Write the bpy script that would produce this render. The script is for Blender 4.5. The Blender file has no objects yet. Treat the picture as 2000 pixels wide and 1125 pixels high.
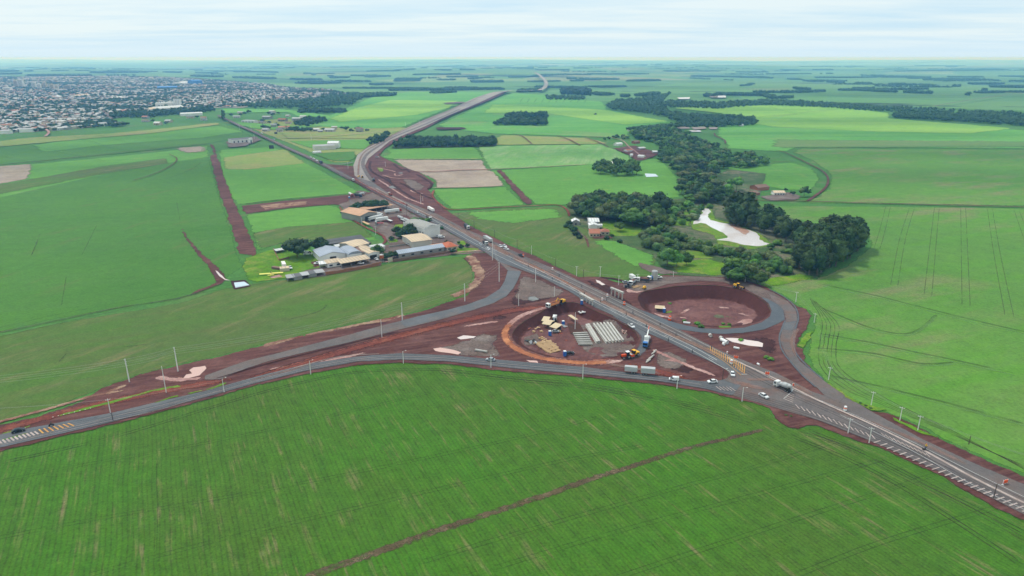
import bpy, math, random
import numpy as np
from mathutils import Vector, noise as mnoise
from mathutils.geometry import delaunay_2d_cdt
random.seed(7); np.random.seed(7)
SC = bpy.context.scene
COL = SC.collection
HC = 150.0; F = 1333.0; PITCH = math.radians(18.66)
CP, SP = math.cos(PITCH), math.sin(PITCH)

# ------------------------------------------------------------------ terrain
def H(x, y):
    r = math.hypot(x, y)
    if r < 2600: return 0.0
    k = min(1.0, (r - 2600) / 3500.0); k = k * k * (3 - 2 * k)
    h = 13 * math.sin(x / 900 + 1.3) * math.cos(y / 1500 + .5) + 9 * math.sin((x + y * .6) / 640 + 2) + 16 * math.sin(x / 2600 - y / 2100)
    k2 = min(1.0, max(0.0, (r - 9000) / 12000.0))
    h += k2 * 30 * (math.sin(x / 4200 + 2.0) + math.sin(y / 3300 - x / 9000))
    return k * (h - 8)
PITS = []
def seg_dist(px, py, poly):
    P = np.asarray(poly); Q = np.roll(P, -1, axis=0); D = Q - P
    L = np.maximum((D ** 2).sum(1), 1e-9)
    t = np.clip(((px - P[:, 0]) * D[:, 0] + (py - P[:, 1]) * D[:, 1]) / L, 0, 1)
    return float(np.sqrt(((P[:, 0] + t * D[:, 0] - px) ** 2 + (P[:, 1] + t * D[:, 1] - py) ** 2).min()))
def inside(px, py, poly):
    P = np.asarray(poly); x1, y1 = P[:, 0], P[:, 1]; x2, y2 = np.roll(x1, -1), np.roll(y1, -1)
    c = ((y1 > py) != (y2 > py)) & (px < (x2 - x1) * (py - y1) / np.where(y2 == y1, 1e-9, y2 - y1) + x1)
    return bool(c.sum() % 2)
def pit_h(x, y):
    for P in PITS:
        if P['x0'] < x < P['x1'] and P['y0'] < y < P['y1'] and inside(x, y, P['poly']):
            t = (y - P['y0']) / (P['y1'] - P['y0'])
            dep = P['near'] + (P['far'] - P['near']) * t
            w = dep * 1.05
            s = min(1.0, seg_dist(x, y, P['poly']) / w)
            return -dep * s * (1.0 if s < 1 else 1.0)
    return 0.0
def ray(u, v):
    xx = (u - 1000) / F; yy = -(v - 562.5) / F
    return xx, CP + yy * SP, -SP + yy * CP
def G(u, v, z=None):
    dx, dy, dz = ray(u, v)
    dz = min(dz, -0.0032)
    if z is not None:
        t = (HC - z) / -dz
        return (dx * t, dy * t)
    t = HC / -dz
    if t > 2500:
        t = 2400
        while t < 45000:
            if HC + dz * t < H(dx * t, dy * t): break
            t *= 1.012
        return (dx * t, dy * t)
    x, y = dx * t, dy * t
    if PITS:
        zz = 0.0
        for _ in range(12):
            zz = .5 * zz + .5 * pit_h(x, y)
            t = (HC - zz) / -dz; x, y = dx * t, dy * t
    return (x, y)
def Z(x, y): return H(x, y) + pit_h(x, y)
def pxm(u, v):
    x, y = G(u, v); return F / max(1, (y * CP + HC * SP))
def lz(x, y, layer):
    d = math.hypot(x, y)
    return 0.03 * layer * max(1.0, d / 420.0) ** 1.6

# ------------------------------------------------------------------ materials
def lin(c):
    return tuple(((v / 255 / 12.92) if v / 255 <= .04045 else ((v / 255 + .055) / 1.055) ** 2.4) for v in c)
def K(r, g, b, k=1.0):
    l = lin((r, g, b)); return (l[0] * k, l[1] * k, l[2] * k, 1)
M = {}
class NT:
    def __init__(s, name):
        s.m = bpy.data.materials.new(name); s.m.use_nodes = True; s.t = s.m.node_tree; s.t.nodes.clear()
        s.out = s.n('ShaderNodeOutputMaterial'); s.b = s.n('ShaderNodeBsdfPrincipled'); s.l(s.b.outputs[0], s.out.inputs[0])
        M[name] = s.m
    def n(s, t, **k):
        o = s.t.nodes.new(t)
        for a, b in k.items(): setattr(o, a, b)
        return o
    def l(s, a, b): s.t.links.new(a, b)
    def put(s, inp, v):
        if hasattr(v, 'is_output') or isinstance(v, bpy.types.NodeSocket): s.l(v, inp)
        else: inp.default_value = v
    def math(s, op, a, b=0.0, clamp=False):
        o = s.n('ShaderNodeMath', operation=op); o.use_clamp = clamp; s.put(o.inputs[0], a); s.put(o.inputs[1], b); return o.outputs[0]
    def mix(s, f, a, b):
        o = s.n('ShaderNodeMix', data_type='RGBA'); s.put(o.inputs[0], f); s.put(o.inputs[6], a); s.put(o.inputs[7], b); return o.outputs[2]
    def noise(s, vec, scale, detail=4, rough=.55):
        o = s.n('ShaderNodeTexNoise'); s.l(vec, o.inputs['Vector']); o.inputs['Scale'].default_value = scale
        o.inputs['Detail'].default_value = detail; o.inputs['Roughness'].default_value = rough; return o.outputs[0]
    def pos(s):
        if not hasattr(s, '_p'): s._p = s.n('ShaderNodeNewGeometry').outputs['Position']
        return s._p
    def rot(s, ang, sc=(1, 1, 1)):
        o = s.n('ShaderNodeMapping'); s.l(s.pos(), o.inputs[0]); o.inputs['Rotation'].default_value = (0, 0, ang)
        if sc != (1, 1, 1):
            q = s.n('ShaderNodeMapping'); s.l(o.outputs[0], q.inputs[0]); q.inputs['Scale'].default_value = sc; return q.outputs[0]
        return o.outputs[0]
    def step(s, v, lo, hi):
        o = s.n('ShaderNodeMapRange'); s.put(o.inputs[0], v); o.inputs[1].default_value = lo; o.inputs[2].default_value = hi; o.clamp = True; return o.outputs[0]

DIM = dict(ground=.74, field_near=.66, field_near_b=.7, field_brownish=.62, field_blue_green=.66, field_bright=.82, field_right=.82, field_far_light=1.0, field_far_mid=.98, field_olive=.85, field_pale=.85, ploughed=.85, asphalt=.5, asphalt_dark=.48, asphalt_dusty=.52, median_dirt=.58,
           grass_verge=.8, grass_lush=.76, track_light=.85, kerb_concrete=.8, paint_worn=.85, soil_orange=.8, soil_pink=.8)
def gmat(name, c1, c2, big=0.012, c3=None, c3t=(.58, .72), c3s=.05, c3str=None, fine=.9, fine_amt=.35, rows=None, rough=.95, fade=True, alpha=1.0, spec=.15, edge_scale=.35, streak=None, patchy=None):
    """ground material: c1/c2 mottled at scale big, optional patches of c3, fine grain, crop rows (ang, spacing, strength, colour)"""
    t = NT(name)
    col = t.mix(t.step(t.noise(t.pos(), big, 5, .6), .36, .64), c1, c2)
    if streak:   # (angle, width m, colour, strength)
        o = t.rot(streak[0], (1 / streak[1], 1 / (streak[1] * 14), 1))
        col = t.mix(t.math('MULTIPLY', t.step(t.noise(o, 1.0, 4, .65), .46, .64), streak[3]), col, streak[2])
    if c3 is not None:
        vec = t.rot(c3str[0], (1, c3str[1], 1)) if c3str else t.pos()
        f = t.step(t.noise(vec, c3s, 6, .65), c3t[0] - .05, c3t[1] - .05)
        f2 = t.step(t.noise(t.pos(), c3s * .22, 2), .38, .6)
        col = t.mix(t.math('MULTIPLY', f, f2), col, c3)
    if rows:
        for (ang, sp, st, rc) in rows:
            o = t.rot(ang)
            sx = t.n('ShaderNodeSeparateXYZ'); t.l(o, sx.inputs[0])
            wob = t.math('MULTIPLY', t.noise(t.pos(), .03, 2), sp * 1.5)
            ph = t.math('MULTIPLY', t.math('ADD', sx.outputs[0], wob), 2 * math.pi / sp)
            w = t.step(t.math('SINE', ph), .1, .95)
            nn = t.step(t.noise(o, .35, 4, .7), .3, .65)
            col = t.mix(t.math('MULTIPLY', t.math('MULTIPLY', w, nn), st), col, rc)
    # fine grain multiplies
    g = t.noise(t.pos(), fine, 5, .75)
    g = t.step(g, .25, .75)
    hsv = t.n('ShaderNodeHueSaturation'); t.l(col, hsv.inputs['Color'])
    if name[:5] in ('field', 'groun', 'grass'): hsv.inputs['Hue'].default_value = .487; hsv.inputs['Saturation'].default_value = {'field_near': 1.13, 'field_brownish': 1.14, 'field_right': 1.14, 'field_blue_green': 1.2, 'field_bright': 1.04}.get(name, 1.08)
    fa = min(.6, fine_amt * 1.7)
    md = t.math('ADD', t.math('MULTIPLY', t.step(t.noise(t.pos(), fine * .17, 5, .7), .3, .7), fa * .8), 1 - fa * .4)
    t.l(t.math('MULTIPLY', t.math('MULTIPLY', md, DIM.get(name, .74)), t.math('ADD', t.math('MULTIPLY', g, fa * 2), 1 - fa)), hsv.inputs['Value'])
    t.l(hsv.outputs[0], t.b.inputs['Base Color'])
    t.b.inputs['Roughness'].default_value = rough; t.b.inputs['Specular IOR Level'].default_value = spec
    if fade:
        a = t.n('ShaderNodeAttribute', attribute_name='edge')
        nn = t.math('MULTIPLY', t.math('SUBTRACT', t.noise(t.pos(), edge_scale, 5, .7), .5), 2.4)
        s_ = t.math('ADD', t.math('MULTIPLY', a.outputs['Fac'], 1.6), nn)
        al = t.math('MULTIPLY', t.step(s_, .45, .8), t.step(a.outputs['Fac'], 0, .12))
        if alpha < 1: al = t.math('MULTIPLY', al, alpha)
        if patchy: al = t.math('MULTIPLY', al, t.step(t.noise(t.pos(), patchy, 4, .7), .32, .5))
        t.l(al, t.b.inputs['Alpha'])
    return t.m
def pmat(name, c, rough=.6, metal=0, var=.12, scale=.8, spec=.4, objvar=0.0, emit=None, dirt=None, ribs=0):
    t = NT(name)
    tc = t.n('ShaderNodeTexCoord').outputs['Object']
    g = t.noise(tc, scale, 5, .6)
    hsv = t.n('ShaderNodeHueSaturation'); hsv.inputs['Color'].default_value = c
    base = None
    if dirt:
        base = t.mix(t.step(t.noise(tc, scale * .5, 5, .7), .45, .75), c, dirt); t.l(base, hsv.inputs['Color'])
    v = t.math('ADD', t.math('MULTIPLY', t.step(g, .3, .7), var * 1.7), .9 * (1 - var))
    if ribs:
        sx = t.n('ShaderNodeSeparateXYZ'); t.l(tc, sx.inputs[0])
        v = t.math('MULTIPLY', v, t.math('ADD', t.math('MULTIPLY', t.step(t.math('SINE', t.math('MULTIPLY', sx.outputs[0], 2 * math.pi / ribs)), .2, .9), -.28), 1.05))
    if objvar:
        oi = t.n('ShaderNodeObjectInfo'); v = t.math('MULTIPLY', v, t.math('ADD', t.math('MULTIPLY', oi.outputs['Random'], objvar * 2), 1 - objvar))
    t.l(v, hsv.inputs['Value']); t.l(hsv.outputs[0], t.b.inputs['Base Color'])
    t.b.inputs['Roughness'].default_value = rough; t.b.inputs['Metallic'].default_value = metal; t.b.inputs['Specular IOR Level'].default_value = spec
    return t.m

# ------------------------------------------------------------------ tagging and meshes
def tag(o, label=None, cat=None, group=None, kind=None):
    if label: o['label'] = label
    if cat: o['category'] = cat
    if group: o['group'] = group
    if kind: o['kind'] = kind
    return o
def link(name, me, mats, parent=None):
    o = bpy.data.objects.new(name, me); COL.objects.link(o)
    for m in (mats if isinstance(mats, (list, tuple)) else [mats]): me.materials.append(M[m] if isinstance(m, str) else m)
    if parent: o.parent = parent
    return o
def empty(name, loc, rz=0, sc=1):
    o = bpy.data.objects.new(name, None); COL.objects.link(o); o.location = loc; o.rotation_euler = (0, 0, rz); o.empty_display_size = .5
    if sc != 1: o.scale = (sc, sc, sc)
    return o
def copy_tree(o, parent=None, exclude=()):
    c = o.copy(); COL.objects.link(c); c.parent = parent
    for ch in list(o.children): copy_tree(ch, c)
    return c
class MB:
    def __init__(s): s.v = []; s.f = []; s.m = []
    def add(s, vs, fs, m=0):
        n = len(s.v); s.v += [tuple(p) for p in vs]; s.f += [tuple(i + n for i in f) for f in fs]; s.m += [m] * len(fs); return s
    def box(s, cx, cy, cz, sx, sy, sz, rz=0, m=0, tz=1.0):
        """centre x,y, bottom z; tz = taper of the top"""
        vs = []
        for k, zz in ((1, cz), (tz, cz + sz)):
            for a, b in ((-1, -1), (1, -1), (1, 1), (-1, 1)):
                x, y = a * sx / 2 * k, b * sy / 2 * k
                vs.append((cx + x * math.cos(rz) - y * math.sin(rz), cy + x * math.sin(rz) + y * math.cos(rz), zz))
        return s.add(vs, [(3, 2, 1, 0), (4, 5, 6, 7), (0, 1, 5, 4), (1, 2, 6, 5), (2, 3, 7, 6), (3, 0, 4, 7)], m)
    def cyl(s, p0, p1, r0, r1=None, n=8, m=0, cap=True):
        r1 = r0 if r1 is None else r1
        a, b = Vector(p0), Vector(p1); d = (b - a).normalized()
        u = d.orthogonal().normalized(); w = d.cross(u)
        vs = [a + (u * math.cos(i * 2 * math.pi / n) + w * math.sin(i * 2 * math.pi / n)) * r0 for i in range(n)]
        vs += [b + (u * math.cos(i * 2 * math.pi / n) + w * math.sin(i * 2 * math.pi / n)) * r1 for i in range(n)]
        fs = [(i, (i + 1) % n, n + (i + 1) % n, n + i) for i in range(n)]
        if cap: fs += [tuple(range(n))[::-1], tuple(range(n, 2 * n))]
        return s.add(vs, fs, m)
    def prism(s, prof, y0, y1, m=0, top=None):
        """prof: (x,z) list, extruded from y0 to y1; top=(zmin,k) narrows y above zmin by k"""
        n = len(prof)
        def yy(y, z): return y * (top[1] if top and z > top[0] else 1)
        vs = [(x, yy(y0, z), z) for x, z in prof] + [(x, yy(y1, z), z) for x, z in prof]
        fs = [(i, (i + 1) % n, n + (i + 1) % n, n + i) for i in range(n)] + [tuple(range(n))[::-1], tuple(range(n, 2 * n))]
        return s.add(vs, fs, m)
    def build(s, name, mats, parent=None, smooth=False):
        me = bpy.data.meshes.new(name); me.from_pydata(s.v, [], s.f); 
        me.polygons.foreach_set('material_index', s.m)
        if smooth: me.polygons.foreach_set('use_smooth', [True] * len(s.f))
        me.update(); return link(name, me, mats, parent)

# ------------------------------------------------------------------ ground patches and ribbons
def dens(pts, stepf, closed=True):
    out = []; n = len(pts)
    for i in range(n if closed else n - 1):
        a, b = pts[i], pts[(i + 1) % n]
        L = math.hypot(b[0] - a[0], b[1] - a[1]); k = max(1, int(L / stepf(a, b)))
        for j in range(k): out.append((a[0] + (b[0] - a[0]) * j / k, a[1] + (b[1] - a[1]) * j / k))
    if not closed: out.append(pts[-1])
    return out
def smoothpx(pts, closed=False, n=4):
    out = []; N = len(pts)
    for i in range(N if closed else N - 1):
        p0 = pts[(i - 1) % N] if closed or i > 0 else pts[0]; p1 = pts[i]; p2 = pts[(i + 1) % N]
        p3 = pts[(i + 2) % N] if closed or i + 2 < N else pts[-1]
        for k in range(n):
            t = k / n
            out.append(tuple(.5 * (2 * p1[j] + (p2[j] - p0[j]) * t + (2 * p0[j] - 5 * p1[j] + 4 * p2[j] - p3[j]) * t * t + (3 * p1[j] - p0[j] - 3 * p2[j] + p3[j]) * t ** 3) for j in (0, 1)))
    if not closed: out.append(pts[-1])
    return out
def jit(p, amp, sc):
    n = mnoise.noise_vector(Vector((p[0] * sc, p[1] * sc, 3.1))); n2 = mnoise.noise_vector(Vector((p[0] * sc * 3.1, p[1] * sc * 3.1, 7.7)))
    return (p[0] + amp * (n.x + .5 * n2.x), p[1] + amp * (n.y + .5 * n2.y))
def ground_poly(px, smooth=False, amp=None, step=None, world=False):
    if smooth: px = smoothpx(px, True)
    if world: w = px
    else:
        px = dens(px, lambda a, b: 30)
        w = [G(u, v, 0) if v > 190 else G(u, v) for u, v in px]
    d0 = sum(math.hypot(*p) for p in w) / len(w)
    st = step or d0 * .006
    w = dens(w, lambda a, b: max(st, .006 * math.hypot(*a)))
    am = d0 * .0025 if amp is None else amp
    if am: w = [jit(p, am, .35 / max(am, .3) * .5) for p in w]
    return w
PCNT = [0]
def patch(name, px, mat, layer=1, w=None, amp=None, smooth=False, holes=(), kind='structure', label=None, world=False, grid=None, zfun=None, step=None, drape=False):
    poly = ground_poly(px, smooth, amp, step, world)
    PCNT[0] += 1; layer = layer + (PCNT[0] % 14) * .065
    d0 = sum(math.hypot(*p) for p in poly) / len(poly)
    if w is None: w = d0 * .008
    V = [Vector(p) for p in poly]; n = len(V)
    E = [(i, (i + 1) % n) for i in range(n)]
    area = sum(poly[i][0] * poly[(i + 1) % n][1] - poly[(i + 1) % n][0] * poly[i][1] for i in range(n))
    sg = 1 if area > 0 else -1
    P = np.array(poly)
    for i in range(0, n):
        a = V[i - 1]; b = V[(i + 1) % n]; t = (b - a)
        if t.length < 1e-6: continue
        t.normalize(); nn = Vector((-t.y, t.x)) * sg
        for kk in (1.0,):
            q = V[i] + nn * w * kk
            if inside(q.x, q.y, poly) and seg_dist(q.x, q.y, P) > .8 * w * kk: V.append(q)
    hs = []
    for hpoly in holes:
        k0 = len(V); V += [Vector(p) for p in hpoly]; m = len(hpoly)
        E += [(k0 + i, k0 + (i + 1) % m) for i in range(m)]; hs.append(hpoly)
    if grid is None and (drape or d0 > 2300): grid = max(40, d0 * .02) if not drape else 4
    if grid:
        x0, y0 = P.min(0); x1, y1 = P.max(0)
        xs = np.arange(x0 + grid / 2, x1, grid); ys = np.arange(y0 + grid / 2, y1, grid)
        for x in xs:
            for y in ys:
                xx, yy = x + random.uniform(-.2, .2) * grid, y + random.uniform(-.2, .2) * grid
                if inside(xx, yy, poly) and seg_dist(xx, yy, P) > min(w, grid) * .6:
                    if any(inside(xx, yy, h) for h in hs): continue
                    V.append(Vector((xx, yy)))
    vo, eo, fo, *_ = delaunay_2d_cdt(V, E, [], 0, 1e-4)
    fs = []
    for f in fo:
        cx = sum(vo[i].x for i in f) / len(f); cy = sum(vo[i].y for i in f) / len(f)
        if inside(cx, cy, poly) and not any(inside(cx, cy, h) for h in hs): fs.append(tuple(f))
    used = sorted({i for f in fs for i in f}); mp = {k: j for j, k in enumerate(used)}
    vs = []; ed = []
    for k in used:
        p = vo[k]; d = seg_dist(p.x, p.y, P)
        z = (zfun(p.x, p.y) if zfun else (Z(p.x, p.y) if drape else H(p.x, p.y))) + lz(p.x, p.y, layer)
        vs.append((p.x, p.y, z)); ed.append(min(1.0, d / w))
    me = bpy.data.meshes.new(name); me.from_pydata(vs, [], [tuple(mp[i] for i in f) for f in fs])
    for pl in me.polygons:
        if pl.normal.z < 0: pl.flip()
    at = me.attributes.new('edge', 'FLOAT', 'POINT'); at.data.foreach_set('value', ed)
    me.update(); o = link(name, me, mat); tag(o, label, None, None, kind); o['label'] = label or name.replace('_', ' ')
    if not label: del o['label']
    return o
def ribbon(name, px, width, mat, layer=2, smooth=True, kind='structure', parts=2, dashed=None, amp=0, drape=False, world=False, side=0.0, label=None, fadeend=True, mode='edge'):
    """strip following a line; width in metres (number or (start,end)); edge attribute 0 at the sides"""
    PCNT[0] += 1; layer = layer + (PCNT[0] % 14) * .065
    if smooth and len(px) > 2: px = smoothpx(px, False, 5)
    w = px if world else [(G(u, v)) for u, v in px]
    w = dens(w, lambda a, b: max(2.0, .012 * math.hypot(*a)), False)
    n = len(w); vs = []; fs = []; ed = []
    L = 0; cum = [0]
    for i in range(1, n): L += math.hypot(w[i][0] - w[i - 1][0], w[i][1] - w[i - 1][1]); cum.append(L)
    prev = None
    for i in range(n):
        a = w[max(0, i - 1)]; b = w[min(n - 1, i + 1)]
        t = Vector((b[0] - a[0], b[1] - a[1])).normalized(); nn = Vector((-t.y, t.x))
        k = cum[i] / L if L else 0
        wd = width if not isinstance(width, (tuple, list)) else width[0] + (width[1] - width[0]) * k
        c = w[i]
        if amp: c = jit(c, amp, .04)
        for j in range(-parts // 2, parts // 2 + 1) if parts > 1 else (-1, 1):
            s = j / (parts / 2) if parts > 1 else j
            q = (c[0] + nn.x * (wd / 2 * s + side), c[1] + nn.y * (wd / 2 * s + side))
            vs.append((q[0], q[1], (Z(*q) if drape else H(*q)) + lz(q[0], q[1], layer)))
            e = 1 - abs(s)
            if fadeend: e *= min(1, cum[i] / (wd * 1.5), (L - cum[i]) / (wd * 1.5)) if 0 < i < n - 1 else 0
            ed.append(max(0, e))
    m = parts + 1 if parts > 1 else 2
    for i in range(n - 1):
        if dashed and (cum[i] % sum(dashed)) > dashed[0]: continue
        for j in range(m - 1): fs.append((i * m + j, i * m + j + 1, (i + 1) * m + j + 1, (i + 1) * m + j)[::-1])
    me = bpy.data.meshes.new(name); me.from_pydata(vs, [], fs)
    for pl in me.polygons:
        if pl.normal.z < 0: pl.flip()
    at = me.attributes.new('edge', 'FLOAT', 'POINT'); at.data.foreach_set('value', ed)
    me.update(); o = link(name, me, mat); tag(o, label, None, None, kind)
    return o
# ------------------------------------------------------------------ ground colours
RA = math.radians(-27.1)
SOIL = K(98, 58, 56, 1.0); SOILD = K(72, 40, 42); SOILR = K(132, 66, 52); TAN = K(165, 140, 122)
gmat('ground', K(84, 132, 70), K(72, 126, 60), big=.004, c3=K(120, 130, 88), c3t=(.6, .75), c3s=.02, fine=.45, fine_amt=.22, fade=False)
gmat('field_near', K(78, 134, 56), K(84, 120, 56), big=.013, c3=K(140, 136, 98), c3t=(.585, .74), c3s=.36, c3str=(RA, .08), fine=1.1, fine_amt=.26,
     rows=[(RA, 1.6, .6, K(66, 78, 44)), (RA, 11.3, .22, K(46, 84, 38)), (RA, 4.8, .14, K(112, 160, 72))], fade=False)
gmat('field_near_b', K(76, 134, 54), K(70, 122, 50), big=.012, c3=K(112, 112, 75), c3t=(.62, .78), c3s=.06, c3str=(RA, .12), fine=.9, fine_amt=.25,
     rows=[(RA, 1.5, .38, K(92, 92, 62))], edge_scale=.3)
gmat('field_brownish', K(92, 136, 66), K(100, 126, 74), big=.010, c3=K(150, 142, 105), c3t=(.56, .76), c3s=.09, c3str=(math.radians(28), .12), fine=.8, fine_amt=.2,
     rows=[(math.radians(30), 1.6, .25, K(112, 108, 78))], streak=(math.radians(62), 9, K(112, 118, 78), .5), edge_scale=.3)
gmat('field_blue_green', K(98, 144, 78), K(86, 132, 72), big=.006, c3=K(120, 118, 85), c3t=(.62, .8), c3s=.05, c3str=(math.radians(15), .2), fine=.7, fine_amt=.18,
     rows=[(math.radians(15), 3.2, .16, K(70, 110, 62))], streak=(math.radians(75), 16, K(98, 138, 84), .5), edge_scale=.2)
gmat('field_bright', K(98, 156, 70), K(88, 144, 64), big=.008, c3=K(130, 150, 85), c3t=(.62, .8), c3s=.03, fine=.6, fine_amt=.16, streak=(math.radians(80), 12, K(82, 140, 60), .5), edge_scale=.2)
gmat('field_right', K(102, 144, 76), K(90, 132, 70), big=.005, c3=K(132, 130, 98), c3t=(.52, .72), c3s=.03, c3str=(math.radians(65), .3), fine=.6, fine_amt=.2,
     rows=[(math.radians(-8), 3.0, .15, K(72, 112, 58))], streak=(math.radians(70), 14, K(92, 146, 66), .6), edge_scale=.2)
gmat('lane_wear', K(78, 76, 78), K(96, 92, 92), big=.1, fine=.5, fine_amt=.2, alpha=.38, edge_scale=.1)
gmat('lane_dust', K(176, 128, 112), K(160, 140, 130), big=.1, fine=.5, fine_amt=.2, alpha=.45, edge_scale=.12)
gmat('field_far_light', K(126, 168, 80), K(106, 156, 74), big=.0035, fine=.2, fine_amt=.1, streak=(math.radians(88), 60, K(135, 172, 88), .7), edge_scale=.05)
gmat('field_far_mid', K(80, 140, 70), K(92, 150, 74), big=.003, fine=.2, fine_amt=.1, streak=(math.radians(86), 45, K(104, 156, 82), .7), c3=K(128, 138, 98), c3t=(.6, .75), c3s=.004, edge_scale=.05)
gmat('field_olive', K(128, 146, 84), K(140, 148, 90), big=.01, c3=K(160, 140, 105), c3t=(.5, .75), c3s=.02, fine=.5, fine_amt=.15, streak=(math.radians(85), 12, K(112, 148, 76), .6), edge_scale=.15)
gmat('field_pale', K(120, 166, 98), K(104, 156, 88), big=.01, c3=K(150, 172, 125), c3t=(.5, .7), c3s=.05, c3str=(math.radians(15), .15), fine=.5, fine_amt=.18, rows=[(math.radians(8), 5, .3, K(92, 140, 82))], edge_scale=.15)
gmat('field_tan', K(106, 142, 82), K(100, 140, 78), big=.004, fine=.3, fine_amt=.12, streak=(math.radians(88), 30, K(128, 140, 98), .5), edge_scale=.05)
gmat('town_ground', K(176, 164, 150), K(150, 142, 126), big=.02, c3=K(120, 136, 90), c3t=(.5, .65), c3s=.012, fine=.2, fine_amt=.2, edge_scale=.03)
gmat('ploughed', K(172, 156, 140), K(154, 136, 122), big=.02, c3=K(176, 158, 134), c3t=(.5, .7), c3s=.05, c3str=(math.radians(60), .15), fine=.5, fine_amt=.18, rows=[(math.radians(60), 6, .25, K(120, 96, 84))], edge_scale=.15)
gmat('grass_verge', K(112, 150, 58), K(84, 126, 48), big=.05, c3=K(140, 140, 82), c3t=(.5, .7), c3s=.2, fine=1.2, fine_amt=.3)
gmat('grass_lush', K(106, 152, 52), K(78, 128, 44), big=.04, c3=K(138, 148, 76), c3t=(.5, .7), c3s=.12, fine=.9, fine_amt=.3)
gmat('scrub_ground', K(66, 96, 48), K(86, 108, 62), big=.03, c3=K(128, 122, 98), c3t=(.48, .62), c3s=.06, fine=.8, fine_amt=.4)
gmat('scrub_grey', K(120, 116, 94), K(98, 104, 74), big=.05, c3=K(70, 96, 50), c3t=(.5, .65), c3s=.12, fine=1.0, fine_amt=.4)
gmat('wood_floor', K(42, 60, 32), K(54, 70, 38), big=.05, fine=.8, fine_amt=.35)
gmat('soil', K(108, 66, 61), K(86, 51, 49), big=.03, c3=K(132, 92, 86), c3t=(.56, .74), c3s=.05, fine=.7, fine_amt=.18, edge_scale=.25, streak=(math.radians(70), 2.6, K(132, 92, 84), .6))
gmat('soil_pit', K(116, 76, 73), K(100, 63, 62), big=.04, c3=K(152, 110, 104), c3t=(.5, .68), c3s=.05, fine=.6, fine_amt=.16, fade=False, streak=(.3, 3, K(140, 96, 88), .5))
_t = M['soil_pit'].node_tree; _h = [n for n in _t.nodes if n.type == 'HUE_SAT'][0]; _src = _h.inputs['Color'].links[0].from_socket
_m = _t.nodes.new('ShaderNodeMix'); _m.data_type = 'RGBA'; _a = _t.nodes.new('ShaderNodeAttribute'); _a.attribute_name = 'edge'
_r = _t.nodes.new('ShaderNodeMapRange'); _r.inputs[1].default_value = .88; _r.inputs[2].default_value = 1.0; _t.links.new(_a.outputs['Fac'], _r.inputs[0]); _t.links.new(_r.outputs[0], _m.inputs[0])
_m.inputs[6].default_value = K(88, 50, 46); _t.links.new(_src, _m.inputs[7]); _t.links.new(_m.outputs[2], _h.inputs['Color'])  # darker bank colour near the rim: partly earth tone, partly painted shade
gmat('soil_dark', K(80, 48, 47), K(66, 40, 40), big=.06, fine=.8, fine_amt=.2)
gmat('soil_red', K(136, 70, 56), K(118, 62, 54), big=.04, c3=K(158, 98, 78), c3t=(.5, .7), c3s=.1, fine=.8, fine_amt=.25)
gmat('soil_orange', K(176, 110, 74), K(156, 94, 68), big=.05, c3=K(205, 140, 98), c3t=(.5, .7), c3s=.12, fine=.8, fine_amt=.22)
gmat('soil_pink', K(190, 150, 142), K(160, 116, 108), big=.1, c3=K(210, 180, 170), c3t=(.5, .7), c3s=.2, fine=.8, fine_amt=.25)
gmat('soil_grey', K(128, 112, 104), K(108, 88, 82), big=.06, c3=K(142, 130, 124), c3t=(.5, .7), c3s=.12, fine=.9, fine_amt=.3)
gmat('straw', K(186, 156, 130), K(150, 112, 94), big=.1, c3=K(120, 68, 58), c3t=(.46, .6), c3s=.22, c3str=(math.radians(40), .5), fine=1.2, fine_amt=.3, edge_scale=.5)
gmat('track', K(110, 100, 74), K(92, 112, 62), big=.08, fine=1.0, fine_amt=.3, alpha=.5, edge_scale=.3, patchy=.05)
gmat('track_soft', K(72, 104, 50), K(82, 98, 54), big=.08, fine=1.0, fine_amt=.3, alpha=.42, edge_scale=.3, patchy=.05)
gmat('track_light', K(120, 165, 84), K(112, 150, 78), big=.08, fine=1.0, fine_amt=.2, alpha=.5, edge_scale=.3)
gmat('brown_strip', K(106, 92, 66), K(96, 78, 62), big=.05, c3=K(130, 112, 88), c3t=(.5, .65), c3s=.3, fine=1.4, fine_amt=.3, alpha=.85, edge_scale=.5, patchy=.16)
gmat('asphalt', K(132, 134, 138), K(118, 120, 124), big=.05, c3=K(150, 136, 130), c3t=(.55, .75), c3s=.08, fine=1.2, fine_amt=.12, rough=.8, edge_scale=1.2, spec=.3)
gmat('asphalt_dark', K(112, 118, 126), K(98, 104, 112), big=.06, c3=K(128, 132, 138), c3t=(.5, .7), c3s=.12, fine=1.2, fine_amt=.14, rough=.7, edge_scale=1.2, spec=.35)
gmat('highway_pale', K(172, 160, 152), K(158, 148, 142), big=.03, fine=.5, fine_amt=.1, rough=.85, edge_scale=.5)
gmat('asphalt_dusty', K(146, 134, 130), K(130, 122, 120), big=.05, c3=K(152, 120, 108), c3t=(.5, .7), c3s=.07, fine=1.0, fine_amt=.14, rough=.85, edge_scale=.8)
gmat('median_dirt', K(164, 132, 118), K(150, 116, 102), big=.06, c3=K(178, 150, 136), c3t=(.5, .7), c3s=.1, fine=1.0, fine_amt=.16, edge_scale=.8)
gmat('gravel', K(150, 152, 150), K(128, 128, 126), big=.15, fine=1.5, fine_amt=.25, edge_scale=.6)
gmat('paint_white', K(225, 225, 222), K(200, 198, 194), big=.3, fine=2, fine_amt=.1, fade=False)
gmat('paint_worn', K(196, 180, 172), K(168, 150, 142), big=.3, fine=2, fine_amt=.15, fade=False)
gmat('paint_faded', K(214, 196, 188), K(182, 164, 158), big=.4, fine=2, fine_amt=.2, fade=False)
gmat('paint_yellow', K(226, 176, 96), K(208, 150, 96), big=.3, fine=2, fine_amt=.12, fade=False)
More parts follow.
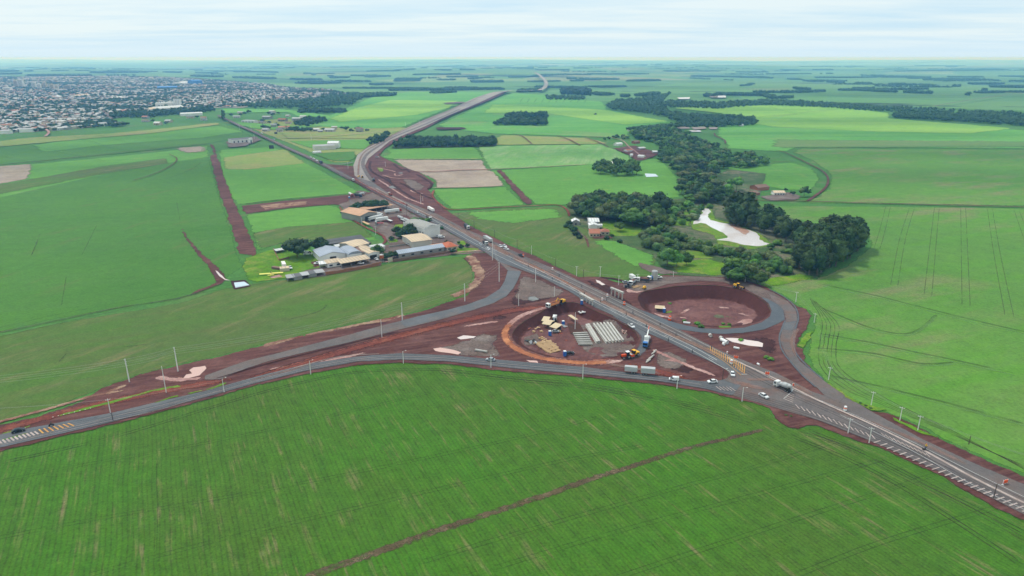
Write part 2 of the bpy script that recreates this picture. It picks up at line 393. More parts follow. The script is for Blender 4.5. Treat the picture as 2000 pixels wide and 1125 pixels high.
gmat('kerb_concrete', K(188, 184, 178), K(165, 158, 150), big=.2, fine=2, fine_amt=.12, fade=False)
gmat('tyre_rut', K(84, 74, 58), K(70, 84, 48), big=.2, fine=1.5, fine_amt=.3, alpha=.6, edge_scale=.3, patchy=.05)

def water(name, c, rough=.06, col2=None):
    t = NT(name); base = c
    if col2: base = t.mix(t.step(t.noise(t.pos(), .05, 3), .5, .6), c, col2); t.l(base, t.b.inputs['Base Color'])
    else: t.b.inputs['Base Color'].default_value = c
    t.b.inputs['Roughness'].default_value = rough; t.b.inputs['IOR'].default_value = 1.33; t.b.inputs['Specular IOR Level'].default_value = .5
    b = t.n('ShaderNodeBump'); b.inputs['Strength'].default_value = .06; b.inputs['Distance'].default_value = .05
    t.l(t.noise(t.pos(), 2.0, 3), b.inputs['Height']); t.l(b.outputs[0], t.b.inputs['Normal'])
gmat('mud', K(196, 156, 134), K(182, 142, 122), big=.1, fine=.8, fine_amt=.1)  # flat brown that stands in for trees mirrored in the pond
water('puddle', K(204, 166, 154), .05)
water('puddle_white', K(208, 190, 184), .05)
water('pond_water', K(218, 212, 212), .04, K(210, 200, 196))
water('reservoir', K(190, 205, 215), .04)

# far ground: mosaic of fields
t = NT('ground_far')
p2 = t.rot(.5, (1, 1, 0)); wob = t.n('ShaderNodeTexNoise'); t.l(p2, wob.inputs['Vector']); wob.inputs['Scale'].default_value = .0006
va = t.n('ShaderNodeVectorMath', operation='MULTIPLY_ADD'); t.l(wob.outputs['Color'], va.inputs[0]); va.inputs[1].default_value = (700, 700, 0); t.l(p2, va.inputs[2])
vo = t.n('ShaderNodeTexVoronoi'); t.l(va.outputs[0], vo.inputs['Vector']); vo.inputs['Scale'].default_value = .0011
sx = t.n('ShaderNodeSeparateColor'); t.l(vo.outputs['Color'], sx.inputs[0])
cr = t.n('ShaderNodeValToRGB'); t.l(sx.outputs[0], cr.inputs[0]); e = cr.color_ramp.elements
e[0].position = 0; e[0].color = K(76, 136, 66); e[1].position = 1; e[1].color = K(128, 166, 84)
for ps, cc in ((.25, K(90, 150, 70)), (.5, K(70, 126, 62)), (.62, K(110, 160, 78)), (.8, K(82, 140, 72)), (.93, K(150, 150, 104))):
    q = e.new(ps); q.color = cc
c = t.mix(t.step(t.noise(t.rot(.1, (.25, 1, 1)), .006, 4), .45, .7), cr.outputs[0], K(104, 150, 80))
dk = t.step(t.noise(t.rot(.2, (.4, 1, 1)), .0011, 6, .7), .585, .60)
c = t.mix(dk, c, K(46, 74, 40))
hs = t.n('ShaderNodeHueSaturation'); hs.inputs['Value'].default_value = .76; hs.inputs['Hue'].default_value = .49; hs.inputs['Saturation'].default_value = .9; t.l(c, hs.inputs['Color']); t.l(hs.outputs[0], t.b.inputs['Base Color']); t.b.inputs['Roughness'].default_value = .95; t.b.inputs['Specular IOR Level'].default_value = .1

# ------------------------------------------------------------------ pits (excavated insides of the two loops)
RP = [(1263,569),(1305,562),(1334,559),(1389,558),(1431,563),(1462,572),(1484,584),(1500,597),(1503,613),(1488,626),(1462,634),(1431,639.5),(1389,640),(1347,633.5),(1305,624),(1273,612),(1255,602),(1246,585),(1250,575)]
LP = [(1095,593),(1070,602),(1052,613),(1028,626),(1008,641),(1001,656),(1006,668),(1020,679),(1045,690),(1079,700),(1113,705),(1147,706),(1181,704),(1207,698),(1230,686),(1243,673),(1246,660),(1237,646),(1213,631),(1190,619),(1158,606),(1128,592)]
def mkpit(px, far, near):
    poly = ground_poly(px, True, amp=.5, step=2.5)
    P = np.array(poly); d = dict(poly=poly, x0=P[:, 0].min(), x1=P[:, 0].max(), y0=P[:, 1].min(), y1=P[:, 1].max(), far=far, near=near, w=far * .95)
    return d
pr, pl_ = mkpit(RP, 8.2, 1.0), mkpit(LP, 5.6, .9)
def pitz(x, y):
    h = pit_h(x, y)
    k = min(1, -h / 1.5)
    return h + k * .5 * mnoise.noise(Vector((x * .12, y * .12, 0))) + k * .4 * mnoise.noise(Vector((x * .5, y * .2, 5)))
PITS += [pr, pl_]
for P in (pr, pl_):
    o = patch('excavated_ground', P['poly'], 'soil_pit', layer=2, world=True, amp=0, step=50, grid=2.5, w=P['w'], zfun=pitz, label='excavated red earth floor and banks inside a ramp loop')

# ------------------------------------------------------------------ main ground sheets
circ = [(2600 * math.cos(a * math.pi / 72), 2600 * math.sin(a * math.pi / 72)) for a in range(144)]
V = [Vector(p) for p in circ]; E = [(i, (i + 1) % 144) for i in range(144)]
for P in (pr, pl_):
    k = len(V); V += [Vector(p) for p in P['poly']]; m = len(P['poly']); E += [(k + i, k + (i + 1) % m) for i in range(m)]
for x in range(-2400, 2401, 200):
    for y in range(-2400, 2401, 200):
        if math.hypot(x, y) < 2500 and not any(P['x0'] - 5 < x < P['x1'] + 5 and P['y0'] - 5 < y < P['y1'] + 5 for P in (pr, pl_)): V.append(Vector((x, y)))
vo_, _, fo, *_ = delaunay_2d_cdt(V, E, [], 0, 1e-4)
fs = [f for f in fo if not any(inside(sum(vo_[i].x for i in f) / 3, sum(vo_[i].y for i in f) / 3, P['poly']) for P in (pr, pl_))]
me = bpy.data.meshes.new('ground'); me.from_pydata([(v.x, v.y, 0) for v in vo_], [], fs)
for q in me.polygons:
    if q.normal.z < 0: q.flip()
tag(link('ground', me, 'ground'), 'green farmland ground around the interchange', kind='structure')
vs = []; fs = []
RR = [2600]
while RR[-1] < 47000: RR.append(RR[-1] * 1.035 + 12)
for r in RR:
    for a in range(288):
        th = a * math.pi / 144; x, y = r * math.cos(th), r * math.sin(th); vs.append((x, y, H(x, y)))
for i in range(len(RR) - 1):
    for a in range(288): b = (a + 1) % 288; fs.append((i * 288 + a, (i + 1) * 288 + a, (i + 1) * 288 + b, i * 288 + b))
me = bpy.data.meshes.new('far_terrain'); me.from_pydata(vs, [], fs)
for q in me.polygons:
    if q.normal.z < 0: q.flip()
    q.use_smooth = True
tag(link('hills', me, 'ground_far'), 'rolling farmland stretching to the horizon', kind='structure')

# ------------------------------------------------------------------ fields (pixel outlines on the photograph, laid on the ground)
def fld(px, mat, layer=1, **k): return patch('field', px, mat, layer, **k)
# near field below the side road
fld([(-500,1300),(-420,1000),(-60,895),(0,882),(217,831),(400,784),(500,754),(600,731),(700,713),(780,709),(880,713),(1000,727),(1140,737),(1290,752),(1380,765),(1430,778),(1500,796),(1517,822),(1544,839),(1595,832),(1640,850),(1716,876),(1838,930),(1875,956),(1939,990),(2000,1018),(2300,1130),(2600,1300)], 'field_near', 1)
bpy.data.objects['field'].active_material = M['field_near']
# broad field right of the ramps
fld([(2600,1000),(2300,935),(2150,985),(2000,930),(1905,889),(1838,858),(1787,828),(1733,807),(1703,804),(1652,777),(1601,740),(1578,708),(1572,685),(1585,640),(1590,617),(1560,598),(1540,585),(1500,562),(1500,552),(1590,545),(1650,520),(1700,480),(1690,450),(1600,440),(1560,430),(1500,415),(1490,402),(1700,403),(2000,407),(2300,412),(2700,420)], 'field_right', 1, w=4)
fld([(1500,398),(1600,398),(2000,403),(2700,415),(2700,300),(2000,292),(1560,290),(1545,297),(1585,315),(1617,340),(1614,365),(1590,385),(1570,392)], 'field_right', 1)
fld([(1560,288),(2000,291),(2700,295),(2700,262),(2000,255),(1700,235),(1560,225),(1500,225),(1400,250),(1395,262),(1420,290),(1500,296),(1545,296)], 'field_far_mid', 2)
fld([(1500,272),(2000,276),(2600,280),(2600,290),(2000,289),(1500,291)], 'field_tan', 3, w=30)
fld([(1420,222),(1500,206),(1640,210),(1740,222),(1740,232),(1990,252),(1900,262),(1700,258),(1500,248),(1440,236)], 'field_far_light', 3)
fld([(1420,325),(1500,320),(1550,318),(1590,330),(1605,350),(1590,372),(1530,372),(1500,365),(1440,350),(1415,340)], 'field_bright', 3)
fld([(1310,212),(1400,208),(1500,207),(1560,225),(1500,228),(1470,235),(1400,222)], 'field_far_light', 4)
# left fields
fld([(-700,420),(0,386),(180,345),(330,318),(408,306),(425,370),(450,440),(466,497),(478,520),(445,543),(430,556),(350,583),(120,622),(0,648),(-600,740)], 'field_blue_green', 2, w=3)
fld([(-700,340),(0,326),(180,310),(300,298),(410,284),(412,306),(330,322),(180,350),(0,390),(-700,430)], 'field_bright', 1)
fld([(60,350),(200,325),(330,308),(330,320),(180,345),(0,380),(-60,392),(-60,370)], 'field_brownish', 3)
fld([(-700,335),(0,323),(180,306),(300,294),(412,281),(470,270),(500,268),(440,240),(300,250),(180,258),(0,275),(-700,300)], 'field_blue_green', 3)
fld([(60,285),(200,262),(430,246),(480,258),(400,270),(200,285),(80,300)], 'field_bright', 4)
fld([(-100,330),(0,325),(68,320),(60,350),(0,361),(-100,372)], 'ploughed', 5)
fld([(330,290),(408,284),(412,300),(350,300)], 'ploughed', 5, w=25)
fld([(-600,745),(0,655),(120,630),(350,592),(430,565),(500,552),(562,545),(740,517),(905,500),(922,521),(926,540),(912,577),(875,589),(825,607),(750,624),(687,634),(605,652),(550,667),(500,677),(425,697),(350,713),(265,734),(187,764),(75,812),(0,828),(-600,990)], 'field_brownish', 2, w=2.5)
fld([(428,330),(435,370),(460,402),(478,399),(712,376),(690,366),(640,338),(600,318),(560,295),(530,287),(425,293)], 'field_bright', 2)
fld([(432,308),(560,291),(590,312),(600,320),(480,332),(436,332)], 'field_olive', 3)
fld([(478,420),(560,408),(640,400),(662,404),(720,455),(745,470),(640,472),(560,470),(500,495),(495,470)], 'field_bright', 2)
fld([(488,455),(560,442),(700,432),(740,465),(640,470),(560,474),(500,492)], 'field_brownish', 3, w=8)
fld([(430,240),(560,232),(800,250),(790,262),(720,292),(695,308),(690,318),(650,318),(560,280),(470,245)], 'field_olive', 1)
fld([(430,222),(560,220),(590,235),(660,228),(560,214),(430,212)], 'field_far_mid', 2)
fld([(540,258),(700,258),(785,256),(740,272),(560,272)], 'field_olive', 4)
fld([(560,276),(735,272),(720,292),(690,292),(600,290)], 'field_bright', 4)
fld([(600,300),(695,296),(700,306),(690,316),(650,316)], 'field_blue_green', 5)
fld([(730,188),(800,181),(980,180),(880,212),(790,250),(740,252),(640,250),(560,243),(640,226),(690,205)], 'field_far_mid', 3)
fld([(690,212),(760,196),(900,198),(880,212),(820,225),(660,240),(640,232)], 'field_far_light', 4)
fld([(1000,183),(1060,186),(1180,200),(1190,215),(1320,240),(1240,248),(1230,270),(1150,268),(960,262),(870,252),(850,245),(900,222)], 'field_far_mid', 3)
fld([(960,205),(1180,215),(1250,228),(1312,238),(1220,245),(1060,222),(940,222)], 'field_far_light', 4)
fld([(980,264),(1150,270),(1230,290),(1180,282),(980,284),(930,286)], 'field_olive', 4)
fld([(740,308),(760,300),(750,292),(930,286),(950,312),(765,312)], 'field_bright', 4)
fld([(765,312),(945,313),(955,333),(968,334),(990,364),(920,367),(850,368),(845,352),(820,340),(790,330)], 'ploughed', 4)
fld([(930,286),(1080,284),(1180,282),(1230,304),(1240,318),(1100,325),(953,332)], 'field_pale', 4)
fld([(955,334),(1100,325),(1155,320),(1250,312),(1290,310),(1325,345),(1332,386),(1270,395),(1105,401),(1045,400)], 'field_bright', 4)
fld([(842,370),(920,368),(990,365),(1028,401),(880,410),(850,385)], 'field_bright', 4)
fld([(876,418),(1000,407),(1100,404),(1120,430),(1165,460),(1250,475),(1290,490),(1270,540),(1220,550),(1172,541),(1130,543),(1088,522),(1049,502),(958,461)], 'field_brownish', 3, w=2.5)
fld([(890,414),(1090,405),(1110,425),(1000,440),(930,430)], 'field_bright', 4, w=14)
fld([(1140,462),(1250,475),(1290,490),(1280,530),(1230,520),(1190,500)], 'field_bright', 4, w=10)
fld([(215,262),(300,254),(430,240),(432,245),(300,262),(180,272),(60,283),(-80,296),(-80,286),(60,270)], 'field_olive', 6, w=12)
fld([(430,236),(560,246),(640,246),(560,256),(500,254),(450,243)], 'field_bright', 6, w=12)
# valley scrub and lush grass
patch('scrub_land', [(1100,405),(1240,395),(1330,388),(1420,330),(1500,340),(1480,400),(1560,430),(1690,470),(1600,545),(1500,560),(1400,545),(1300,538),(1270,500),(1180,465),(1120,440)], 'scrub_ground', 5)
patch('grass', [(1175,432),(1230,425),(1262,440),(1250,462),(1200,462),(1165,455)], 'grass_lush', 6, w=4)
patch('grass', [(1300,512),(1380,505),(1440,520),(1470,532),(1400,540),(1320,533)], 'grass_lush', 6, w=4)
patch('grass', [(1290,400),(1340,398),(1360,420),(1345,445),(1290,440)], 'grass_lush', 6, w=4)
patch('grass', [(1340,485),(1385,495),(1400,508),(1350,505),(1330,495)], 'grass_verge', 6, w=4)
patch('grass', [(1480,547),(1560,535),(1600,541),(1540,556),(1500,562),(1470,560)], 'grass_lush', 6, w=3)
patch('marsh_scrub', [(1385,440),(1395,405),(1480,425),(1560,448),(1540,470),(1500,470),(1450,440),(1400,425)], 'scrub_grey', 6, w=5)
patch('marsh_scrub', [(1310,440),(1350,442),(1400,450),(1420,470),(1350,470),(1310,462)], 'scrub_grey', 6, w=5)
patch('marsh_scrub', [(1430,510),(1530,500),(1540,530),(1470,530),(1400,515)], 'scrub_grey', 6, w=5)
patch('pond_bank', [(1368,405),(1392,404),(1400,428),(1440,438),(1490,458),(1512,480),(1470,490),(1400,478),(1390,460),(1350,448),(1345,432),(1365,420)], 'grass_verge', 7, w=4)
patch('pond', [(1372,408),(1385,409),(1388,415),(1384,420),(1384,425),(1388,431),(1410,436),(1436,441),(1450,446),(1478,455),(1484,463),(1482,468),(1492,474),(1505,478),(1478,482),(1455,480),(1440,475),(1425,472),(1398,469),(1420,465),(1424,462),(1405,453),(1392,446),(1378,438),(1368,436),(1353,439),(1352,435),(1364,430),(1362,424),(1372,417)], 'pond_water', 8, smooth=False, amp=1.6, step=2, w=2, label='long pale pond between the marsh and the eucalyptus stand')
for px in ([(1318,250),(1345,249),(1348,253),(1326,253)], [(1350,250),(1378,249),(1380,253),(1355,255)], [(1384,250),(1402,250),(1400,254),(1386,254)], [(1345,256),(1368,256),(1370,259),(1352,259)]):
    patch('pond', px, 'puddle_white', 8, amp=1)
patch('pond_reflection', [(1420,436),(1438,439),(1452,445),(1466,452),(1460,461),(1456,466),(1450,459),(1440,452),(1430,447),(1424,444)], 'mud', 9.5, w=3)  # tree reflection painted as a brown patch on the pond surface
patch('pond', [(1365,336),(1378,333),(1388,337),(1378,341)], 'pond_water', 8, amp=.6)
patch('pond', [(1360,343),(1385,342),(1388,348),(1362,349)], 'pond_water', 8, amp=.6)
patch('pond', [(1258,209),(1286,208),(1290,216),(1270,218)], 'reservoir', 8, amp=1)
patch('pond', [(1385,190),(1417,189),(1418,193),(1388,193)], 'puddle_white', 8, amp=1)
patch('pond', [(1322,193),(1348,192),(1346,196),(1326,196)], 'puddle_white', 8, amp=1)
patch('pond', [(1259,340),(1280,341),(1286,346),(1262,347)], 'reservoir', 8, amp=0)
patch('pond', [(1421,532),(1428,532),(1426,536),(1418,535)], 'puddle_white', 8, amp=.3)
# red earth
patch('town_ground', [(-120,262),(60,258),(200,249),(205,236),(300,222),(420,212),(470,212),(600,197),(690,184),(640,176),(560,172),(520,165),(400,156),(330,152),(200,150),(60,152),(-120,150)], 'town_ground', 3, label='paved streets and lots under the town')
SOILPX = [(-400,900),(0,830),(75,812),(160,784),(187,764),(220,749),(265,734),(300,724),(350,713),(425,697),(500,677),(550,667),(605,652),(687,634),(750,624),(825,607),(875,589),(912,577),(926,540),(918,521),(903,505),(925,495),(950,494),(893,463),(842,437),(800,416),(751,390),(720,374),(696,360),(640,330),(600,312),(640,322),(692,326),(700,303),(717,288),(750,272),(825,237),(875,218),(925,195.5),(962,184),(998,181),(930,209),(875,230.5),(830,254),(785,272),(752,292),(742,305),(760,314),(790,328),(820,338),(850,358),(838,372),(850,385),(858,400),(875,412),(919,441),(958,460),(997,480),(1049,501),(1088,521),(1131,541),(1172,540),(1203,551),(1216,553),(1240,541),(1268,539),(1300,537),(1346,539),(1410,541),(1460,549),(1500,561),(1540,584),(1559,598),(1576,604),(1586,617),(1580,640),(1565,660),(1560,678),(1572,683),(1578,708),(1603,740),(1652,776),(1703,803),(1733,806),(1787,827),(1838,857),(1905,888),(2000,929),(2300,1040),(2300,1130),(2000,1020),(1939,992),(1875,958),(1838,932),(1716,878),(1640,852),(1595,834),(1544,841),(1515,824),(1500,798),(1430,780),(1380,767),(1290,754),(1140,739),(1000,729),(880,715),(780,711),(700,715),(600,733),(500,755),(400,785),(217,833),(0,884),(-400,985)]
patch('bare_soil', SOILPX, 'soil', 9, w=2.6, amp=.8, holes=[pr['poly'], pl_['poly']], step=4, label='red bare earth of the road works')
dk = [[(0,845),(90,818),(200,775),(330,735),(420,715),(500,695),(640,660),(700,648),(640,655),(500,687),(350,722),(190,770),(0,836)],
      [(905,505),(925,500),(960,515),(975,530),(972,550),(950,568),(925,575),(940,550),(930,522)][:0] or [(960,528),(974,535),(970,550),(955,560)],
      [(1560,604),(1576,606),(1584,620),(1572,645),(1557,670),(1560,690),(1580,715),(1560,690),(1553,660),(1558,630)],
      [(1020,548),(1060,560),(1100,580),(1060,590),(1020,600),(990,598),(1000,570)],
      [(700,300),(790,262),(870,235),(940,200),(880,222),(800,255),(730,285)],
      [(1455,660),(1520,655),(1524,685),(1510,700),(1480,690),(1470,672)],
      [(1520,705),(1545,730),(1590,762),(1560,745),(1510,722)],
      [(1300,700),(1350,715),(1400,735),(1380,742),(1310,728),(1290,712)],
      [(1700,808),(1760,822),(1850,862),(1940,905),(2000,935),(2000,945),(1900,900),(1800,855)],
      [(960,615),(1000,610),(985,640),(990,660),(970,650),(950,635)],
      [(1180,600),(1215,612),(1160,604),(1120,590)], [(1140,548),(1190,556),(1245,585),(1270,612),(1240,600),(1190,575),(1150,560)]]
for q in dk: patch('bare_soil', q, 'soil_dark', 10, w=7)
gr = [[(1015,535),(1060,548),(1110,570),(1090,582),(1030,590),(1000,585)], [(860,690),(900,665),(960,660),(990,700),(900,698)], [(1275,690),(1310,685),(1350,705),(1330,725),(1280,720)],
      [(820,690),(900,668),(940,650),(980,655),(960,690)], [(725,372),(750,380),(700,372),(690,376),(712,384)]]
for q in gr: patch('bare_soil', q, 'soil_grey', 10, w=5)
patch('bare_soil', [(905,500),(926,498),(940,510),(952,530),(950,548),(932,566),(900,582),(870,594),(878,575),(908,562),(924,540),(914,520)], 'straw', 11, w=5)
patch('bare_soil', [(500,676),(600,652),(700,632),(820,608),(870,590),(860,597),(760,628),(690,640),(600,658),(520,680)], 'straw', 11, w=2.2)
patch('bare_soil', [(180,778),(215,760),(260,745),(250,755),(210,772)], 'straw', 11, w=2)
patch('bare_soil', [(300,735),(320,733),(345,738),(400,735),(395,745),(330,748),(300,742)], 'soil_pink', 11, w=3)
# dirt strip and yards on the left
patch('dirt_strip', [(409,282),(417,284),(424,296),(423,304),(430,318),(440,350),(470,420),(488,455),(505,493),(500,508),(492,500),(466,497),(450,440),(425,370),(409,306),(418,302)], 'soil', 6, w=2, label='wide red earth airstrip beside the green field')
patch('dirt_strip', [(470,403),(560,392),(640,385),(712,377),(740,372),(760,392),(720,400),(690,404),(650,400),(560,408),(478,419)], 'soil', 6, w=2)
patch('bare_soil', [(505,402),(600,393),(602,400),(515,411)], 'straw', 7, w=3)
patch('dirt_yard', [(660,400),(700,385),(745,372),(800,415),(870,450),(930,480),(950,494),(900,498),(760,512),(640,540),(562,548),(600,520),(640,500),(700,482),(760,478),(720,440),(680,420)], 'soil_grey', 7, w=3)
patch('dirt_yard', [(740,430),(790,420),(815,430),(800,445),(760,440)], 'soil', 8, w=3)
patch('dirt_yard', [(770,440),(810,440),(820,460),(790,470),(770,455)], 'soil', 8, w=3)
patch('dirt_yard', [(830,478),(890,470),(880,482),(840,486)], 'soil', 8, w=3)
patch('grass', [(770,440),(800,437),(806,448),(790,456),(768,448)], 'grass_verge', 9, w=2)
patch('grass', [(758,468),(780,468),(778,474),(760,475)], 'grass_lush', 9, w=2)
patch('grass', [(890,472),(905,470),(912,478),(895,480)], 'grass_lush', 9, w=1.5)
patch('grass', [(895,483),(940,486),(925,493),(880,497)], 'grass_verge', 9, w=1.5)
patch('grass', [(478,505),(520,490),(600,478),(625,505),(640,520),(600,530),(555,545),(500,552),(480,545),(470,520)], 'grass_lush', 8, w=3)
patch('dirt_yard', [(605,512),(625,508),(628,520),(612,524)], 'soil', 9, w=2)
patch('dirt_yard', [(524,541),(548,536),(556,542),(530,545)], 'soil_pink', 9, w=1.5)
patch('dirt_yard', [(440,278),(500,268),(512,275),(480,287),(445,290)], 'soil_grey', 9, w=3)
patch('reservoir_bank', [(449,549),(480,547),(492,560),(456,567)], 'soil_dark', 9, amp=.2, w=1)
patch('reservoir_pond', [(457,553),(477,551),(488,558),(460,563)], 'reservoir', 10, amp=0, w=1, label='small square reservoir at the field corner')
patch('bare_soil', [(345,432),(352,440),(372,470),(400,500),(430,525),(445,545),(430,556),(380,575),(350,582),(380,570),(422,552),(405,520),(380,492),(360,465)], 'soil', 9, w=1.6)
patch('puddle', [(420,529),(426,532),(440,546),(450,549),(440,548),(428,540)], 'puddle_white', 11, amp=.3)
# woods' floors
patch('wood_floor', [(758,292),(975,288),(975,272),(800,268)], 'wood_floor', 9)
# upper soil lots
patch('bare_soil', [(1200,290),(1240,285),(1290,300),(1285,306),(1250,318),(1240,318),(1225,304),(1190,290)], 'soil', 9)
patch('bare_soil', [(1480,385),(1540,375),(1570,385),(1560,392),(1500,394)], 'soil_grey', 9)
patch('bare_soil', [(845,250),(910,250),(915,254),(850,256)], 'soil_dark', 9)
patch('bare_soil', [(862,203),(912,200),(912,204),(865,206)], 'soil_grey', 9)
patch('dirt_strip', [(968,334),(979,332),(1043,399),(1028,402)], 'soil', 10, w=2.5)
patch('bare_soil', [(1235,503),(1260,515),(1290,522),(1330,535),(1300,538),(1270,534),(1250,525)], 'soil_grey', 9, w=3)
patch('bare_soil', [(1145,455),(1190,462),(1205,466),(1160,468)], 'soil', 9, w=2)
for q in ([(768,322),(776,328),(786,334),(792,332),(802,339)], [(752,346),(760,352),(766,362),(778,371)], [(812,342),(828,350),(843,360),(842,366),(834,372)], [(724,316),(722,330),(728,338),(740,345),(760,356),(790,378),(815,392)], [(780,358),(800,368),(815,378),(850,392)], [(1222,553),(1200,546),(1165,542)], [(1145,548),(1180,566),(1240,600)]):
    ribbon('earth_trench', q, 5, 'soil_dark', 12, parts=4, amp=1.0)
for q in ([(735,330),(755,333),(775,338)], [(745,343),(770,350),(800,350)], [(738,352),(760,366),(790,385),(830,402)], [(800,372),(812,378),(830,380)], [(770,340),(775,345),(790,342)], [(1290,705),(1320,705),(1360,722),(1400,738)], [(1270,680),(1300,694),(1340,712)], [(900,640),(950,632),(985,628)], [(520,722),(640,704),(720,690)]):
    ribbon('earth_streak', q, 4, 'soil_pink', 12, parts=4, amp=1.5)
patch('gravel_pad', [(757,366),(768,364),(777,370),(764,371)], 'gravel', 13, w=1.5)
patch('gravel_pad', [(775,340),(787,338),(788,341),(777,342)], 'gravel', 13, w=1.5)
patch('bare_soil', [(780,350),(810,352),(835,366),(820,378),(795,368)], 'soil_grey', 11, w=7)
patch('grass', [(736,328),(752,330),(750,338),(738,337)], 'grass_verge', 12, w=4)
# water on the works
def pud(px, m='puddle', l=12, **k): return patch('puddle', px, m, l, amp=.5, w=1, step=1.5, **k)
pud([(358,740),(364,733),(376,731),(370,724),(378,719),(400,716),(404,720),(396,728),(390,734),(368,740)])
pud([(846,682),(860,680),(880,683),(900,689),(895,693),(870,690),(850,687)])
pud([(893,661),(905,656),(930,658),(925,661),(900,664)], 'puddle_white')
pud([(1415,661),(1440,662),(1480,668),(1490,672),(1489,679),(1460,676),(1430,669)], 'puddle_white')
pud([(1163,547),(1172,550),(1182,557),(1176,558),(1165,552)], 'puddle_white')
pud([(1028,704),(1050,706),(1052,710),(1035,709)]); pud([(950,700),(975,704),(990,710),(960,705)])
for q, m in (([(1188,627),(1195,624),(1210,632),(1226,642),(1222,645),(1205,638)], 'soil_pink'), ([(1222,645),(1232,655),(1240,668),(1232,664),(1225,655)], 'soil_pink'),
             ([(1155,631),(1185,632),(1184,637),(1160,637)], 'soil_pink'), ([(1140,700),(1200,694),(1240,675),(1235,690),(1180,704)], 'soil_red'),
             ([(1085,632),(1100,640),(1120,670),(1140,700),(1125,690),(1105,660),(1090,645)], 'soil_red'), ([(1022,650),(1050,640),(1062,660),(1040,668),(1022,668)], 'soil_grey'),
             ([(1160,615),(1200,622),(1240,655),(1245,675),(1225,690),(1170,695),(1140,680),(1110,630)], 'soil_grey'),
             ([(1320,605),(1345,585),(1352,590),(1335,602)], 'soil_pink'), ([(1400,582),(1430,586),(1430,589),(1402,587)], 'soil_pink'), ([(1440,600),(1452,600),(1470,608),(1462,609)], 'soil_pink'),
             ([(1432,627),(1450,615),(1475,612),(1470,625),(1450,630)], 'soil_pink'), ([(1325,608),(1340,610),(1348,615),(1330,614)], 'soil_pink'), ([(1275,598),(1310,608),(1316,612),(1290,612),(1275,604)], 'soil_pink'),
             ([(1247,580),(1252,600),(1270,606),(1282,612),(1262,610),(1247,598)], 'soil_pink'),
             ([(1385,600),(1420,606),(1435,612),(1400,612),(1385,606)], 'scrub_grey'), ([(1403,632),(1432,631),(1430,639),(1405,639)], 'grass_lush'), ([(1355,630),(1366,630),(1370,638),(1360,637)], 'grass_lush'),
             ([(1296,598),(1312,592),(1316,597),(1304,602)], 'grass_verge'), ([(1034,610),(1040,640),(1030,636)], 'soil_dark'), ([(1026,655),(1034,652),(1038,658),(1028,660)], 'grass_lush')):
    patch('bare_soil', q, m, 5, w=1.5, drape=True, amp=.5, step=2)
patch('gravel_heap', [(1030,580),(1045,579),(1056,586),(1040,590),(1030,588)], 'gravel', 12, w=2)
patch('bare_soil', [(1215,560),(1235,553),(1250,560),(1262,570),(1245,574),(1225,572)], 'soil_pink', 12, w=2)
patch('bare_soil', [(1250,560),(1300,555),(1320,548),(1330,550),(1300,558),(1262,568)], 'soil_grey', 12, w=2)

# ------------------------------------------------------------------ roads
HWY = [(2300,1130),(2000,1008),(1838,924),(1716,870),(1601,824),(1500,794),(1430,774),(1380,762),(1290,747),(1140,733),(1000,721),(880,708),(780,704),(700,708),(600,726),(500,750),(400,778),(217,827),(0,877),(-400,975),(-400,945),(0,850),(217,803),(300,786),(400,763),(500,734),(600,706),(700,694),(780,690),(880,694),(1000,705),(1140,717),(1290,735),(1370,745),(1400,745),(1418,740),(1423,731),(1416,722),(1389,709),(1347,690),(1305,669),(1269,654),(1225,632),(1195,617),(1161,602),(1108,569),(1055,542),(1019,530),(977,515),(945,493),(893,464),(842,435),(800,414),(751,388),(717,370),(690,354),(710,328),(719,345),(728,357),(753,375),(780,390),(825,408),(855,420),(906,447),(945,464),(984,482),(1023,501),(1075,523),(1114,541),(1130,549),(1172,568),(1215,588),(1249,605),(1283,618),(1305,630),(1330,646),(1368,666),(1410,687),(1473,713),(1515,729),(1557,750),(1589,767),(1608,773),(1589,754),(1568,736),(1545,710),(1530,687),(1522,664),(1526,645),(1534,626),(1519,634),(1494,645),(1452,652),(1410,654),(1368,651),(1326,645),(1300,630),(1284,618),(1305,628),(1336,636),(1368,642),(1410,644),(1452,641),(1486,631),(1503,619),(1506,608),(1500,594),(1484,580),(1462,568),(1490,563),(1515,575),(1540,590),(1555,607),(1558,624),(1553,643),(1549,655),(1551,684),(1562,706),(1601,738),(1652,775),(1703,805),(1804,860),(1905,907),(2000,947),(2300,1075)]
def edged(px): return [G(u, v, 0) for u, v in px]
def roadpoly(name, px, mat, layer, w=.7, label=None):
    return patch(name, px, mat, layer, w=w, amp=.12, step=2.5, label=label)
# far carriageway + near carriageway body (split in simple outlines that butt inside one another at different heights)
roadpoly('highway_road', [(2300,1130),(2000,1008),(1838,924),(1716,870),(1601,824),(1500,794),(1430,774),(1400,768),(1400,745),(1418,740),(1423,731),(1416,722),(1389,709),(1347,690),(1305,669),(1269,654),(1225,634),(1195,617),(1161,602),(1108,569),(1055,542),(1019,529),(977,515),(945,493),(893,464),(842,435),(800,414),(751,388),(717,370),(690,354),(700,350),(728,357),(753,375),(780,390),(825,408),(855,420),(906,447),(945,464),(984,482),(1023,501),(1075,523),(1114,541),(1130,549),(1172,568),(1215,588),(1249,605),(1283,618),(1305,630),(1330,646),(1368,666),(1410,687),(1473,713),(1515,729),(1557,750),(1589,767),(1608,773),(1625,760),(1652,775),(1703,805),(1804,860),(1905,907),(2000,947),(2300,1075)], 'asphalt_dusty', 14, label='wide dusty highway under construction')
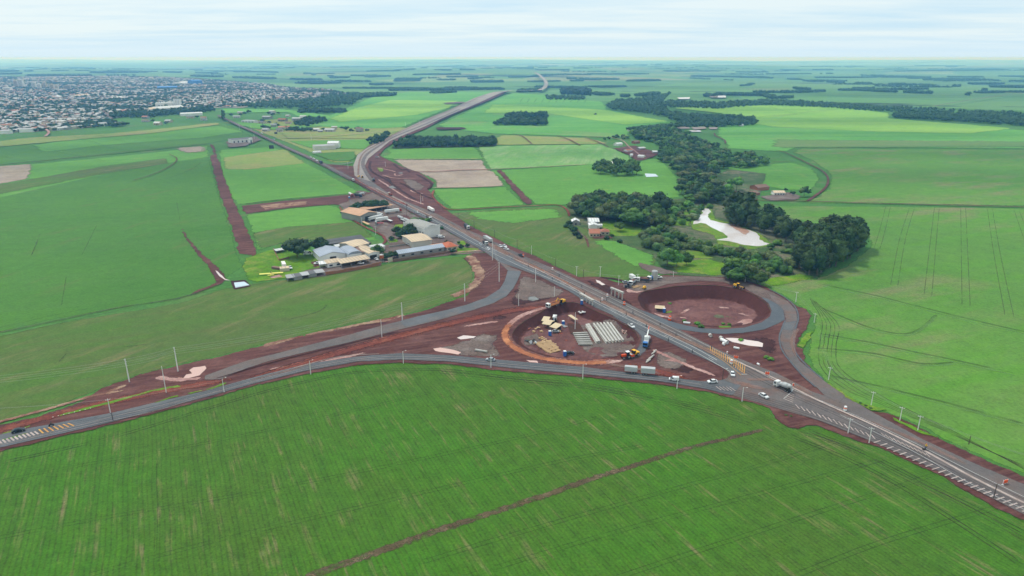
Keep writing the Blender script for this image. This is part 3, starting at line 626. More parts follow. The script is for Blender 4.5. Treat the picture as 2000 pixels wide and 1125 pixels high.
roadpoly('highway_lane', [(1055,541),(1019,528),(977,514),(945,492),(893,463),(842,434),(800,413),(751,387),(717,369),(690,353),(696,350),(722,366),(757,384),(806,408),(850,429),(905,456),(962,485),(1010,509),(1060,529),(1110,553),(1160,581),(1220,610),(1280,640),(1340,668),(1400,698),(1450,726),(1430,732),(1416,722),(1389,709),(1347,690),(1305,669),(1269,654),(1225,633),(1195,616),(1161,601),(1108,568)], 'asphalt', 15)
roadpoly('highway_lane', [(1030,503),(1075,523),(1130,549),(1172,568),(1215,588),(1249,605),(1283,618),(1305,630),(1330,646),(1368,666),(1340,654),(1300,634),(1260,614),(1200,585),(1140,556),(1080,529)], 'asphalt_dark', 15, w=2)
roadpoly('loop_road', [(1242,603),(1284,618),(1305,627),(1336,636),(1368,642),(1410,644),(1452,641),(1486,631),(1503,619),(1506,608),(1500,594),(1484,581),(1500,585),(1530,602),(1534,626),(1519,634),(1494,645),(1452,652),(1410,654),(1368,651),(1326,645),(1290,632)], 'asphalt_dark', 16, label='fresh dark asphalt loop ramp on the right')
roadpoly('loop_road', [(1262,569),(1240,570),(1216,562),(1216,552),(1240,546),(1268,541),(1305,541.5),(1347,541),(1410,544),(1452,551),(1483,561),(1515,575),(1540,590),(1555,607),(1558,624),(1550,645),(1526,645),(1534,626),(1530,612),(1510,595),(1484,582),(1473,576),(1452,564),(1410,552),(1368,549.5),(1305,556)], 'soil_grey', 15, label='unpaved earth loop road around the right excavation')
roadpoly('ramp_road', [(1506,585),(1500,574),(1540,591),(1555,607),(1558,624),(1553,643),(1549,655),(1551,684),(1562,706),(1601,738),(1625,756),(1652,775),(1640,790),(1608,773),(1589,754),(1568,736),(1545,710),(1530,687),(1522,664),(1526,645),(1534,626),(1534,612)], 'asphalt_dusty', 17, label='dusty ramp joining the highway from the right loop')
roadpoly('asphalt_patch', [(1528,632),(1556,628),(1548,648),(1526,645)], 'asphalt', 18)
ribbon('ramp_edge', [(1500,566),(1530,581),(1552,600),(1559,622),(1553,645),(1550,670),(1555,692),(1580,720),(1610,744)], 1.6, 'asphalt_dark', 19)
ribbon('ramp_edge', [(1534,626),(1525,648),(1522,664),(1527,685),(1545,710),(1568,736),(1595,760)], 1.4, 'asphalt_dark', 19)
# side road
roadpoly('side_road', [(1430,775),(1380,762),(1290,747),(1140,733),(1000,721),(880,708),(780,704),(700,708),(600,726),(500,750),(400,778),(217,827),(0,877),(-400,975),(-400,945),(0,850),(60,837),(217,808),(300,788),(400,765),(500,737),(600,712),(700,697),(780,691),(880,695),(1000,706),(1140,718),(1290,736),(1370,746),(1400,745),(1420,741),(1450,752)], 'asphalt', 16, label='two-lane asphalt side road along the foreground field')
# new left ramp
roadpoly('ramp_road', [(977,512),(950,497),(965,505),(991,530),(985,550),(975,566),(950,582),(912,596),(875,606),(820,618),(750,636),(680,655),(600,676),(530,694),(480,706),(430,724),(400,735),(398,744),(430,743),(480,722),(530,706),(600,689),(680,671),(750,653),(820,636),(875,622),(925,607),(965,594),(990,580),(1003,565),(1012,548),(1020,531),(1000,524)], 'asphalt_dusty', 16, label='unfinished grey ramp curving down to the left')
roadpoly('ramp_lane', [(991,530),(985,550),(975,566),(950,582),(912,596),(875,606),(820,618),(780,628),(790,640),(820,634),(875,620),(925,606),(965,593),(990,579),(1003,565),(1012,548),(1018,531)], 'asphalt', 17)
ribbon('ramp_edge', [(780,648),(700,668),(600,692),(500,718),(420,742)], 1.5, 'soil_dark', 18)
ribbon('haul_road', [(440,762),(560,722),(640,697),(740,668),(850,640),(930,622),(1000,608),(1085,597)], (12, 13), 'soil_red', 13, parts=4)
for k, d in ((-3, 0), (2.2, 0), (4.5, 0)): ribbon('tyre_track', [(500,742),(640,697),(740,668),(850,640),(930,622),(1000,608),(1080,598)], .8, 'soil_dark', 14, side=k)
ribbon('haul_road', [(-100,868),(60,825),(130,806),(217,786),(300,768),(360,757),(430,745),(470,738)], (9, 10), 'soil_red', 13, parts=4)
ribbon('dirt_track', [(-100,852),(0,825),(100,798),(180,775),(250,762)], 4, 'straw', 12)
patch('grass', [(0,849),(60,832),(130,808),(217,784),(300,762),(350,752),(360,758),(300,766),(217,790),(100,820),(0,856)], 'grass_verge', 15, w=1)
patch('grass', [(215,808),(260,800),(340,775),(350,774),(350,777),(300,790),(225,806)], 'grass_lush', 17, w=.8)
patch('grass', [(360,770),(400,762),(440,748),(448,750),(420,760),(370,772)], 'grass_verge', 17, w=.8)
patch('grass', [(0,861),(30,853),(60,845),(62,847),(30,858),(0,864)], 'grass_lush', 18, w=.6)
# dark fresh asphalt patch and dirty side
ribbon('asphalt_patch', [(60,845),(110,832),(160,822),(200,815)], 2.5, 'asphalt_dark', 18)
# verges right
patch('grass', [(1578,650),(1590,645),(1582,665),(1568,682),(1556,675),(1565,660)], 'grass_lush', 16, w=1)
patch('grass', [(1603,740),(1625,752),(1680,788),(1730,800),(1735,805),(1700,803),(1650,778)], 'grass_verge', 16, w=.8)
patch('grass', [(1740,815),(1780,832),(1830,855),(1835,860),(1790,845),(1745,823)], 'grass_lush', 16, w=.8)
# left loop
LOOP = [(1080,600),(1050,606),(1015,620),(994,637),(986,655),(995,672),(1020,688),(1060,701),(1110,708),(1160,710),(1205,706),(1228,700)]
ribbon('loop_road', LOOP, (6, 9), 'soil_pink', 14, parts=4, label='orange earth loop road round the girder yard')
ribbon('loop_road', [(1000,628),(990,642),(986,655),(995,672),(1020,688),(1060,701),(1110,708),(1160,710),(1205,706)], 7, 'soil_orange', 15, parts=4)
ribbon('dirt_track', [(1200,708),(1260,722),(1330,738),(1360,745)], (12, 8), 'soil_red', 13, parts=4)
ribbon('loop_road', [(1215,706),(1238,696),(1256,680),(1261,665),(1257,655),(1243,641),(1220,628),(1190,614)], (8, 7), 'asphalt', 15, parts=4)
for s in (-2.2, 1.8): ribbon('tyre_track', LOOP[:-1], .7, 'soil_red', 16, side=s)
# new highway going up
roadpoly('new_highway', [(692,345),(690,325),(698,305),(717,291),(750,275),(787,256),(825,239),(875,219),(925,196),(962,184.5),(998,181.5),(975,188),(925,209),(875,229),(825,252),(785,268),(762,278),(740,296),(720,312),(711,330),(716,345),(728,357),(702,352)], 'highway_pale', 13, label='new dual carriageway curving away to the north')
ribbon('highway_lane', [(728,356),(716,340),(709,322),(716,305),(740,288),(770,270),(830,246),(900,216)], (8, 7), 'asphalt_dusty', 14)
ribbon('median_strip', [(700,345),(702,318),(712,300),(735,286),(780,262),(830,240),(900,210),(950,190)], 4, 'median_dirt', 16, parts=2)
ribbon('new_highway', [(1044,150),(1052,154),(1062,162),(1067,170),(1062,178),(1052,183)], 38, 'highway_pale', 16)
ribbon('new_highway', [(975,186),(1000,183),(1030,182.5),(1055,182)], 24, 'highway_pale', 16)
# old highway to the town
ribbon('old_road', [(425,228),(445,237),(470,249),(500,262),(540,281),(575,297),(600,308),(640,327),(692,355)], 15, 'soil_grey', 12)
ribbon('old_road', [(425,228),(445,237),(470,249),(500,262),(540,281),(575,297),(600,308),(640,327),(692,354)], 8.5, 'asphalt_dusty', 14, label='old two-lane road running to the town')
ribbon('link_road', [(640,322),(660,323),(680,321),(694,318)], 8, 'asphalt', 14)
ribbon('median_strip', [(1000,504),(1019,514),(1062,532),(1113,558),(1155,580),(1215,609),(1266,634),(1300,651),(1347,670),(1378,684),(1410,702)], 6.5, 'median_dirt', 17, parts=4)
ribbon('median_strip', [(710,362),(735,372),(773,390),(803,406),(833,420),(870,436),(919,462),(958,480),(1000,504)], (5, 9), 'median_dirt', 17, parts=4)
ribbon('median_strip', [(690,350),(720,368),(760,388),(800,405)], 7, 'soil_red', 18)
ribbon('median_strip', [(1013,508),(1062,530),(1113,556)], 1.3, 'soil_orange', 18)
# lane markings
def mark(px, w=.28, m='paint_white', l=20, dashed=None, side=0): return ribbon('lane_marking', px, w, m, l, parts=1, dashed=dashed, side=side)
mark([(700,356),(751,383),(800,408),(842,429),(893,458),(945,487),(1010,519),(1062,541),(1113,564),(1155,588),(1215,619),(1266,644),(1347,683),(1400,713),(1424,727)], .35)
mark([(735,370),(800,403),(842,424),(893,451),(945,480),(1010,510),(1062,534),(1113,560),(1155,584),(1215,613),(1266,638),(1347,676),(1400,705)], .35)
mark([(945,484),(1010,514.5),(1062,537.5),(1113,562),(1155,586),(1215,616),(1266,641),(1347,680),(1400,709)], .22, dashed=(4, 8))
mark([(1075,527),(1130,553),(1172,573),(1249,611),(1300,636),(1368,670),(1440,706),(1500,738),(1560,768),(1640,800),(1760,855),(1900,925),(2010,978)], .25)
mark([(1062,531),(1130,561),(1172,581),(1249,618),(1300,643),(1350,668)], .22)
mark([(1420,700),(1500,735),(1600,785),(1700,830),(1800,880),(1900,935),(2000,985)], 1.2, 'paint_worn')
mark([(1640,812),(1700,842),(1800,893),(1900,950),(2000,998)], .22)
mark([(60,857),(217,817),(300,798),(400,773),(500,745),(600,720),(700,703),(780,698),(880,702),(1000,714),(1140,726),(1290,741),(1370,753)], .16, 'paint_worn')
mark([(0,872),(217,823.5),(300,806),(400,775),(500,747.5),(600,723.5),(700,706),(780,702),(880,706),(1000,718.5),(1140,730.5),(1290,745)], .16, 'paint_worn')
ribbon('kerb', [(575,720),(620,708),(660,699),(700,695),(740,693)], .35, 'kerb_concrete', 20, parts=1)
AX = [(700,357),(751,386),(800,411),(842,432),(893,461),(945,490),(1010,523),(1062,546),(1113,569),(1155,594),(1215,625),(1266,650),(1347,689),(1400,718)]
BX = [(845,421),(895,447),(945,470),(1010,500),(1075,530),(1130,556),(1172,576),(1249,614),(1300,640),(1368,674),(1440,710),(1500,742),(1560,772),(1640,806),(1760,862),(1900,935),(2010,990)]
CX = [(0,866),(217,820),(300,801),(400,774),(500,746),(600,721),(700,703),(780,698),(880,702),(1000,714),(1140,726),(1290,742),(1370,755),(1480,780),(1601,818),(1716,864),(1838,918),(1990,995)]
for q, ss in ((AX, (-1.3, .9, 3.0)), (BX, (-4.6, -2.6, .4, 2.4)), (CX, (-2.6, -.8, 1.2, 3.0))):
    for k in ss: ribbon('tyre_wear', q, .9, 'lane_wear', 19, side=k, amp=.15)
for q, w_ in (([(1400,742),(1450,752),(1520,768)], 7), ([(1180,712),(1240,722),(1300,733)], 4), ([(1000,505),(1100,552),(1200,600)], 3), ([(880,440),(960,478),(1040,520)], 5), ([(1560,640),(1548,665),(1555,700)], 4), ([(1450,745),(1520,745),(1600,780)], 5), ([(620,708),(560,726),(480,746)], 3), ([(1620,800),(1760,850),(1900,915)], 4)):
    ribbon('road_dust', q, w_, 'lane_dust', 19, parts=4, amp=.8)
def hatch(p0, p1, q0, q1, n, w=.5, m='paint_faded'):
    """n bars between line p0-p1 (near ends) and q0-q1 (far ends)"""
    for i in range(n):
        k = (i + .5) / n
        a = (p0[0] + (p1[0] - p0[0]) * k, p0[1] + (p1[1] - p0[1]) * k); b = (q0[0] + (q1[0] - q0[0]) * k, q0[1] + (q1[1] - q0[1]) * k)
        mb = ribbon('hatch_marking', [a, b], w, m, 21, parts=1, smooth=False, fadeend=False)
hatch((1700,864), (2002,1005), (1713,860), (2018,1000), 24, .55)
hatch((1548,790), (1706,853), (1556,799), (1714,862), 15, .45)
hatch((1548,790), (1551,772), (1530,783), (1544,768), 5, .4)
hatch((1716,846), (1812,890), (1724,853), (1820,897), 12, .4, 'paint_worn')
hatch((1385,677), (1457,717), (1386,686), (1455,733), 17, .35, 'paint_yellow')
hatch((1405,764), (1440,766), (1395,757), (1428,758), 5, .4, 'paint_worn')
mark([(1440,721),(1448,727),(1456,732)], .3, 'paint_yellow'); mark([(1380,681),(1410,697),(1440,714),(1452,726)], .3, 'paint_yellow'); mark([(1392,693),(1420,712),(1447,735)], .3, 'paint_yellow')
hatch((0,870), (80,850), (-6,864), (72,844), 10, .7); hatch((80,850), (150,833), (72,842), (138,828), 7, .6, 'paint_yellow')
for k in range(14): ribbon('hatch_marking', [(40 + k * 10.5, 853 - k * 2.45 - 21), (42 + k * 10.5, 852 - k * 2.45 - 21)], .5, 'paint_white', 21, parts=1, smooth=False) if 5 < k else None
mark([(1448,733),(1459,733)], .5)
mark([(1530,781),(1545,768),(1549,762)], .25)

# ------------------------------------------------------------------ farm tracks, tyre marks, crop lines
def trk(px, w=2, m='track', l=12, **k): return ribbon('farm_track', px, w, m, l, **k)
trk([(560,1140),(760,1070),(900,1022),(1080,962),(1250,905),(1400,862),(1500,838)], (5.5, 3.5), 'brown_strip', 3, parts=4, amp=.6)
pairs = [[(-50,1060),(200,1012),(420,975),(700,922),(1000,858),(1180,812)], [(-50,950),(180,905),(420,862),(700,800),(880,757)], [(150,1130),(400,1062),(620,1010),(880,950),(1100,900),(1270,868)],
         [(900,1130),(1200,1040),(1500,960),(1750,890)], [(1200,1130),(1450,1048),(1700,968),(1830,925)], [(1540,1130),(1720,1060),(1950,990)], [(820,1100),(1000,1045),(1300,960),(1500,905),(1640,860)]]
for q in pairs:
    for s in (-.9, .9): ribbon('tyre_track', q, .55, 'track_soft', 3, side=s)
head = [[(0,905),(217,855),(400,800),(500,770),(600,745),(700,727),(850,722),(1000,738),(1150,752),(1290,778),(1400,800),(1480,822)], [(850,726),(1000,742),(1150,758),(1290,784),(1400,810),(1470,830)],
        [(1560,845),(1650,872),(1760,930),(1880,985),(2010,1060)], [(1580,842),(1700,890),(1850,965),(2010,1045)], [(1540,850),(1640,890),(1750,945),(1900,1040),(1990,1100)]]
for i, q in enumerate(head):
    for s in (-1, 1): ribbon('tyre_track', q, .9, 'tyre_rut' if i != 2 else 'track', 3, side=s)
# across-row lines in the near field
for u0, v0, u1, v1 in ((520,735,610,850),(715,800,925,1040),(870,800,1060,990),(1010,790,1290,1080),(305,900,306,1080),(1130,860,1280,1010)):
    trk([(u0, v0), ((u0 + u1) / 2 + 2, (v0 + v1) / 2), (u1, v1)], .35, 'track_soft', 3)
# right field tyre pairs
for q in ([(1735,402),(1722,455),(1712,488)], [(1782,404),(1762,470),(1746,560)], [(1830,403),(1822,480),(1812,580)], [(1881,404),(1884,500),(1887,600)], [(1933,407),(1948,500),(1972,620)], [(1985,410),(2010,480),(2050,600)]):
    for s in (-2.2, 2.2): ribbon('tyre_track', q, .8, 'track', 3, side=s)
for q in ([(1602,555),(1700,575),(1800,600),(1900,625),(2010,650)], [(1600,600),(1700,640),(1780,650),(1830,612)], [(1590,680),(1700,690),(1800,710),(1870,706)], [(1610,730),(1720,755),(1860,790),(2010,830)], [(1600,652),(1680,665),(1800,690),(1990,730)]):
    ribbon('field_terrace', q, 3, 'track_soft', 3, parts=2, amp=.8); ribbon('field_terrace', [(a, b + 4) for a, b in q], 3, 'track_light', 3)
for s in range(5):
    ribbon('tyre_track', [(1580 + s * 3, 580 + s * 2), (1600 + s * 5, 615), (1607 + s * 8, 640), (1600 + s * 8, 680), (1606 + s * 9, 720), (1650 + s * 12, 760), (1720 + s * 10, 790 + s), (1850 + s * 8, 845 + s * 2), (2010, 915 + s * 2)], .8, 'tyre_rut' if s % 2 == 0 else 'track', 3, amp=.7)
trk([(1430,372),(1480,392),(1570,394),(1700,398),(1850,402),(2050,407)], (3.5, 5), 'soil', 12)
trk([(1500,296),(1520,296),(1545,305),(1580,322),(1605,335),(1617,350),(1612,368),(1590,385),(1575,395)], (3, 5.5), 'soil', 12)
trk([(1500,319),(1560,316)], 3, 'soil', 12); trk([(1395,262),(1398,268),(1415,276),(1416,283)], 5, 'soil', 12); trk([(1500,231),(1580,222),(1640,217)], 4, 'soil_grey', 12)
trk([(1820,212),(1860,205),(1930,195),(2000,188)], 9, 'soil_grey', 12)
trk([(-100,340),(0,325),(90,316),(180,306),(300,293),(412,282)], (3, 4), 'soil', 12); trk([(258,355),(300,342),(335,325),(346,312),(330,303)], 2.4, 'soil', 12); trk([(330,350),(370,335),(395,318)], 1.6, 'track', 12)
trk([(-100,668),(0,650),(120,625),(240,600),(350,583),(440,552)], 4, 'track', 12); trk([(-100,680),(0,659),(150,625),(400,572),(560,548)], 1.2, 'track_soft', 12); trk([(-100,660),(0,641),(130,612),(360,570)], 1, 'track_soft', 12)
trk([(478,400),(560,390),(660,382),(712,377)], 3, 'soil_dark', 12); trk([(662,404),(680,425),(720,448),(748,462),(752,474),(740,480)], (3, 4), 'soil_red', 12)
trk([(745,514),(800,506),(900,493),(945,490)], 4, 'soil_pink', 12)
trk([(848,372),(845,385),(862,402),(885,411),(960,407),(1040,403),(1090,402),(1108,412),(1112,425)], 4, 'soil_red', 12)
trk([(885,412),(860,416)], 4, 'soil_red', 12)
trk([(800,336),(850,337),(900,334),(966,332.5)], 4.5, 'soil_red', 13)
for q in ([(955,332),(1050,328),(1155,322)], [(765,312),(850,312),(945,312)], [(815,338),(880,334),(955,332),(965,332)], [(840,368),(920,367),(990,364)]): trk(q, 3, 'soil_pink', 12)
for q in ([(1000,263),(1020,268),(1040,284)], [(1085,266),(1110,274),(1135,287)], [(1140,270),(1165,278),(1190,290)]): trk(q, 4, 'soil', 12)
for u in range(1015, 1150, 14): trk([(u + 6, 196), (u, 204)], 5, 'track', 12)
trk([(1000,261),(1085,264),(1200,272),(1230,290),(1250,305)], 3, 'soil_pink', 12)
trk([(1140,460),(1146,470),(1150,485)], 3, 'soil', 12); trk([(1120,440),(1135,458),(1150,470)], 2, 'soil_grey', 12)
trk([(90,255),(96,262),(88,270)], 8, 'soil_pink', 12); trk([(0,272),(100,262),(190,255)], 4, 'soil_grey', 12); trk([(0,266),(120,258),(180,253)], 3, 'soil_grey', 12); trk([(200,218),(215,232),(228,249)], 12, 'soil_grey', 12)
trk([(555,236),(640,232)], 3, 'soil_pink', 12); trk([(540,272),(640,268),(760,258)], 6, 'soil_pink', 12)
for i, q in enumerate(([(60,285),(130,300),(210,318)], [(140,268),(230,292),(290,300)], [(185,265),(250,280),(310,292)], [(0,305),(60,318)])): trk(q, 2.5, 'track_light', 12)
for q in ([(160,500),(175,470),(190,440)], [(120,600),(130,540)], [(345,395),(352,432)], [(75,470),(62,500),(80,455)]): trk(q, .8, 'track', 12)
for q in ([(640,595),(620,610),(560,626)], [(130,690),(115,710)], [(560,605),(540,612)], [(230,680),(300,672)]): trk(q, 1.5, 'track', 12)
# ------------------------------------------------------------------ trees
def fol(name, c1, c2, c3, rnd=.25):
    t = NT(name)
    col = t.mix(t.step(t.noise(t.pos(), .16, 4, .7), .38, .62), c1, c2)
    col = t.mix(t.math('MULTIPLY', t.step(t.noise(t.pos(), .05, 2), .5, .7), .7), col, c3)
    oi = t.n('ShaderNodeObjectInfo'); hsv = t.n('ShaderNodeHueSaturation'); t.l(col, hsv.inputs['Color'])
    g = t.step(t.noise(t.pos(), .9, 3, .8), .3, .7)
    v = t.math('MULTIPLY', t.math('ADD', t.math('MULTIPLY', g, .95), .35), t.math('ADD', t.math('MULTIPLY', oi.outputs['Random'], rnd * 2), 1 - rnd))
    t.l(v, hsv.inputs['Value']); t.l(t.math('ADD', .485, t.math('MULTIPLY', oi.outputs['Random'], .03)), hsv.inputs['Hue'])
    t.l(hsv.outputs[0], t.b.inputs['Base Color']); t.b.inputs['Roughness'].default_value = .8; t.b.inputs['Specular IOR Level'].default_value = .2
fol('leaf_euc', K(46, 70, 40), K(72, 96, 50), K(96, 112, 54))
fol('leaf_broad', K(50, 84, 38), K(80, 114, 48), K(108, 134, 56))
fol('leaf_dark', K(36, 60, 38), K(54, 82, 44), K(62, 92, 48))
fol('leaf_bright', K(84, 124, 46), K(98, 140, 52), K(72, 112, 44))
fol('leaf_bush', K(60, 92, 46), K(90, 122, 60), K(120, 130, 92))
fol('leaf_far', K(44, 72, 44), K(66, 94, 52), K(82, 108, 60))
fol('leaf_olive', K(80, 98, 56), K(100, 116, 64), K(122, 124, 84))
pmat('bark', K(110, 98, 84), .9, var=.3, scale=2)

import bmesh
def ico(sub):
    bm = bmesh.new(); bmesh.ops.create_icosphere(bm, subdivisions=sub, radius=1.0)
    v = np.array([p.co[:] for p in bm.verts]); f = np.array([[q.index for q in p.verts] for p in bm.faces]); bm.free(); return v, f
ICO = {k: ico(k) for k in (1, 2, 3)}
def noise3(P, sc, seed):
    return np.array([mnoise.noise(Vector((p[0] * sc + seed, p[1] * sc, p[2] * sc - seed))) for p in P])
def crown_arrays(kind, seed, lod):
    """returns verts, tri faces of a crown for a tree of unit height (1 = tree top)"""
    rs = np.random.RandomState(seed)
    if kind == 'eucalyptus':   L = [(rs.uniform(-.09, .09), rs.uniform(-.09, .09), z, r) for z, r in ((.34, .13), (.5, .17), (.62, .18), (.74, .16), (.86, .13), (.95, .08))]
    elif kind == 'broadleaf':  L = [(0, 0, .60, .30)] + [(.27 * math.cos(a), .27 * math.sin(a), rs.uniform(.46, .68), rs.uniform(.18, .25)) for a in np.arange(6) * 1.05 + seed] + [(rs.uniform(-.1, .1), rs.uniform(-.1, .1), .80, .2)]
    elif kind == 'umbrella':   L = [(0, 0, .68, .33)] + [(.42 * math.cos(a), .42 * math.sin(a), rs.uniform(.55, .7), rs.uniform(.22, .3)) for a in np.arange(7) * .9 + seed] + [(.15, .1, .84, .2), (-.18, -.05, .82, .2)]
    else:                      L = [(0, 0, .5, .42), (.35, .1, .4, .34), (-.3, .2, .38, .33), (.05, -.36, .36, .32)]
    sub = {2: 2, 1: 1, 0: 1}[lod]
    if lod == 0:
        L = [(0, 0, .62, .33)] if kind != 'bush' else [(0, 0, .45, .5)]
        if kind == 'eucalyptus': L = [(0, 0, .6, .26)]
    if lod == 1: L = L[::2] if len(L) > 4 else L[:2]
    V = []; Fc = []; n = 0
    iv, if_ = ICO[sub]
    for (x, y, z, r) in L:
        d = 1 + .45 * noise3(iv, 1.7, seed * 3.7 + x * 9) + .22 * noise3(iv, 4.3, seed + z)
        sc = np.array([1, 1, .8 if kind != 'eucalyptus' else 1.05])
        if lod == 0 and kind == 'eucalyptus': sc = np.array([1, 1, 1.5])
        P = iv * d[:, None] * r * sc + np.array([x, y, z]); V.append(P); Fc.append(if_ + n); n += len(P)
        k = {2: 95, 1: 16, 0: 9}[lod]
        ls = {2: .038, 1: .07, 0: .13}[lod] * (1.25 if kind == 'bush' else 1)
        for _ in range(k):
            q = rs.normal(size=3); q /= np.linalg.norm(q)
            c = np.array([x, y, z]) + q * r * sc * rs.uniform(.8, 1.35)
            a = rs.normal(size=3); a /= np.linalg.norm(a); b = np.cross(a, q); b /= (np.linalg.norm(b) + 1e-6)
            s = ls * rs.uniform(.6, 1.4)
            V.append(np.array([c + a * s, c + b * s, c - a * s * .9 + q * s * .4, c - b * s])); Fc.append(np.array([[0, 1, 2], [0, 2, 3]]) + n); n += 4
    return np.vstack(V), np.vstack(Fc)
def np_mesh(name, V, Fc, midx=None):
    me = bpy.data.meshes.new(name); me.vertices.add(len(V)); me.vertices.foreach_set('co', np.asarray(V, dtype=np.float32).ravel())
    k = Fc.shape[1]; me.loops.add(len(Fc) * k); me.loops.foreach_set('vertex_index', Fc.astype(np.int32).ravel())
    me.polygons.add(len(Fc)); me.polygons.foreach_set('loop_start', np.arange(0, len(Fc) * k, k, dtype=np.int32))
    try: me.polygons.foreach_set('loop_total', np.full(len(Fc), k, dtype=np.int32))
    except Exception: pass
    if midx is not None: me.polygons.foreach_set('material_index', midx.astype(np.int32))
    me.update(calc_edges=True); return me
CR = {}
def crown_mesh(kind, i, hi):
    key = (kind, i, hi)
    if key not in CR: CR[key] = np_mesh(kind + '_crown', *crown_arrays(kind, i + 1, 2 if hi else 1))
    return CR[key]
def trunk_mesh(kind, i):
    key = (kind, i, 't')
    if key not in CR:
        b = MB(); h = .78 if kind == 'eucalyptus' else .55
        b.cyl((0, 0, -.02), (.01, 0, h * .5), .022, .016, 6); b.cyl((.01, 0, h * .5), (.0, .01, h), .016, .007, 6)
        for k in range(4):
            a = k * 1.7 + i; z = h * (.45 + .12 * k); r = .16 if kind == 'eucalyptus' else .25
            b.cyl((.01, 0, z), (r * math.cos(a), r * math.sin(a), z + .16), .009, .004, 5)
        me = bpy.data.meshes.new(kind + '_trunk'); me.from_pydata(b.v, [], b.f); me.update(); me.materials.append(M['bark']); CR[key] = me
    return CR[key]
LEAF = dict(eucalyptus='leaf_euc', broadleaf='leaf_broad', umbrella='leaf_dark', bush='leaf_bush', dark='leaf_dark')
TREES = []   # (dist, kind, x, y, z, height, rot, label, group, leaf)
def tree(kind, x, y, h, label=None, group=None, leaf=None, w=1.0):
    TREES.append((math.hypot(x, y), kind, x, y, Z(x, y), h, random.uniform(0, 6.28), label, group, leaf or LEAF[kind], w))
def treepx(kind, u, v, hpx, label, leaf=None, w=1.0, group=None):
    x, y = G(u, v); tree(kind, x, y, hpx / (pxm(u, v) * .95), label, group, leaf, w)
def wood(px, kind, sp, h, label, group, leaf=None, keep=1.0, w=1.0, world=False):
    P = px if world else [G(u, v) for u, v in dens(px, lambda a, b: 15)]
    A = np.array(P); x0, y0 = A.min(0); x1, y1 = A.max(0)
    y = y0
    while y < y1:
        x = x0
        while x < x1:
            s = sp
            a, b = x + random.uniform(-.45, .45) * s, y + random.uniform(-.45, .45) * s
            if random.random() < keep and inside(a, b, P):
                lf = leaf
                if kind == 'broadleaf' and leaf is None: lf = random.choice(['leaf_broad', 'leaf_dark', 'leaf_dark', 'leaf_broad', 'leaf_olive'])
                if kind == 'bush' and leaf is None: lf = random.choice(['leaf_bush', 'leaf_broad', 'leaf_broad', 'leaf_bush', 'leaf_olive', 'leaf_olive', 'leaf_bright'])
                tree(kind, a, b, random.uniform(h[0] * .8, h[1] * 1.12), label, group, lf, w * random.uniform(.75, 1.25))
            x += sp
        y += sp
def strip(u0, v0, u1, v1, th, h, leaf='leaf_far', kind='broadleaf', dens_=1.0):
    strip_w(G(u0, v0), G(u1, v1), th * .6, h, leaf, kind, dens_, u0)
def strip_w(p, q_, th, h, leaf='leaf_far', kind='broadleaf', dens_=1.0, seed=0):
    a, b = Vector(p), Vector(q_); d = b - a; L = max(d.length, 1); d.normalize(); n = Vector((-d.y, d.x))
    D = (a.length + b.length) / 2; sp = max(6.5, D * .0017); cnt = int(L * th / sp / sp * dens_)
    for _ in range(min(cnt, 1100)):
        k = random.random(); s_ = k * L
        m = mnoise.noise(Vector((s_ / 190 + seed, .5, 0))); wob = mnoise.noise(Vector((s_ / 320, seed, 3))) * min(110, L * .12)
        if m < -.18: continue
        q = a + d * s_ + n * (random.uniform(-.5, .5) * th * (.35 + 1.1 * max(0, m + .3)) + wob)
        tree(kind, q.x, q.y, random.uniform(.5, 1.35) * h, None, None, leaf, max(1.0, sp / (h * .6)))
def far_lines():
    rs = random.Random(5)
    for i in range(115):
        r = 3600 + 13000 * rs.random() ** 1.5; az = rs.uniform(-.75, .75); x, y = r * math.sin(az), r * math.cos(az)
        if inside(x, y, TOWNW): continue
        L = rs.uniform(120, 700) * (1 if r < 7000 else 2); an = rs.gauss(0, .5) + (1.2 if rs.random() < .2 else 0)
        strip_w((x - L / 2 * math.cos(an), y - L / 2 * math.sin(an)), (x + L / 2 * math.cos(an), y + L / 2 * math.sin(an)), rs.choice((25, 40, 40, 90, 160)), rs.uniform(10, 15), 'leaf_far', seed=i * 3.3)
TOWNW = [G(u, v) for u, v in ((-200, 265), (430, 240), (720, 180), (560, 165), (400, 153), (60, 148), (-200, 150))]
far_lines()
# hand-placed single trees
treepx('umbrella', 581, 503, 34, 'huge round dark tree on the lawn left of the farm sheds', w=1.15)
treepx('umbrella', 626, 494, 29, 'tall dark round tree at the end of the panel rows', w=.85)
treepx('broadleaf', 650, 490, 12, 'small bushy tree beside the white lean-to roof', 'leaf_dark')
treepx('broadleaf', 738, 500, 22, 'green tree hard by the orange water tank', 'leaf_broad', w=1.2)
treepx('broadleaf', 728, 498, 16, 'bushy tree behind the tan farm office roof', 'leaf_broad', w=1.2)
for u, v, h in ((755, 508, 14), (763, 506, 15), (771, 504, 13), (748, 508, 12)): treepx('broadleaf', u, v, h, 'low green tree in the row between the water tank and the long solar-roofed barn', 'leaf_dark', w=1.3, group='trees by the water tank')
for u, v, h in ((800, 460, 24), (792, 463, 18), (808, 462, 18), (775, 458, 16), (782, 466, 14), (765, 470, 9)): treepx('broadleaf', u, v, h, 'dark green tree behind the tan-roofed open shed', 'leaf_dark', w=1.3, group='trees behind the open shed')
for u in range(695, 750, 6): treepx('broadleaf', u, 413 - (u - 695) * .1, 17 + random.uniform(-3, 3), 'dark tree in the dense clump behind the brown warehouse roof', 'leaf_dark', w=1.35, group='clump behind the brown warehouse')
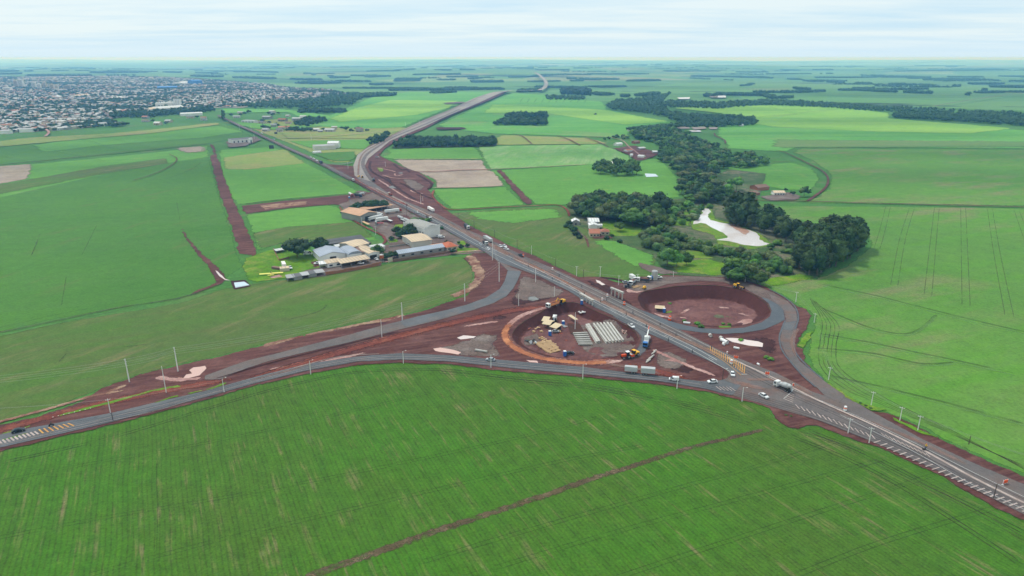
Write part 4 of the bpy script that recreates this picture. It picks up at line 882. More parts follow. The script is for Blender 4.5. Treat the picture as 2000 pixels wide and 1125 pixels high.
for u, v, h in ((672, 418, 8), (680, 422, 9), (690, 425, 7), (810, 432, 9), (822, 433, 9), (835, 433, 8), (862, 448, 7), (845, 446, 7)): treepx('bush', u, v, h, 'scruffy green bush at the edge of the truck yard', 'leaf_broad', w=1.2, group='bushes around the truck yard')
for u, v, h in ((901, 487, 10), (913, 484, 9), (872, 476, 7), (884, 497, 11), (896, 477, 6)): treepx('broadleaf', u, v, h, 'small garden tree by the orange tiled house', 'leaf_dark', w=1.1, group='garden trees of the orange tiled house')
treepx('umbrella', 1284, 424, 46, 'tallest tree, standing above the right end of the round wood', w=.8, leaf='leaf_dark')
treepx('umbrella', 1209, 452, 17, 'lone round tree on the bright grass right of the farmhouse', w=.9, leaf='leaf_broad')
treepx('broadleaf', 1303, 520, 36, 'leafy tree at the end of the eroded gully', 'leaf_broad', w=1.15)
treepx('broadleaf', 1321, 522, 33, 'yellow-green tree beside the gully tree', 'leaf_bright', w=.8)
treepx('broadleaf', 1341, 518, 26, 'smaller round tree right of the gully trees', 'leaf_broad', w=.9)
treepx('umbrella', 1438, 373, 27, 'bright yellow-green tree at the left of the small farm', w=1.0, leaf='leaf_bright')
treepx('broadleaf', 1422, 376, 20, 'bright green tree beside the yellow-green farm tree', 'leaf_bright', w=1.2)
treepx('umbrella', 1570, 384, 19, 'round dark tree beside the bend in the dirt road', w=1.1, leaf='leaf_broad')
treepx('broadleaf', 1548, 383, 11, 'small tree between the cream farmhouse and the round tree', 'leaf_dark')
treepx('broadleaf', 1534, 375, 9, 'small dark tree behind the cream farmhouse', 'leaf_dark')
treepx('eucalyptus', 437, 236, 19, 'tall slim eucalyptus at the town end of the old road')
for u, v, h in ((1112, 439, 10), (1106, 444, 8), (1120, 452, 12), (1126, 460, 10), (1132, 466, 9), (1115, 446, 9)): treepx('bush', u, v, h, 'leafy bush along the lane left of the white-roofed farmhouse', 'leaf_dark', w=1.1, group='bushes along the farm lane')
for u, v, h in ((1174, 449, 6), (1185, 468, 9), (1210, 474, 8), (1195, 462, 6)): treepx('bush', u, v, h, 'garden bush around the tiled farm outbuildings', 'leaf_dark', group='bushes around the farm outbuildings')
for u, v, h in ((1322, 660, 0),): pass
for u, v, h in ((1362, 634, 7), (1369, 640, 8), (1336, 628, 5), (1412, 634, 5), (1424, 635, 5), (1308, 594, 4)): treepx('bush', u, v, h, 'green weed clump growing in the bare right pit', 'leaf_bright', w=1.3, group='weed clumps in the right pit')
for u, v, h in ((1497, 700, 7), (1505, 704, 8), (1447, 666, 6)): treepx('bush', u, v, h, 'green weed clump by the long pink puddle', 'leaf_bright', w=1.3, group='weed clumps by the long puddle')
for u, v, h in ((1700, 799, 5), (1690, 794, 5), (1680, 789, 5), (1805, 845, 4), (1815, 849, 4), (1535, 812, 4), (1545, 814, 4)): treepx('bush', u, v, h, 'low roadside weed clump on the verge', 'leaf_bush', group='roadside weed clumps')
for u, v, h in ((736, 272, 14),(757, 266, 14)): treepx('broadleaf', u, v, h, 'rounded tree at the foot of the highway embankment', 'leaf_dark', group='trees by the embankment')
# woods
wood([(1556,530),(1590,541),(1625,528),(1672,497),(1690,482),(1650,478),(1590,486),(1560,500)], 'eucalyptus', 5.6, (16, 24), 'tall dark eucalyptus in the dense stand beside the right field', 'eucalyptus stand by the right field', w=1.25)
wood([(1418,425),(1450,438),(1500,440),(1565,478),(1580,484),(1560,492),(1530,470),(1480,452),(1430,442)], 'eucalyptus', 8, (13, 19), 'tall tree in the line north-east of the pale pond', 'tree line behind the pond', w=1.4)
wood([(1418,428),(1470,432),(1462,438),(1420,436)], 'eucalyptus', 7, (19, 25), 'tall pointed tree in the clump above the pond', 'pointed trees above the pond', w=1.3)
wood([(1107,414),(1160,402),(1230,402),(1290,406),(1305,425),(1290,440),(1262,450),(1210,436),(1165,432),(1118,428)], 'broadleaf', 9, (12, 17), 'broad crowned tree in the round wood behind the farmhouse', 'round wood behind the farmhouse', w=1.15)
wood([(1250,450),(1300,445),(1330,462),(1400,490),(1500,500),(1560,520),(1560,535),(1500,548),(1440,545),(1420,510),(1360,495),(1290,480),(1255,470)], 'bush', 7.5, (4, 9), 'leafy shrub in the valley thicket', 'valley thicket', keep=.68, w=.9)
wood([(1300,405),(1345,400),(1395,400),(1370,425),(1340,440),(1310,440)], 'bush', 10, (4, 9), 'leafy shrub in the valley thicket', 'valley thicket', keep=.55)
wood([(1415,540),(1455,535),(1490,550),(1488,560),(1430,556)], 'broadleaf', 7, (8, 13), 'dark tree in the clump above the right loop road', 'clump above the right loop', keep=.8, w=1.0)
wood([(1440,445),(1540,480),(1560,500),(1500,490),(1510,475),(1440,440)], 'bush', 8, (3, 7), 'leafy shrub in the valley thicket', 'valley thicket', keep=.6)
wood([(1255,492),(1300,500),(1330,488),(1300,478),(1262,476)], 'bush', 8, (5, 10), 'leafy shrub in the valley thicket', 'valley thicket', keep=.85)
wood([(1232,262),(1300,250),(1330,262),(1370,280),(1420,300),(1430,330),(1500,326),(1500,318),(1490,310),(1440,305),(1420,330),(1398,352),(1410,372),(1440,385),(1400,402),(1340,396),(1325,372),(1330,350),(1290,318),(1290,285),(1240,272)], 'broadleaf', 10.5, (9, 15), 'rounded tree in the long wood along the stream', 'wood along the stream', w=1.1, keep=.86)
wood([(1160,342),(1200,346),(1248,345),(1250,334),(1238,326),(1168,326),(1158,334)], 'umbrella', 14, (11, 14), 'rounded tree in the small oval wood beside the fish ponds', 'oval wood by the fish ponds', leaf='leaf_broad', w=1.1)
wood([(762,290),(960,287),(972,284),(974,277),(930,274),(800,275),(770,283)], 'broadleaf', 10, (11, 15), 'dark slim tree in the rectangular plantation by the new highway', 'rectangular plantation', leaf='leaf_dark', w=.9)
wood([(722,284),(738,284),(757,274),(757,270),(725,272),(716,276)], 'broadleaf', 10, (9, 14), 'dark tree in the small plantation left of the new highway', 'small plantation left of the highway', leaf='leaf_dark', w=.9)
wood([(964,246),(1066,246),(1070,238),(985,238)], 'broadleaf', 11, (12, 18), None, None, leaf='leaf_dark'); wood([(985,234),(1070,232),(1068,227),(1000,227)], 'broadleaf', 12, (12, 20), None, None, leaf='leaf_dark')
wood([(1225,256),(1320,248),(1340,240),(1300,235),(1330,228),(1470,232),(1480,240),(1470,246),(1400,250),(1330,250),(1290,262),(1250,266)], 'broadleaf', 13, (10, 15), None, None, leaf='leaf_far')
wood([(1182,208),(1200,200),(1260,195),(1310,185),(1300,192),(1290,210),(1310,222),(1420,236),(1360,244),(1310,232),(1260,222),(1195,216)], 'broadleaf', 14, (10, 16), None, None, leaf='leaf_far')
wood([(1742,232),(1860,238),(2000,247),(2200,262),(2200,250),(2000,236),(1870,226),(1750,224)], 'broadleaf', 13, (12, 16), None, None, leaf='leaf_far')
wood([(1875,226),(2000,234),(2200,244),(2200,236),(1950,222),(1870,220)], 'broadleaf', 14, (9, 14), None, None, leaf='leaf_far')
wood([(1290,210),(1400,214),(1500,206),(1500,198),(1400,204),(1300,200)], 'broadleaf', 14, (10, 15), None, None, leaf='leaf_far')
wood([(1500,207),(1600,211),(1700,218),(1800,222),(1860,224),(1860,218),(1700,210),(1560,200),(1500,198)], 'broadleaf', 14, (9, 14), None, None, leaf='leaf_far')
wood([(578,222),(674,222),(674,217),(590,215)], 'broadleaf', 13, (11, 15), None, None, leaf='leaf_dark')
wood([(215,232),(300,230),(420,219),(418,212),(300,220),(215,226)], 'broadleaf', 14, (9, 16), None, None, leaf='leaf_dark')
wood([(480,212),(620,213),(690,205),(715,190),(690,184),(640,196),(560,200),(500,205)], 'broadleaf', 17, (12, 18), None, None, leaf='leaf_far')
wood([(572,246),(600,248),(640,238),(635,233),(600,234)], 'broadleaf', 12, (9, 13), None, None, leaf='leaf_dark'); wood([(563,258),(608,258),(608,254),(565,253)], 'broadleaf', 10, (7, 10), None, None, leaf='leaf_dark')
wood([(1180,275),(1245,272),(1250,270),(1190,268)], 'broadleaf', 13, (7, 10), None, None)
wood([(1065,196),(1140,197),(1142,192),(1066,190)], 'broadleaf', 15, (12, 15), None, None, leaf='leaf_far'); wood([(1095,185),(1155,188),(1152,182),(1095,180)], 'eucalyptus', 14, (22, 26), None, None, leaf='leaf_dark')
for a in ((1000,182,1060,178,130,15),(1150,185,1190,188,90,14),(1200,193,1300,184,100,13),(1222,160,1280,158,180,14),(640,196,760,188,200,16),(845,184,890,182,60,14),(920,161,1040,160,300,16),(760,178,990,176,120,14),
          (1020,150,1250,145,220,14),(860,158,1060,150,120,13),(1385,190,1440,184,140,16),(1400,186,1500,188,160,13),(1500,190,1510,194,70,12),(1520,194,1545,192,50,13),(1350,150,1500,152,180,14),(1440,151,1640,160,140,14),
          (1575,159,1860,172,150,15),(1635,178,1708,176,60,15),(1708,170,1860,172,50,12),(1880,178,1900,178,30,12),(1920,178,1935,177,40,14),(1860,170,2000,172,260,14),(1700,148,1900,160,500,14),(1820,165,2000,165,250,14),
          (1290,140,1400,140,250,14),(1530,138,1620,137,350,16),(1440,142,1500,142,200,14),(1040,138,1110,137,220,14),(1120,134,1150,134,180,14),(560,155,760,150,300,15),(590,165,690,160,500,16),(380,150,640,158,320,15),
          (170,143,260,142,400,15),(230,140,420,144,260,14),(420,140,560,142,200,14),(640,150,900,146,160,14),(720,140,780,139,220,14),(860,138,930,137,260,15),(870,130,1000,129,300,15),(650,132,800,131,250,14),(400,132,560,131,220,14),
          (0,140,60,140,200,14),(20,134,180,133,220,14),(1140,128,1300,127,300,14),(1280,124,1420,123,700,18),(1420,122,1880,121,1500,20),(1600,130,1700,130,350,14),(1820,132,1900,131,300,14),(1750,140,1960,138,240,14),
          (1500,146,1580,145,150,13),(1960,150,2040,152,300,14),(2000,160,2150,165,400,15),(-100,150,200,150,300,14),(740,160,860,158,200,14),(450,172,480,170,150,13),(700,168,760,166,260,14),(1060,124,1200,123,400,14),(700,124,900,123,400,14)):
    strip(*a)

def flush_trees():
    by = {}
    for t in TREES: by.setdefault(t[1] if t[1] != 'umbrella' else 'broadleaf', []).append(t)
    protos = {}
    NM = dict(broadleaf='broadleaf_tree', umbrella='broadleaf_tree', eucalyptus='eucalyptus_tree', bush='bush')
    rest = {}
    for kind, L in by.items():
        L.sort(key=lambda t: (t[7] is None, t[0]))
        ind = [t for t in L if t[7] is not None][:285]; oth = [t for t in L if t[7] is None] + [t for t in L if t[7] is not None][285:]
        rest[kind] = oth
        for j, (D, kd, x, y, z, h, rz, label, group, leaf, w) in enumerate(ind):
            i = j % 4; hi = D < 800
            key = (kd, i, hi, leaf)
            if key not in protos:
                me = crown_mesh(kd, i, hi).copy(); me.name = kd + '_crown'; me.materials.clear(); me.materials.append(M[leaf]); protos[key] = me
            root = empty(NM[kd], (x, y, z), rz); root.scale = (h * w * random.uniform(.9, 1.1), h * w * random.uniform(.9, 1.1), h)
            tag(root, label, 'bush' if kd == 'bush' else 'tree', group)
            c = bpy.data.objects.new('crown', protos[key]); COL.objects.link(c); c.parent = root
            tr = bpy.data.objects.new('trunk', trunk_mesh(kd, i)); COL.objects.link(tr); tr.parent = root
    # the rest of each kind as one object
    for kind, L in rest.items():
        if not L: continue
        leaves = sorted({t[9] for t in L}); Vs = []; Fs = []; mi = []; n = 0
        base = {(l, i): crown_arrays(kind, i + 3, l) for l in (0, 1) for i in range(4)}
        for j, (D, kd, x, y, z, h, rz, label, group, leaf, w) in enumerate(L):
            v, f = base[(1 if D < 2200 else 0, j % 4)]
            c, s = math.cos(rz), math.sin(rz)
            P = np.empty_like(v); P[:, 0] = (v[:, 0] * c - v[:, 1] * s) * h * w + x; P[:, 1] = (v[:, 0] * s + v[:, 1] * c) * h * w + y; P[:, 2] = (v[:, 2] - .16) * h * 1.1 + z
            Vs.append(P); Fs.append(f + n); n += len(P); mi.append(np.full(len(f), leaves.index(leaf)))
        o = link('woodland' if kind != 'bush' else 'thicket', np_mesh('woodland', np.vstack(Vs), np.vstack(Fs), np.concatenate(mi)), leaves)
        tag(o, {'broadleaf': 'distant dark green woods and tree lines across the farmland', 'bush': 'dense low green shrubs filling the valley', 'eucalyptus': 'distant tall plantation trees'}.get(kind), None, None, 'stuff')
        print('stuff', kind, len(L), n)
# ------------------------------------------------------------------ town
for nm, c in (('wall_white', K(236, 234, 228)), ('wall_cream', K(206, 192, 168)), ('roof_grey', K(172, 172, 172)), ('roof_tile', K(168, 104, 78)), ('roof_brown', K(128, 96, 82)), ('roof_white', K(220, 220, 218)), ('roof_tan', K(214, 190, 160)), ('roof_pale', K(196, 194, 190)), ('wall_town', K(206, 202, 194)), ('roof_metal', K(168, 176, 190)),
              ('wall_grey', K(160, 158, 152)), ('roof_orange', K(196, 104, 66)), ('wall_blue', K(56, 120, 190)), ('roof_blue', K(60, 130, 200)), ('wall_dirty', K(206, 202, 190)), ('wall_brick', K(168, 112, 88)), ('roof_darkgrey', K(98, 98, 100)), ('roof_pink', K(204, 158, 124))):
    pmat(nm, c, .75, var=.16, scale=.25, objvar=.12, dirt=tuple(list(v * .72 for v in c[:3]) + [1]), ribs=1.6 if nm in ('roof_metal', 'roof_pink') else (2.6 if nm in ('roof_tan', 'roof_white') else 0))
pmat('window_dark', K(48, 54, 60), .25, var=.1); pmat('door_dark', K(60, 56, 54), .5); pmat('shade_inside', K(70, 64, 60), .9)
pmat('concrete', K(196, 192, 184), .85, var=.12, scale=1.5, dirt=K(150, 144, 136)); pmat('steel', K(170, 172, 172), .5, .3)
def gable_box(b, w, d, h, rh, ov=.4, wall=0, roof=1):
    """walls and a gabled roof, ridge along x (w)"""
    b.box(0, 0, 0, w, d, h, 0, wall)
    x, y = w / 2 + ov, d / 2 + ov; z = h - .1
    b.add([(-x, -y, z), (x, -y, z), (x, 0, z + rh), (-x, 0, z + rh), (-x, y, z), (x, y, z)], [(0, 1, 2, 3), (3, 2, 5, 4), (0, 3, 4), (1, 5, 2)], roof)
HM = []
def house_meshes():
    out = []
    for i, (w, d, h, rh) in enumerate(((10, 8, 3.2, 1.6), (13, 8, 3.2, 1.8), (9, 9, 3.3, 1.9), (16, 10, 4.2, 1.4), (11, 7, 6.2, 1.2))):
        a = MB(); a.box(0, 0, 0, w, d, h)
        a.add([(-w / 2, -d / 2, h), (-w / 2, d / 2, h), (-w / 2, 0, h + rh * .9), (w / 2, -d / 2, h), (w / 2, d / 2, h), (w / 2, 0, h + rh * .9)], [(0, 2, 1), (3, 4, 5)])
        r = MB(); x, y = w / 2 + .5, d / 2 + .5; z = h - .12
        r.add([(-x, -y, z), (x, -y, z), (x, 0, z + rh), (-x, 0, z + rh), (-x, y, z), (x, y, z)], [(0, 1, 2, 3), (3, 2, 5, 4)])
        g = MB(); g.box(-w * .28, -d / 2 - .03, 1.0, 1.5, .08, 1.2); g2 = MB(); g2.box(w * .25, -d / 2 - .03, 1.0, 1.5, .08, 1.2)
        dd = MB(); dd.box(0, -d / 2 - .03, 0, 1.1, .08, 2.1)
        ms = []
        for q, nm in ((a, 'walls'), (r, 'roof'), (g, 'window'), (dd, 'door'), (g2, 'window')):
            me = bpy.data.meshes.new(nm); me.from_pydata(q.v, [], q.f); me.update(); ms.append(me)
        out.append(ms)
    return out
HM = house_meshes(); HMC = {}
WALLS = ['wall_town', 'wall_cream', 'wall_grey']
ROOFS = ['roof_grey', 'roof_pale', 'roof_tile', 'roof_brown', 'roof_grey', 'roof_darkgrey', 'roof_grey', 'roof_pale']
RN = dict(roof_pale='pale', roof_grey='grey', roof_tile='red tiled', roof_brown='brown', roof_white='white', roof_darkgrey='dark grey', roof_tan='tan', roof_metal='metal')
def hm(i, part, mat):
    k = (i, part, mat)
    if k not in HMC: me = HM[i][part].copy(); me.materials.clear(); me.materials.append(M[mat]); HMC[k] = me
    return HMC[k]
def house(x, y, rz, i, wall, roof, label, group, sc=1.0, full=True):
    root = empty('house', (x, y, Z(x, y)), rz, sc); tag(root, label, 'house', group)
    for part, mat, nm in ((0, wall, 'walls'), (1, roof, 'roof'), (2, 'window_dark', 'window'), (3, 'door_dark', 'door'), (4, 'window_dark', 'window')):
        if not full and part > 1: break
        o = bpy.data.objects.new(nm, hm(i, part, mat)); COL.objects.link(o); o.parent = root
    return root
TOWN = [(-30,262),(60,258),(200,250),(250,248),(200,232),(210,222),(300,216),(420,210),(470,210),(600,196),(680,184),(640,176),(560,172),(520,165),(400,156),(330,152),(200,150),(60,152),(-120,150),(-120,262)]
TW = [G(u, v) for u, v in dens(TOWN, lambda a, b: 12)]
A = np.array(TW); x0, y0 = A.min(0); x1, y1 = A.max(0)
spots = []; TG = math.radians(-24); ct, st_ = math.cos(TG), math.sin(TG)
rnd = random.Random(11)
cxm, cym = (x0 + x1) / 2, (y0 + y1) / 2; R = max(x1 - x0, y1 - y0) * .75
gx = -R
while gx < R:
    gy = -R
    bx = int((gx + R) // 95)
    while gy < R:
        # blocks of 6 x 3 lots with streets between
        if ((gx + R) % 95) < 80 and ((gy + R) % 60) < 46:
            a, b = gx + rnd.uniform(-2, 2), gy + rnd.uniform(-2, 2)
            X, Y = cxm + a * ct - b * st_, cym + a * st_ + b * ct
            if inside(X, Y, TW): spots.append((math.hypot(X, Y), X, Y))
        gy += 15
    gx += 15.5
spots.sort(); print('town spots', len(spots))
hv = []; hf = []; hmi = []; hn = 0; ni = 0
mats_t = WALLS + ['roof_grey', 'roof_tile', 'roof_brown', 'roof_pale', 'roof_darkgrey', 'roof_tan']
for D, X, Y in spots:
    nv = mnoise.noise(Vector((X / 260, Y / 260, 0)))
    if rnd.random() < .12 + max(0, nv) * 1.4:
        if rnd.random() < .85: tree('broadleaf', X, Y, rnd.uniform(8, 14), None, None, 'leaf_dark', 1.6)
        continue
    if rnd.random() < .55: tree('broadleaf', X + 7, Y - 6, rnd.uniform(6, 11), None, None, 'leaf_dark', 1.3)
    w, r = rnd.choice(WALLS), rnd.choice(ROOFS); i = rnd.choice((0, 1, 2, 2, 3, 4)); rz = TG + rnd.choice((0, 1, 2, 3)) * math.pi / 2
    if ni < 240 and D < 2300:
        house(X, Y, rz, i, w, r, '%s-roofed house with %s walls on the near edge of the town' % (RN[r], {'wall_town': 'white', 'wall_cream': 'cream', 'wall_grey': 'grey'}[w]), 'houses on the near edge of the town', rnd.uniform(.9, 1.25), D < 1850); ni += 1
    else:
        w_, d_, h_, rh_ = ((10, 8, 3.2, 1.6), (13, 8, 3.2, 1.8), (9, 9, 3.3, 1.9), (16, 10, 4.2, 1.4), (11, 7, 6.2, 1.2))[i]
        s = rnd.uniform(.9, 1.3); b = MB(); gable_box(b, w_ * s, d_ * s, h_ * s, rh_ * s, .4, 0, 1)
        c, s2 = math.cos(rz), math.sin(rz); z = Z(X, Y)
        hv += [(X + p[0] * c - p[1] * s2, Y + p[0] * s2 + p[1] * c, z + p[2]) for p in b.v]; hf += [tuple(q + hn for q in f) for f in b.f]; hn += len(b.v)
        hmi += [mats_t.index(w) if m == 0 else mats_t.index(r) for m in b.m]
me = bpy.data.meshes.new('town'); me.from_pydata(hv, [], hf); me.polygons.foreach_set('material_index', hmi); me.update()
tag(link('town_houses', me, mats_t), 'the many small houses of the town reaching away to the left', None, None, 'stuff')
# village by the old road
VIL = [((455, 232), (470, 228)), ((505, 243), (520, 240)), ((545, 238), (560, 236)), ((520, 224), (545, 222)), ((553, 229), (572, 227)), ((575, 236), (590, 236)), ((600, 237), (615, 237)), ((555, 243), (572, 241)), ((530, 250), (540, 248)),
       ((538, 257), (555, 257)), ((548, 253), (562, 253)), ((610, 256), (625, 256)), ((638, 257), (652, 258)), ((647, 253), (660, 253)), ((620, 258), (632, 259)), ((270, 240), (300, 236)), ((320, 240), (340, 238)), ((225, 245), (245, 244)), ((385, 236), (412, 234)), ((300, 245), (318, 243)), ((515, 233), (530, 231)), ((585, 231), (600, 230)), ((460, 222), (480, 221)), ((693, 258), (712, 258)), ((510, 256), (530, 257)), ((350, 232), (395, 230)), ((280, 232), (290, 231))]
vl = ['white', 'cream', 'grey']
VM = [G((p[0][0] + p[1][0]) / 2, (p[0][1] + p[1][1]) / 2) for p in VIL]
names = {0: 'long low grey building first on the right of the old road', 1: 'white-fronted shed with a grey roof beside the old road', 18: 'white building with a tree at its side next to the airstrip field', 23: 'grey shed alone at the right end of the village row', 25: 'long white roofed hall behind the village gardens'}
for j, (x, y) in enumerate(VM):
    r = ROOFS[(j * 5) % 8]; house(x, y, rnd.uniform(-.3, .3), (3, 0, 1, 4, 2)[j % 5], WALLS[j % 3], r, names.get(j, '%s-roofed village building near the old road, between trees' % RN[r]), 'village buildings by the old road', rnd.uniform(1.0, 1.6))
    if j % 2: tree('broadleaf', x + 14, y + 8, 8, 'village tree beside a house near the old road', 'village trees', 'leaf_dark', 1.4)
for u, v in ((452, 225), (470, 224), (478, 222), (486, 219), (525, 222), (533, 224), (520, 251), (515, 250), (524, 252), (676, 254), (686, 256), (699, 254), (513, 237), (540, 245), (560, 251)):
    x, y = G(u, v + 2); tree('broadleaf', x, y, rnd.uniform(9, 13), 'village tree beside a house near the old road', 'village trees', 'leaf_dark', 1.3)

# ------------------------------------------------------------------ generic building
def bld(name, u0, v0, u1, v1, depth, h, wall, roof, label, rtype='gable', rh=1.5, ov=.4, cat='building', win=0, door=None, open_front=False, side_win=0, group=None, ridge='x', z=None, wdt=None):
    a, b = Vector(G(u0, v0)), Vector(G(u1, v1)); d = b - a; w = wdt or d.length; rz = math.atan2(d.y, d.x)
    n = Vector((-d.y, d.x)).normalized(); c = (a + b) / 2 + n * depth / 2
    root = empty(name, (c.x, c.y, Z(c.x, c.y)), rz); tag(root, label, cat, group)
    D = depth
    if open_front:
        m = MB(); m.box(0, D / 2 - .1, 0, w, .2, h)
        m.build('back_wall', wall, root)
        k = max(2, int(w / 6) + 1)
        for i in range(k): MB().box(-w / 2 + .2 + (w - .4) * i / (k - 1), -D / 2 + .2, 0, .25, .25, h).build('post', 'steel', root)
        fl = MB(); fl.box(0, 0, 0, w - .5, D - .5, .06); fl.build('floor', 'shade_inside', root)
    else:
        m = MB(); m.box(0, 0, 0, w, D, h)
        if rtype == 'gable':
            if ridge == 'x': m.add([(-w / 2, -D / 2, h), (-w / 2, D / 2, h), (-w / 2, 0, h + rh * .92), (w / 2, -D / 2, h), (w / 2, D / 2, h), (w / 2, 0, h + rh * .92)], [(0, 2, 1), (3, 4, 5)])
            else: m.add([(-w / 2, -D / 2, h), (w / 2, -D / 2, h), (0, -D / 2, h + rh * .92), (-w / 2, D / 2, h), (w / 2, D / 2, h), (0, D / 2, h + rh * .92)], [(0, 1, 2), (3, 5, 4)])
        m.build('walls', wall, root)
    r = MB(); x, y = w / 2 + ov, D / 2 + ov; z0 = h + .03
    if rtype == 'gable':
        if ridge == 'x': tp = [(-x, -y), (x, -y)], [(-x, 0), (x, 0)], [(-x, y), (x, y)]
        else: tp = [(-x, -y), (-x, y)], [(0, -y), (0, y)], [(x, -y), (x, y)]
        pts = []
        for zz, row in ((z0, tp[0]), (z0 + rh, tp[1]), (z0, tp[2])): pts += [(p[0], p[1], zz) for p in row]
        pts += [(p[0], p[1], p[2] + .15) for p in pts]
        r.add(pts, [(0, 1, 3, 2), (2, 3, 5, 4), (6, 8, 9, 7), (8, 10, 11, 9), (0, 6, 7, 1), (4, 5, 11, 10), (0, 2, 8, 6), (2, 4, 10, 8), (1, 7, 9, 3), (3, 9, 11, 5)])
    elif rtype == 'hip':
        k = min(x, y) * .9
        r.add([(-x, -y, z0), (x, -y, z0), (x, y, z0), (-x, y, z0), (-x + k, 0, z0 + rh), (x - k, 0, z0 + rh)] if x > y else [(-x, -y, z0), (x, -y, z0), (x, y, z0), (-x, y, z0), (0, -y + k, z0 + rh), (0, y - k, z0 + rh)],
              [(0, 1, 5, 4), (1, 2, 5), (2, 3, 4, 5), (3, 0, 4), (3, 2, 1, 0)] if x > y else [(0, 1, 4), (1, 2, 5, 4), (2, 3, 5), (3, 0, 4, 5), (3, 2, 1, 0)])
    elif rtype == 'shed':
        r.add([(-x, -y, z0), (x, -y, z0), (x, y, z0 + rh), (-x, y, z0 + rh), (-x, -y, z0 + .15), (x, -y, z0 + .15), (x, y, z0 + rh + .15), (-x, y, z0 + rh + .15)], [(3, 2, 1, 0), (4, 5, 6, 7), (0, 1, 5, 4), (1, 2, 6, 5), (2, 3, 7, 6), (3, 0, 4, 7)])
    elif rtype == 'arch':
        nn = 8
        for i in range(nn):
            a0, a1 = math.pi * i / nn, math.pi * (i + 1) / nn
            p = [(-x * math.cos(t), z0 + rh * math.sin(t)) for t in (a0, a1)] if ridge != 'x' else [(-y * math.cos(t), z0 + rh * math.sin(t)) for t in (a0, a1)]
            if ridge != 'x': r.add([(p[0][0], -y, p[0][1]), (p[1][0], -y, p[1][1]), (p[1][0], y, p[1][1]), (p[0][0], y, p[0][1])], [(0, 1, 2, 3)])
            else: r.add([(-x, p[0][0], p[0][1]), (-x, p[1][0], p[1][1]), (x, p[1][0], p[1][1]), (x, p[0][0], p[0][1])], [(3, 2, 1, 0)])
        vv = [(-x * math.cos(math.pi * i / nn), -D / 2 - .02, z0 + rh * .97 * math.sin(math.pi * i / nn)) for i in range(nn + 1)] if ridge != 'x' else [(-w / 2 - .02, -y * math.cos(math.pi * i / nn), z0 + rh * .97 * math.sin(math.pi * i / nn)) for i in range(nn + 1)]
        r.add(vv, [tuple(range(nn + 1))])
    r.build('roof', roof, root)
    for i in range(win): MB().box(-w / 2 + w * (i + .5) / win, -D / 2 - .04, h * .32, min(2.4, w / win * .5), .1, h * .36).build('window', 'window_dark', root)
    for i in range(side_win): MB().box(-w / 2 - .04, -D / 2 + D * (i + .5) / side_win, h * .55, .1, D / side_win * .4, h * .12).build('window', 'window_dark', root)
    if door: MB().box(door[0] * w / 2, -D / 2 - .05, 0, door[1], .12, door[2]).build('door', 'door_dark', root)
    return root
# town landmarks
def tower(u, v, w, d, h, label, wall='wall_white', rz=.2):
    x, y = G(u, v); root = empty('apartment_tower', (x, y, Z(x, y) - 1), rz); tag(root, label, 'tower block')
    MB().box(0, 0, 0, w, d, h).build('walls', wall, root); MB().box(0, 0, h, w * .4, d * .4, 3).build('roof_house', wall, root)
    for k in range(1, int(h / 3.2)): MB().box(0, -d / 2 - .05, k * 3.2, w * .8, .15, 1.4).build('window_band', 'window_dark', root)
tower(43, 172, 24, 18, 42, 'widest pale apartment tower on the town skyline'); tower(33, 172, 16, 16, 38, 'grey-brown tower just left of the widest pale tower', 'wall_cream')
tower(68, 174, 16, 14, 32, 'slim white tower block left of the cream tower pair'); tower(78, 175, 16, 14, 28, 'white tower block right beside the slim white one')
tower(89, 174, 14, 14, 34, 'cream tower, taller of the pair right of the white blocks', 'wall_cream'); tower(103, 175, 18, 14, 26, 'cream slab block right of the cream tower', 'wall_cream')
tower(112, 176, 14, 12, 24, 'small cream block at the end of the tower group', 'wall_cream'); tower(133, 177, 30, 14, 24, 'broad pale apartment slab standing apart to the right', 'wall_grey')
tower(16, 178, 34, 16, 18, 'low white block at the left end of the skyline', 'wall_white'); tower(300, 185, 20, 14, 14, 'small white block in the middle of the town')
bld('warehouse', 308, 175, 347, 175, 40, 11, 'wall_blue', 'roof_blue', 'long bright blue warehouse in the town', 'gable', 4, cat='warehouse')
bld('factory', 376, 166, 396, 166, 50, 24, 'wall_blue', 'roof_blue', 'tall blue factory building at the back of the town', 'gable', 4, cat='factory')
bld('warehouse', 357, 166, 372, 164, 60, 10, 'wall_white', 'roof_white', 'white-roofed hall left of the blue factory', 'gable', 5, cat='warehouse')
bld('warehouse', 305, 218, 361, 214, 30, 8, 'wall_white', 'roof_white', 'long white warehouse below the grain silos', 'gable', 5, cat='warehouse', door=(-.3, 6, 5))
bld('warehouse', 293, 219, 306, 218.5, 30, 8, 'wall_white', 'roof_tan', 'short white hall adjoining the silo warehouse on the left', 'gable', 4, cat='warehouse')
for i, u in enumerate(range(308, 341, 5)):
    x, y = G(u, 211 - i * .3); root = empty('grain_silo', (x, y, Z(x, y))); tag(root, 'white cylindrical grain silo in the row behind the long white warehouse', 'silo', 'row of white grain silos')
    MB().cyl((0, 0, 0), (0, 0, 15), 5.2, 5.2, 14).build('shell', 'wall_white', root); MB().cyl((0, 0, 15), (0, 0, 17.5), 5.4, .6, 14).build('roof', 'roof_white', root)
for i, u in enumerate((343, 348, 353)):
    x, y = G(u, 209); root = empty('grain_tower', (x, y, Z(x, y))); tag(root, ['left', 'middle', 'right'][i] + ' one of the three tall concrete grain towers at the end of the silos', 'silo')
    MB().cyl((0, 0, 0), (0, 0, 24), 4.2, 4.2, 12).build('shell', 'wall_white', root); MB().box(0, 0, 24, 5, 5, 2.5).build('roof', 'roof_grey', root)
